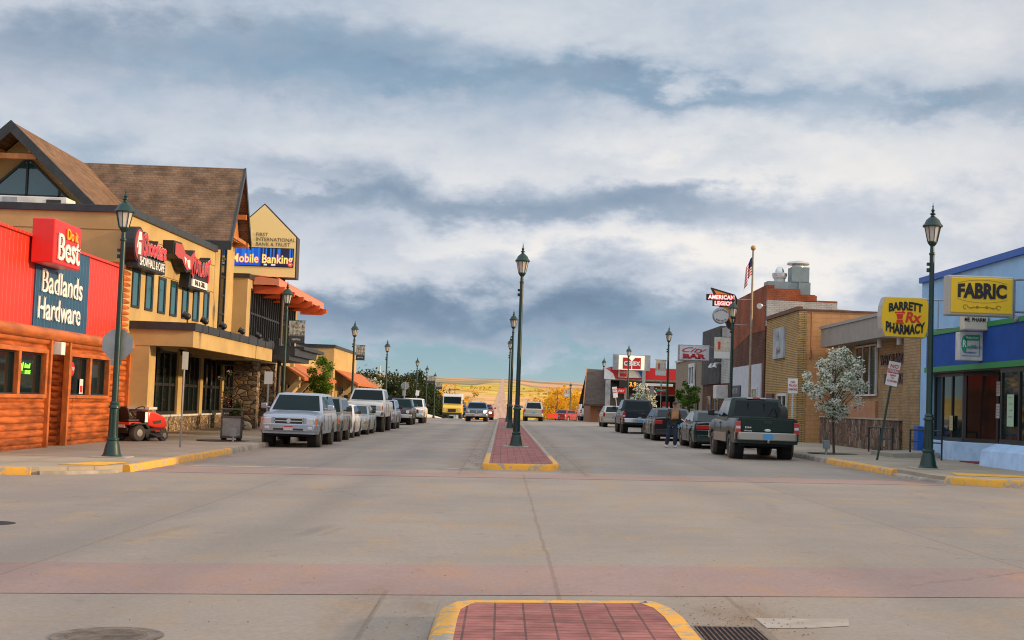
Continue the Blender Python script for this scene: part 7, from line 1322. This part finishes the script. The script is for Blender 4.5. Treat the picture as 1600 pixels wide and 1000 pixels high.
# joints
J = dict(pel=(0, 0, .95), ch=(.01, 0, 1.18), chest=(.03, 0, 1.36), neck=(.05, -.01, 1.49), head0=(.06, -.02, 1.58), head1=(.065, -.02, 1.70),
         hl=(-.10, 0, .90), kl=(-.16, -.05, .50), al=(-.21, .04, .09), tl=(-.24, -.10, .04), hr=(.10, 0, .90), kr=(.11, -.10, .50), ar=(.10, -.04, .09), tr=(.11, -.20, .04),
         sl=(-.15, 0, 1.42), el=(-.24, -.06, 1.16), wl=(-.06, -.24, 1.10), sr=(.21, 0, 1.42), er=(.30, -.02, 1.17), wr=(.43, -.12, 1.02))
def chain(names): return [J[n_] for n_ in names]
V = [J[k] for k in ('pel', 'ch', 'chest', 'neck', 'head0', 'head1', 'hl', 'kl', 'al', 'tl', 'hr', 'kr', 'ar', 'tr', 'sl', 'el', 'wl', 'sr', 'er', 'wr')]
E_ = [(0, 1), (1, 2), (2, 3), (3, 4), (4, 5), (0, 6), (6, 7), (7, 8), (8, 9), (0, 10), (10, 11), (11, 12), (12, 13), (2, 14), (14, 15), (15, 16), (2, 17), (17, 18), (18, 19)]
R_ = [(.13, .10), (.13, .095), (.14, .10), .05, (.072, .085), (.07, .08), .085, .058, .038, .035, .085, .058, .038, .035, .06, .042, .028, .06, .042, .028]
def hand(base, d, n0):
    """palm and five fingers appended to the body skeleton"""
    d = Vector(d).normalized(); side = d.cross(Vector((0, 0, 1))).normalized(); up = side.cross(d); b0 = Vector(base); pl = b0+d*.07
    V.append(tuple(pl)); R_.append((.032, .018)); E_.append((n0, len(V)-1)); pi_ = len(V)-1
    for k, ln in enumerate((.055, .065, .06, .045)):
        o = side*((k-1.5)*.021); a = pl+o+d*.03; c_ = a+d*ln*.6-up*.012; e = c_+d*ln*.3-up*.03
        st0 = len(V); V.extend([tuple(a), tuple(c_), tuple(e)]); R_.extend([.010, .009, .008]); E_.extend([(pi_, st0), (st0, st0+1), (st0+1, st0+2)])
    a = b0+d*.03+side*.04; c_ = a+d*.045+side*.015; st0 = len(V); V.extend([tuple(a), tuple(c_)]); R_.extend([.011, .009]); E_.extend([(n0, st0), (st0, st0+1)])
hand(J['wl'], (1, -.15, .1), 16); hand(J['wr'], (.6, -.5, -.5), 19)
body = skin_obj('body', V, E_, R_, skin_m, pe, 2)
skin_obj('jacket', chain(('pel', 'ch', 'chest', 'sl', 'el', 'wl', 'sr', 'er', 'wr'))+[(.04, 0, 1.45), (-.0, 0, .86)], [(0, 1), (1, 2), (2, 3), (3, 4), (4, 5), (2, 6), (6, 7), (7, 8), (2, 9), (0, 10)], [(.175, .13), (.17, .125), (.18, .13), .085, .065, .05, .085, .065, .05, .08, (.165, .125)], jacket_m, pe, 2)
for n_, a in (('left', ('hl', 'kl', 'al')), ('right', ('hr', 'kr', 'ar'))): pass
skin_obj('jeans', [J['pel'], J['hl'], J['kl'], J['al'], J['hr'], J['kr'], J['ar']], [(0, 1), (1, 2), (2, 3), (0, 4), (4, 5), (5, 6)], [(.155, .12), .115, .092, .082, .115, .092, .082], jeans_m, pe, 2)
for a, t_ in (('al', 'tl'), ('ar', 'tr')):
    x, y, z = J[t_]; b = MB(); b.prism([(x-.05, y-.08, .0), (x+.05, y-.08, .0), (x+.045, y+.22, .0), (x-.045, y+.22, .0)], (0, 0, .085)); b.obj('shoe', shoe_m, pe, bevel=.03, seg=3, smooth=50)
hx, hy, hz = J['head1']
b = MB(); b.sphere((hx, hy+.01, hz+.005), .098, 16, 10, sz=.85); b.v = [(x, y, max(z, hz-.01)) for x, y, z in b.v]; b.prism([(hx-.075, hy-.06, hz-.005), (hx-.06, hy-.17, hz-.02), (hx+.06, hy-.17, hz-.02), (hx+.075, hy-.06, hz-.005)], (0, 0, .012)); b.obj('cap', cap_m, pe, smooth=60)
b = MB()
for s in (1, -1): b.sphere((hx+s*.03, hy-.083, hz-.045), .011, 8, 6)
b.obj('eyes', black_pt, body)
b = MB(); b.prism([(hx-.012, hy-.085, hz-.08), (hx+.012, hy-.085, hz-.08), (hx+.006, hy-.085, hz-.04), (hx-.006, hy-.085, hz-.04)], (0, -.022, 0)); b.obj('nose', skin_m, body)
b = MB(); b.box(hx-.024, hx+.024, hy-.088, hy-.078, hz-.108, hz-.102); b.obj('mouth', mat('lips', (.25, .07, .06), .6), body)
b = MB(); 
for s in (1, -1): b.sphere((hx+s*.078, hy+.01, hz-.055), .02, 8, 6)
b.obj('ears', skin_m, body)
b = MB(); b.prism([(.0, -.115, 1.46), (.11, -.115, 1.46), (.07, -.135, 1.32), (.055, -.135, 1.32)], (0, .012, 0)); b.obj('shirt_collar', white_pt, pe)
bg_ = empty('paper_bag', (6.67, 54.95, G(6.6, 55)+1.13), 'brown paper bag held against the chest of the man', 'bag'); b = MB(); b.box(-.13, .13, -.09, .05, 0, .36); b.box(-.12, .12, -.08, .04, .36, .362); b.obj('paper', mat('kraft_paper', (.38, .20, .10), .85, var=.2, vscale=6), bg_, bevel=.01)
ky = empty('folded_paper', (7.02, 55.0, G(7, 55)+1.06), 'small white folded paper in the left hand of the man', 'paper'); b = MB(); b.prism([(-.10, 0, .03), (.04, 0, -.05), (.05, 0, -.02), (-.08, 0, .07)], (0, .02, 0)); b.obj('sheet', white_pt, ky)

rnd = random.Random(77); b = MB()
for k in range(420):
    q = rnd.random()
    if q < .45: x, y = rnd.gauss(1.75, .35), rnd.gauss(10.9, .5)
    elif q < .7: x, y = rnd.choice((-.7, 1.7))+rnd.gauss(0, .15), rnd.uniform(35, 60) if rnd.random() < .6 else rnd.uniform(8.5, 11)
    else: x, y = rnd.uniform(-6, 7), rnd.uniform(8.5, 16)
    if -.45 < x < 1.36 and y < 10.9: continue
    if -.5 < x < 1.5 and y > 34: continue
    r = rnd.uniform(.003, .008) if y < 20 else rnd.uniform(.01, .02); z = G(x, y)+.004+r*.3
    b.add([(x-r, y, z), (x, y-r, z), (x+r*1.2, y, z), (x, y+r, z), (x, y, z+r*.8)], [(0, 1, 4), (1, 2, 4), (2, 3, 4), (3, 0, 4)])
tag(b.obj('grit', mat('grit_brown', (.10, .07, .05), .9, var=.5, vscale=30)), 'loose grit and pebbles scattered on the road', 'grit', kind='stuff')
# ================================================================ TREES AND THE FAR VALLEY
def leafmat(name, c1, c2, sc=1.2, rough=0.7, trans=0.35):
    m = bpy.data.materials.new(name); m.use_nodes = True; t = NT(m.node_tree); t.n.clear()
    co = t.node('ShaderNodeTexCoord').outputs['Object']; c = t.mix(t.rng(t.noise(co, sc, 4, .7), .36, .64), c1, c2)
    d = t.node('ShaderNodeBsdfDiffuse'); t.put(d.inputs[0], c); tr = t.node('ShaderNodeBsdfTranslucent'); t.put(tr.inputs[0], c); mx = t.node('ShaderNodeMixShader'); mx.inputs[0].default_value = trans
    t.l.new(d.outputs[0], mx.inputs[1]); t.l.new(tr.outputs[0], mx.inputs[2]); o = t.node('ShaderNodeOutputMaterial'); t.l.new(mx.outputs[0], o.inputs[0]); return m
lf_green = leafmat('leaf_green', (0.07, 0.16, 0.02), (0.14, 0.23, 0.03)); lf_dark = leafmat('leaf_evergreen', (0.028, 0.048, 0.018), (0.055, 0.065, 0.028), 0.8, trans=.15); lf_olive = leafmat('leaf_olive', (0.10, 0.14, 0.05), (0.17, 0.2, 0.08))
blossom = leafmat('blossom_white', (0.72, 0.74, 0.60), (0.82, 0.82, 0.74), 5); pinkb = leafmat('blossom_pink', (0.60, 0.16, 0.22), (0.65, 0.28, 0.30), 5); lf_yel = leafmat('leaf_golden', (0.88, 0.46, 0.03), (0.62, 0.36, 0.035), .09, trans=.4); lf_brown = leafmat('leaf_bronze', (.12, .07, .03), (.10, .09, .03), 3)
bark = mat('bark', (0.085, 0.055, 0.038), .9, var=.3, vscale=5, bump=.4, bscale=20)
def leaves(b, clumps, n, s, rnd, mfun=None, cr=0.3, flat=0.6):
    for i in range(n):
        c, r = clumps[rnd.randrange(len(clumps))]
        while True:
            p = Vector((rnd.uniform(-1, 1), rnd.uniform(-1, 1), rnd.uniform(-1, 1)))
            if p.length < 1: break
        p = Vector(c)+p*(0.45+.55*p.length)*r; u = Vector((rnd.gauss(0, 1), rnd.gauss(0, 1), rnd.gauss(0, 1)*flat)).normalized(); v = u.orthogonal().normalized(); v = (v*cos(i)+u.cross(v)*sin(i)); k = s*rnd.uniform(.6, 1.3)
        b.add([p-u*k, p-v*k*.55, p+u*k, p+v*k*.55], [(0, 1, 2, 3)], mfun(rnd) if mfun else 0)
def tree(label, x, y, h, crown, rad, n, s, mats, seed, clump=None, trunk_r=.07, ground=.15, name='tree', stem=None, mfun=None, group=None, cs=.34, multi=3):
    """crown = (centre height, half height); rad = half width"""
    rnd = random.Random(seed); z0 = G(x, y)+ground; r_ = empty(name, (x, y, z0), label, 'tree', group=group)
    cz, ch = crown; K = clump or 26; cl = []
    for i in range(K):
        a = rnd.uniform(0, 2*pi); e = rnd.uniform(-1, 1); q = sqrt(max(0, 1-e*e))*rnd.uniform(.45, 1.0); cl.append(((q*cos(a)*rad, q*sin(a)*rad, cz+e*ch*rnd.uniform(.75, 1.05)), rad*cs*rnd.uniform(.65, 1.25)))
    b = MB(); st_ = stem or cz-ch*.7; lean = Vector((rnd.uniform(-.06, .06), 0, 0)); p0 = Vector((0, 0, -.1)); p1 = Vector((lean.x*st_, 0, st_)); b.cyl(p0, p1, trunk_r, trunk_r*.75, 9)
    top = Vector((lean.x*2, 0, cz+ch*.5)); b.cyl(p1, top, trunk_r*.75, trunk_r*.2, 7)
    for c, r in cl[:max(8, K//2)]:
        t_ = rnd.uniform(0, .75); a = p1.lerp(top, t_); m_ = a.lerp(Vector(c), .5)+Vector((0, 0, .06*rad)); rr2 = trunk_r*.42*(1-t_*.6); b.cyl(a, m_, rr2, rr2*.7, 5); b.cyl(m_, Vector(c), rr2*.7, rr2*.25, 5)
    b.obj('trunk', bark, r_, smooth=50); b = MB(); leaves(b, cl, n, s, rnd, mfun, cs); b.obj('crown', mats, r_); return r_
def copyt(src, x, y, label, sc=1.0, rz=0.0, ground=0.0): o = copy_tree(src, loc=(x, y, G(x, y)+ground), rz=rz, label=label, sc=(sc, sc, sc)); return o
tree('small tree in full white blossom on the right pavement before the orange wall', 10.8, 46.2, 3.6, (2.25, 1.08), 1.02, 8200, .046, [lf_olive, blossom], 3, clump=75, trunk_r=.045, stem=.9, mfun=lambda r: 1 if r.random() < .74 else 0, cs=.22)
for k in range(0): pass
tree('thin young tree with a few pink blossoms behind the litter bin', -9.75, 50.3, 2.4, (1.85, .65), .26, 420, .04, [lf_brown, lf_dark, pinkb], 5, clump=12, trunk_r=.022, stem=1.0, mfun=lambda r: 2 if r.random() < .13 else (0 if r.random() < .5 else 1), cs=.5)
tree('bright green leafy young tree before the orange awnings on the left', -10.5, 82.5, 4.0, (2.75, 1.05), .78, 3400, .07, [lf_green], 8, clump=44, trunk_r=.04, cs=.40)
tree('pale blossoming tree past the orange awnings on the left', -10.4, 113, 3.2, (2.3, 1.0), .85, 1300, .09, [lf_olive, blossom], 9, trunk_r=.05, mfun=lambda r: 1 if r.random() < .55 else 0)
tree('white blossoming tree in front of the fuel price sign', 11.2, 112, 3.4, (2.1, .95), 1.15, 1800, .09, [lf_olive, blossom], 10, trunk_r=.05, mfun=lambda r: 1 if r.random() < .55 else 0)
tree('sparse green tree before the beige bar', 11.3, 87.0, 3.2, (2.15, .72), .75, 1400, .08, [lf_green], 12, trunk_r=.04, clump=24)
sb = empty('shrub', (-12.35, 66.3, G(-12, 66)+.1), 'dark green conical shrub at the foot of the stone pier', 'shrub'); rnd = random.Random(4); cl = [((rnd.uniform(-.3, .3)*(1-z/2.2), rnd.uniform(-.3, .3), z), .34*(1-z/2.6)) for z in [i*.11 for i in range(12)]+[.2, .4, .6]]; b = MB(); leaves(b, cl, 1500, .05, rnd); b.obj('foliage', lf_dark, sb); b = MB(); b.cyl((0, 0, -.1), (0, 0, 1.1), .03, .01, 6); b.obj('stem', bark, sb)
# evergreens left of the road past the crest
EG = 'dark evergreens along the left side past the crest'
t1 = tree('tall dark evergreen, highest of the clump left of the yellow van', -12.4, 205, 7, (3.9, 3.3), 2.0, 2600, .17, [lf_dark], 21, clump=40, trunk_r=.14, ground=0, group=EG, cs=.42)
t2 = tree('broad dark evergreen at the left end of the clump near the stop sign', -12.8, 172, 5, (2.5, 2.2), 1.9, 2200, .16, [lf_dark], 22, clump=34, trunk_r=.12, ground=0, group=EG, cs=.45)
for (src, x, y, sc, rz, lb) in ((t2, -14.2, 150, 1.0, 1.0, 'dark evergreen farthest left, beyond the awning shop'), (t1, -12.6, 188, .84, 2.0, 'dark evergreen between the stop sign and the white leaning sign'), (t2, -11.8, 215, 1.15, 3.0, 'dark evergreen behind the lamp with the grey banner'), (t1, -11.9, 232, .92, 4.0, 'dark evergreen rising behind the pale grey banner'), (t2, -11.5, 250, 1.2, 5.0, 'dark evergreen directly left of the yellow van'), (t2, -11.2, 268, 1.1, 1.7, 'low dark evergreen just over the yellow van roof'), (t1, -15.5, 176, .75, 2.6, 'dark evergreen in the second row of the clump'), (t2, -15.5, 196, 1.3, .6, 'wide dark evergreen at the back of the clump'), (t1, -16, 160, .7, 3.3, 'slim evergreen behind the far left of the clump'), (t2, -11.6, 226, .8, .4, 'small evergreen low in the clump by the white wall'), (t2, -11.9, 196, .85, 2.2, 'bushy evergreen low behind the white wall')): copyt(src, x, y, lb, sc, rz)
# golden lit trees in the dip
YG = 'golden sunlit trees in the valley'
y1 = tree('large golden tree right of the highway behind the pale gold suv', 25, 430, 13, (8.5, 5.5), 6.5, 2600, .42, [lf_yel], 31, clump=44, trunk_r=.3, ground=0, group=YG, cs=.36); y2 = tree('golden tree left of the highway above the slate blue pickup', -20, 600, 11, (6, 4.5), 6.5, 2400, .40, [lf_yel], 33, clump=40, trunk_r=.25, ground=0, group=YG, cs=.38)
rnd = random.Random(11); side = ['taller', 'rounder', 'paler', 'wider', 'narrower', 'leafier']
spots = [(32, 400), (44, 440), (60, 420), (19, 380), (40, 500), (54, 520), (76, 470), (90, 440), (70, 560), (14, 410), (104, 500), (36, 600), (24, 330), (34, 318), (17, 300), (13, 365), (17, 392), (22, 352), (26, 462), (19, 441), (29, 378), (39, 368), (51, 392)]
labs = ['golden tree second right of the highway', 'golden tree left of the lamp with the far banner', 'golden tree behind the lamp with the far banner', 'golden tree just over the pale gold suv roof', 'golden tree high on the second row right of the suv', 'golden tree in the back row near the middle', 'golden tree near the brown gabled roof', 'golden tree hidden partly by the brown gabled roof', 'golden tree at the back left of the gabled roof', 'golden tree close to the median lamps', 'golden tree farthest right in the valley', 'golden tree on the far row above the suv', 'low golden tree right beside the pale gold suv', 'low golden tree above the red orange barricade', 'small golden tree between suv and median lamps', 'golden tree just right of the median lamp posts', 'golden tree above the left edge of the pale gold suv', 'golden tree over the right edge of the pale gold suv', 'golden tree in the second row over the suv', 'golden tree above the middle of the suv roof', 'golden tree between the suv and the barricade', 'golden tree above the red car past the crest', 'golden tree left of the white house by the banner lamp']
for (x, y), lb in zip(spots, labs): copyt(y1 if rnd.random() < .55 else y2, x, y, lb, rnd.uniform(.70, .98) if y > 345 else .5, rnd.uniform(0, 6))
for (x, y, lb, s) in ((-31, 700, 'golden tree behind the yellow van roof, left one', 1.6), (-17, 680, 'golden tree right above the dark red car', 1.35), (-45, 660, 'golden tree between the evergreens and the yellow van', 1.6), (-24, 640, 'golden tree over the gap between van and blue pickup', 1.5), (-38, 740, 'golden tree in the back row over the yellow van', 1.75), (-58, 700, 'golden tree just right of the far small lamps', 1.6)): copyt(y2, x, y, lb, s, s*7)
# distant wood as one mass
b = MB(); rnd = random.Random(5)
for k in range(150):
    y = rnd.uniform(520, 900); x = rnd.uniform(18, 60+y*.33) if k % 3 else -rnd.uniform(28, 60+y*.33)
    g_ = G(x, y); hh = rnd.uniform(6, 10); cl = [((x+rnd.uniform(-5, 5), y+rnd.uniform(-5, 5), g_+rnd.uniform(2, hh)), rnd.uniform(2, 3.4)) for _ in range(6)]; leaves(b, cl, 150, .6, rnd)
tag(b.obj('distant_wood', lf_yel), 'golden wood filling the valley beyond the town', 'wood', kind='stuff')
b = MB()
for k in range(520):
    y = rnd.uniform(1000, 4200); x = rnd.uniform(-.33, .33)*y
    if abs(x+3) < 26: continue
    g_ = G(x, y); leaves(b, [((x+rnd.uniform(-14, 14), y, g_+2.5), 4) for _ in range(3)], 18, 1.5+y*.0003, rnd, (lambda r, k=k: k % 3), flat=.4)
tag(b.obj('distant_scrub', [lf_yel, leafmat('scrub_green', (.20, .20, .05), (.40, .30, .06), .02), leafmat('scrub_gold', (.7, .42, .06), (.5, .3, .05), .02)]), 'scattered scrub clumps on the far slopes', 'scrub', kind='stuff')
# far houses
HG = 'small houses across the valley'; hw_m = [mat('far_wall_cream', (.62, .55, .42), .8), mat('far_wall_white', (.7, .68, .64), .8), mat('far_wall_tan', (.42, .30, .2), .8)]; hr_m = mat('far_roof', (.14, .10, .08), .9)
rnd = random.Random(17); hs_ = []
def house(x, y, w_, d_, h_, lb, m_, rz=0.0, nm='house'):
    z = G(x, y); r_ = empty(nm, (x, y, z), lb, 'house', rz, group=HG); b = MB(); b.box(-w_/2, w_/2, -d_/2, d_/2, -1.5, h_); b.obj('wall', m_, r_); b = MB(); b.prism([(-w_/2-.4, -d_/2-.5, h_), (-w_/2-.4, 0, h_+d_*.28), (-w_/2-.4, d_/2+.5, h_)], (w_+.8, 0, 0)); b.obj('roof', hr_m, r_); 
    for q in (-.28, .22): b = MB(); b.box(w_*q-.6, w_*q+.6, -d_/2-.05, -d_/2, h_*.35, h_*.8); b.obj('window', glass_dk, r_)
house(-12.6, 300, 9, 8, 3.4, 'white house right behind the yellow van', hw_m[1]); house(-13, 330, 8, 8, 4, 'pale house above the small lamps left of the van', hw_m[0]); house(19, 250, 10, 8, 3.2, 'white house behind the lamp with the far banner', hw_m[1]); house(17, 205, 6, 5, 2.6, 'low blue white shed beside the far banner lamp', mat('far_wall_blue', (.35, .48, .58), .7)); house(26, 290, 11, 8, 3.4, 'cream house half hidden by golden trees near the gabled roof', hw_m[0])
house(20, 310, 10, 7, 3.5, 'tan house left of the far banner lamp', hw_m[2]); house(34, 330, 14, 8, 2.6, 'long white roofed house by the brown gable', hw_m[1])
FH = [(-150, 1750), (-132, 1700), (-118, 1760), (-104, 1680), (-92, 1740), (-78, 1700), (-64, 1760), (-170, 1680), (-190, 1740), (-210, 1700), (110, 1650), (96, 1800), (230, 1750), (300, 1700)]
FL_ = ['pale house left of the highway, nearest to it on the slope', 'cream house second from the highway on the left slope', 'white house third from the highway on the left slope', 'tan house fourth from the highway on the left slope', 'cream house fifth from the highway on the left slope', 'white house sixth from the highway on the left slope', 'cream house seventh from the highway on the left slope', 'tan house eighth from the highway on the left slope', 'cream house above the small lamps on the left slope', 'white house farthest left on the left slope', 'cream house right of the highway behind the median lamps', 'tan house right of the highway on the slope', 'white house on the right slope above the golden trees', 'tan house farthest right on the slope']
for i, ((x, y), lb) in enumerate(zip(sorted(FH[:10], key=lambda q: -q[0])+FH[10:], FL_)): house(x, y, rnd.uniform(10, 16), 9, rnd.uniform(3, 4.5), lb, hw_m[i % 3])
house(-520, 4300, 150, 30, 13, 'long cream shed lit on the far left hillside', hw_m[0]); house(-330, 4300, 55, 25, 9, 'smaller cream shed right of the long one on the far hillside', hw_m[1]); house(-640, 3000, 30, 16, 8, 'pale farm building on the left hillside', hw_m[1])
# poles
pg = 'tall thin masts past the town'; wood_m = mat('pole_wood', (.22, .14, .09), .9)
for x, y, h_, lb in ((-16.5, 190, 7.0, 'thin white mast above the evergreens on the left'), (-30, 620, 17, 'wooden utility pole left of the highway'), (-55, 820, 18, 'wooden utility pole farther left of the highway'), (11.5, 300, 9, 'wooden utility pole right of the far banner lamp'), (-11.6, 345, 11, 'wooden utility pole above the yellow van')):
    z = G(x, y); r_ = empty('utility_pole', (x, y, z), lb, 'pole', group=pg); b = MB(); b.cyl((0, 0, -1), (0, 0, h_), .12, .08, 8); b.obj('shaft', dirty_white if x == -16.5 else wood_m, r_)
    if x != -16.5: b = MB(); b.box(-1.1, 1.1, -.06, .06, h_-1, h_-.8); b.obj('crossarm', wood_m, r_)
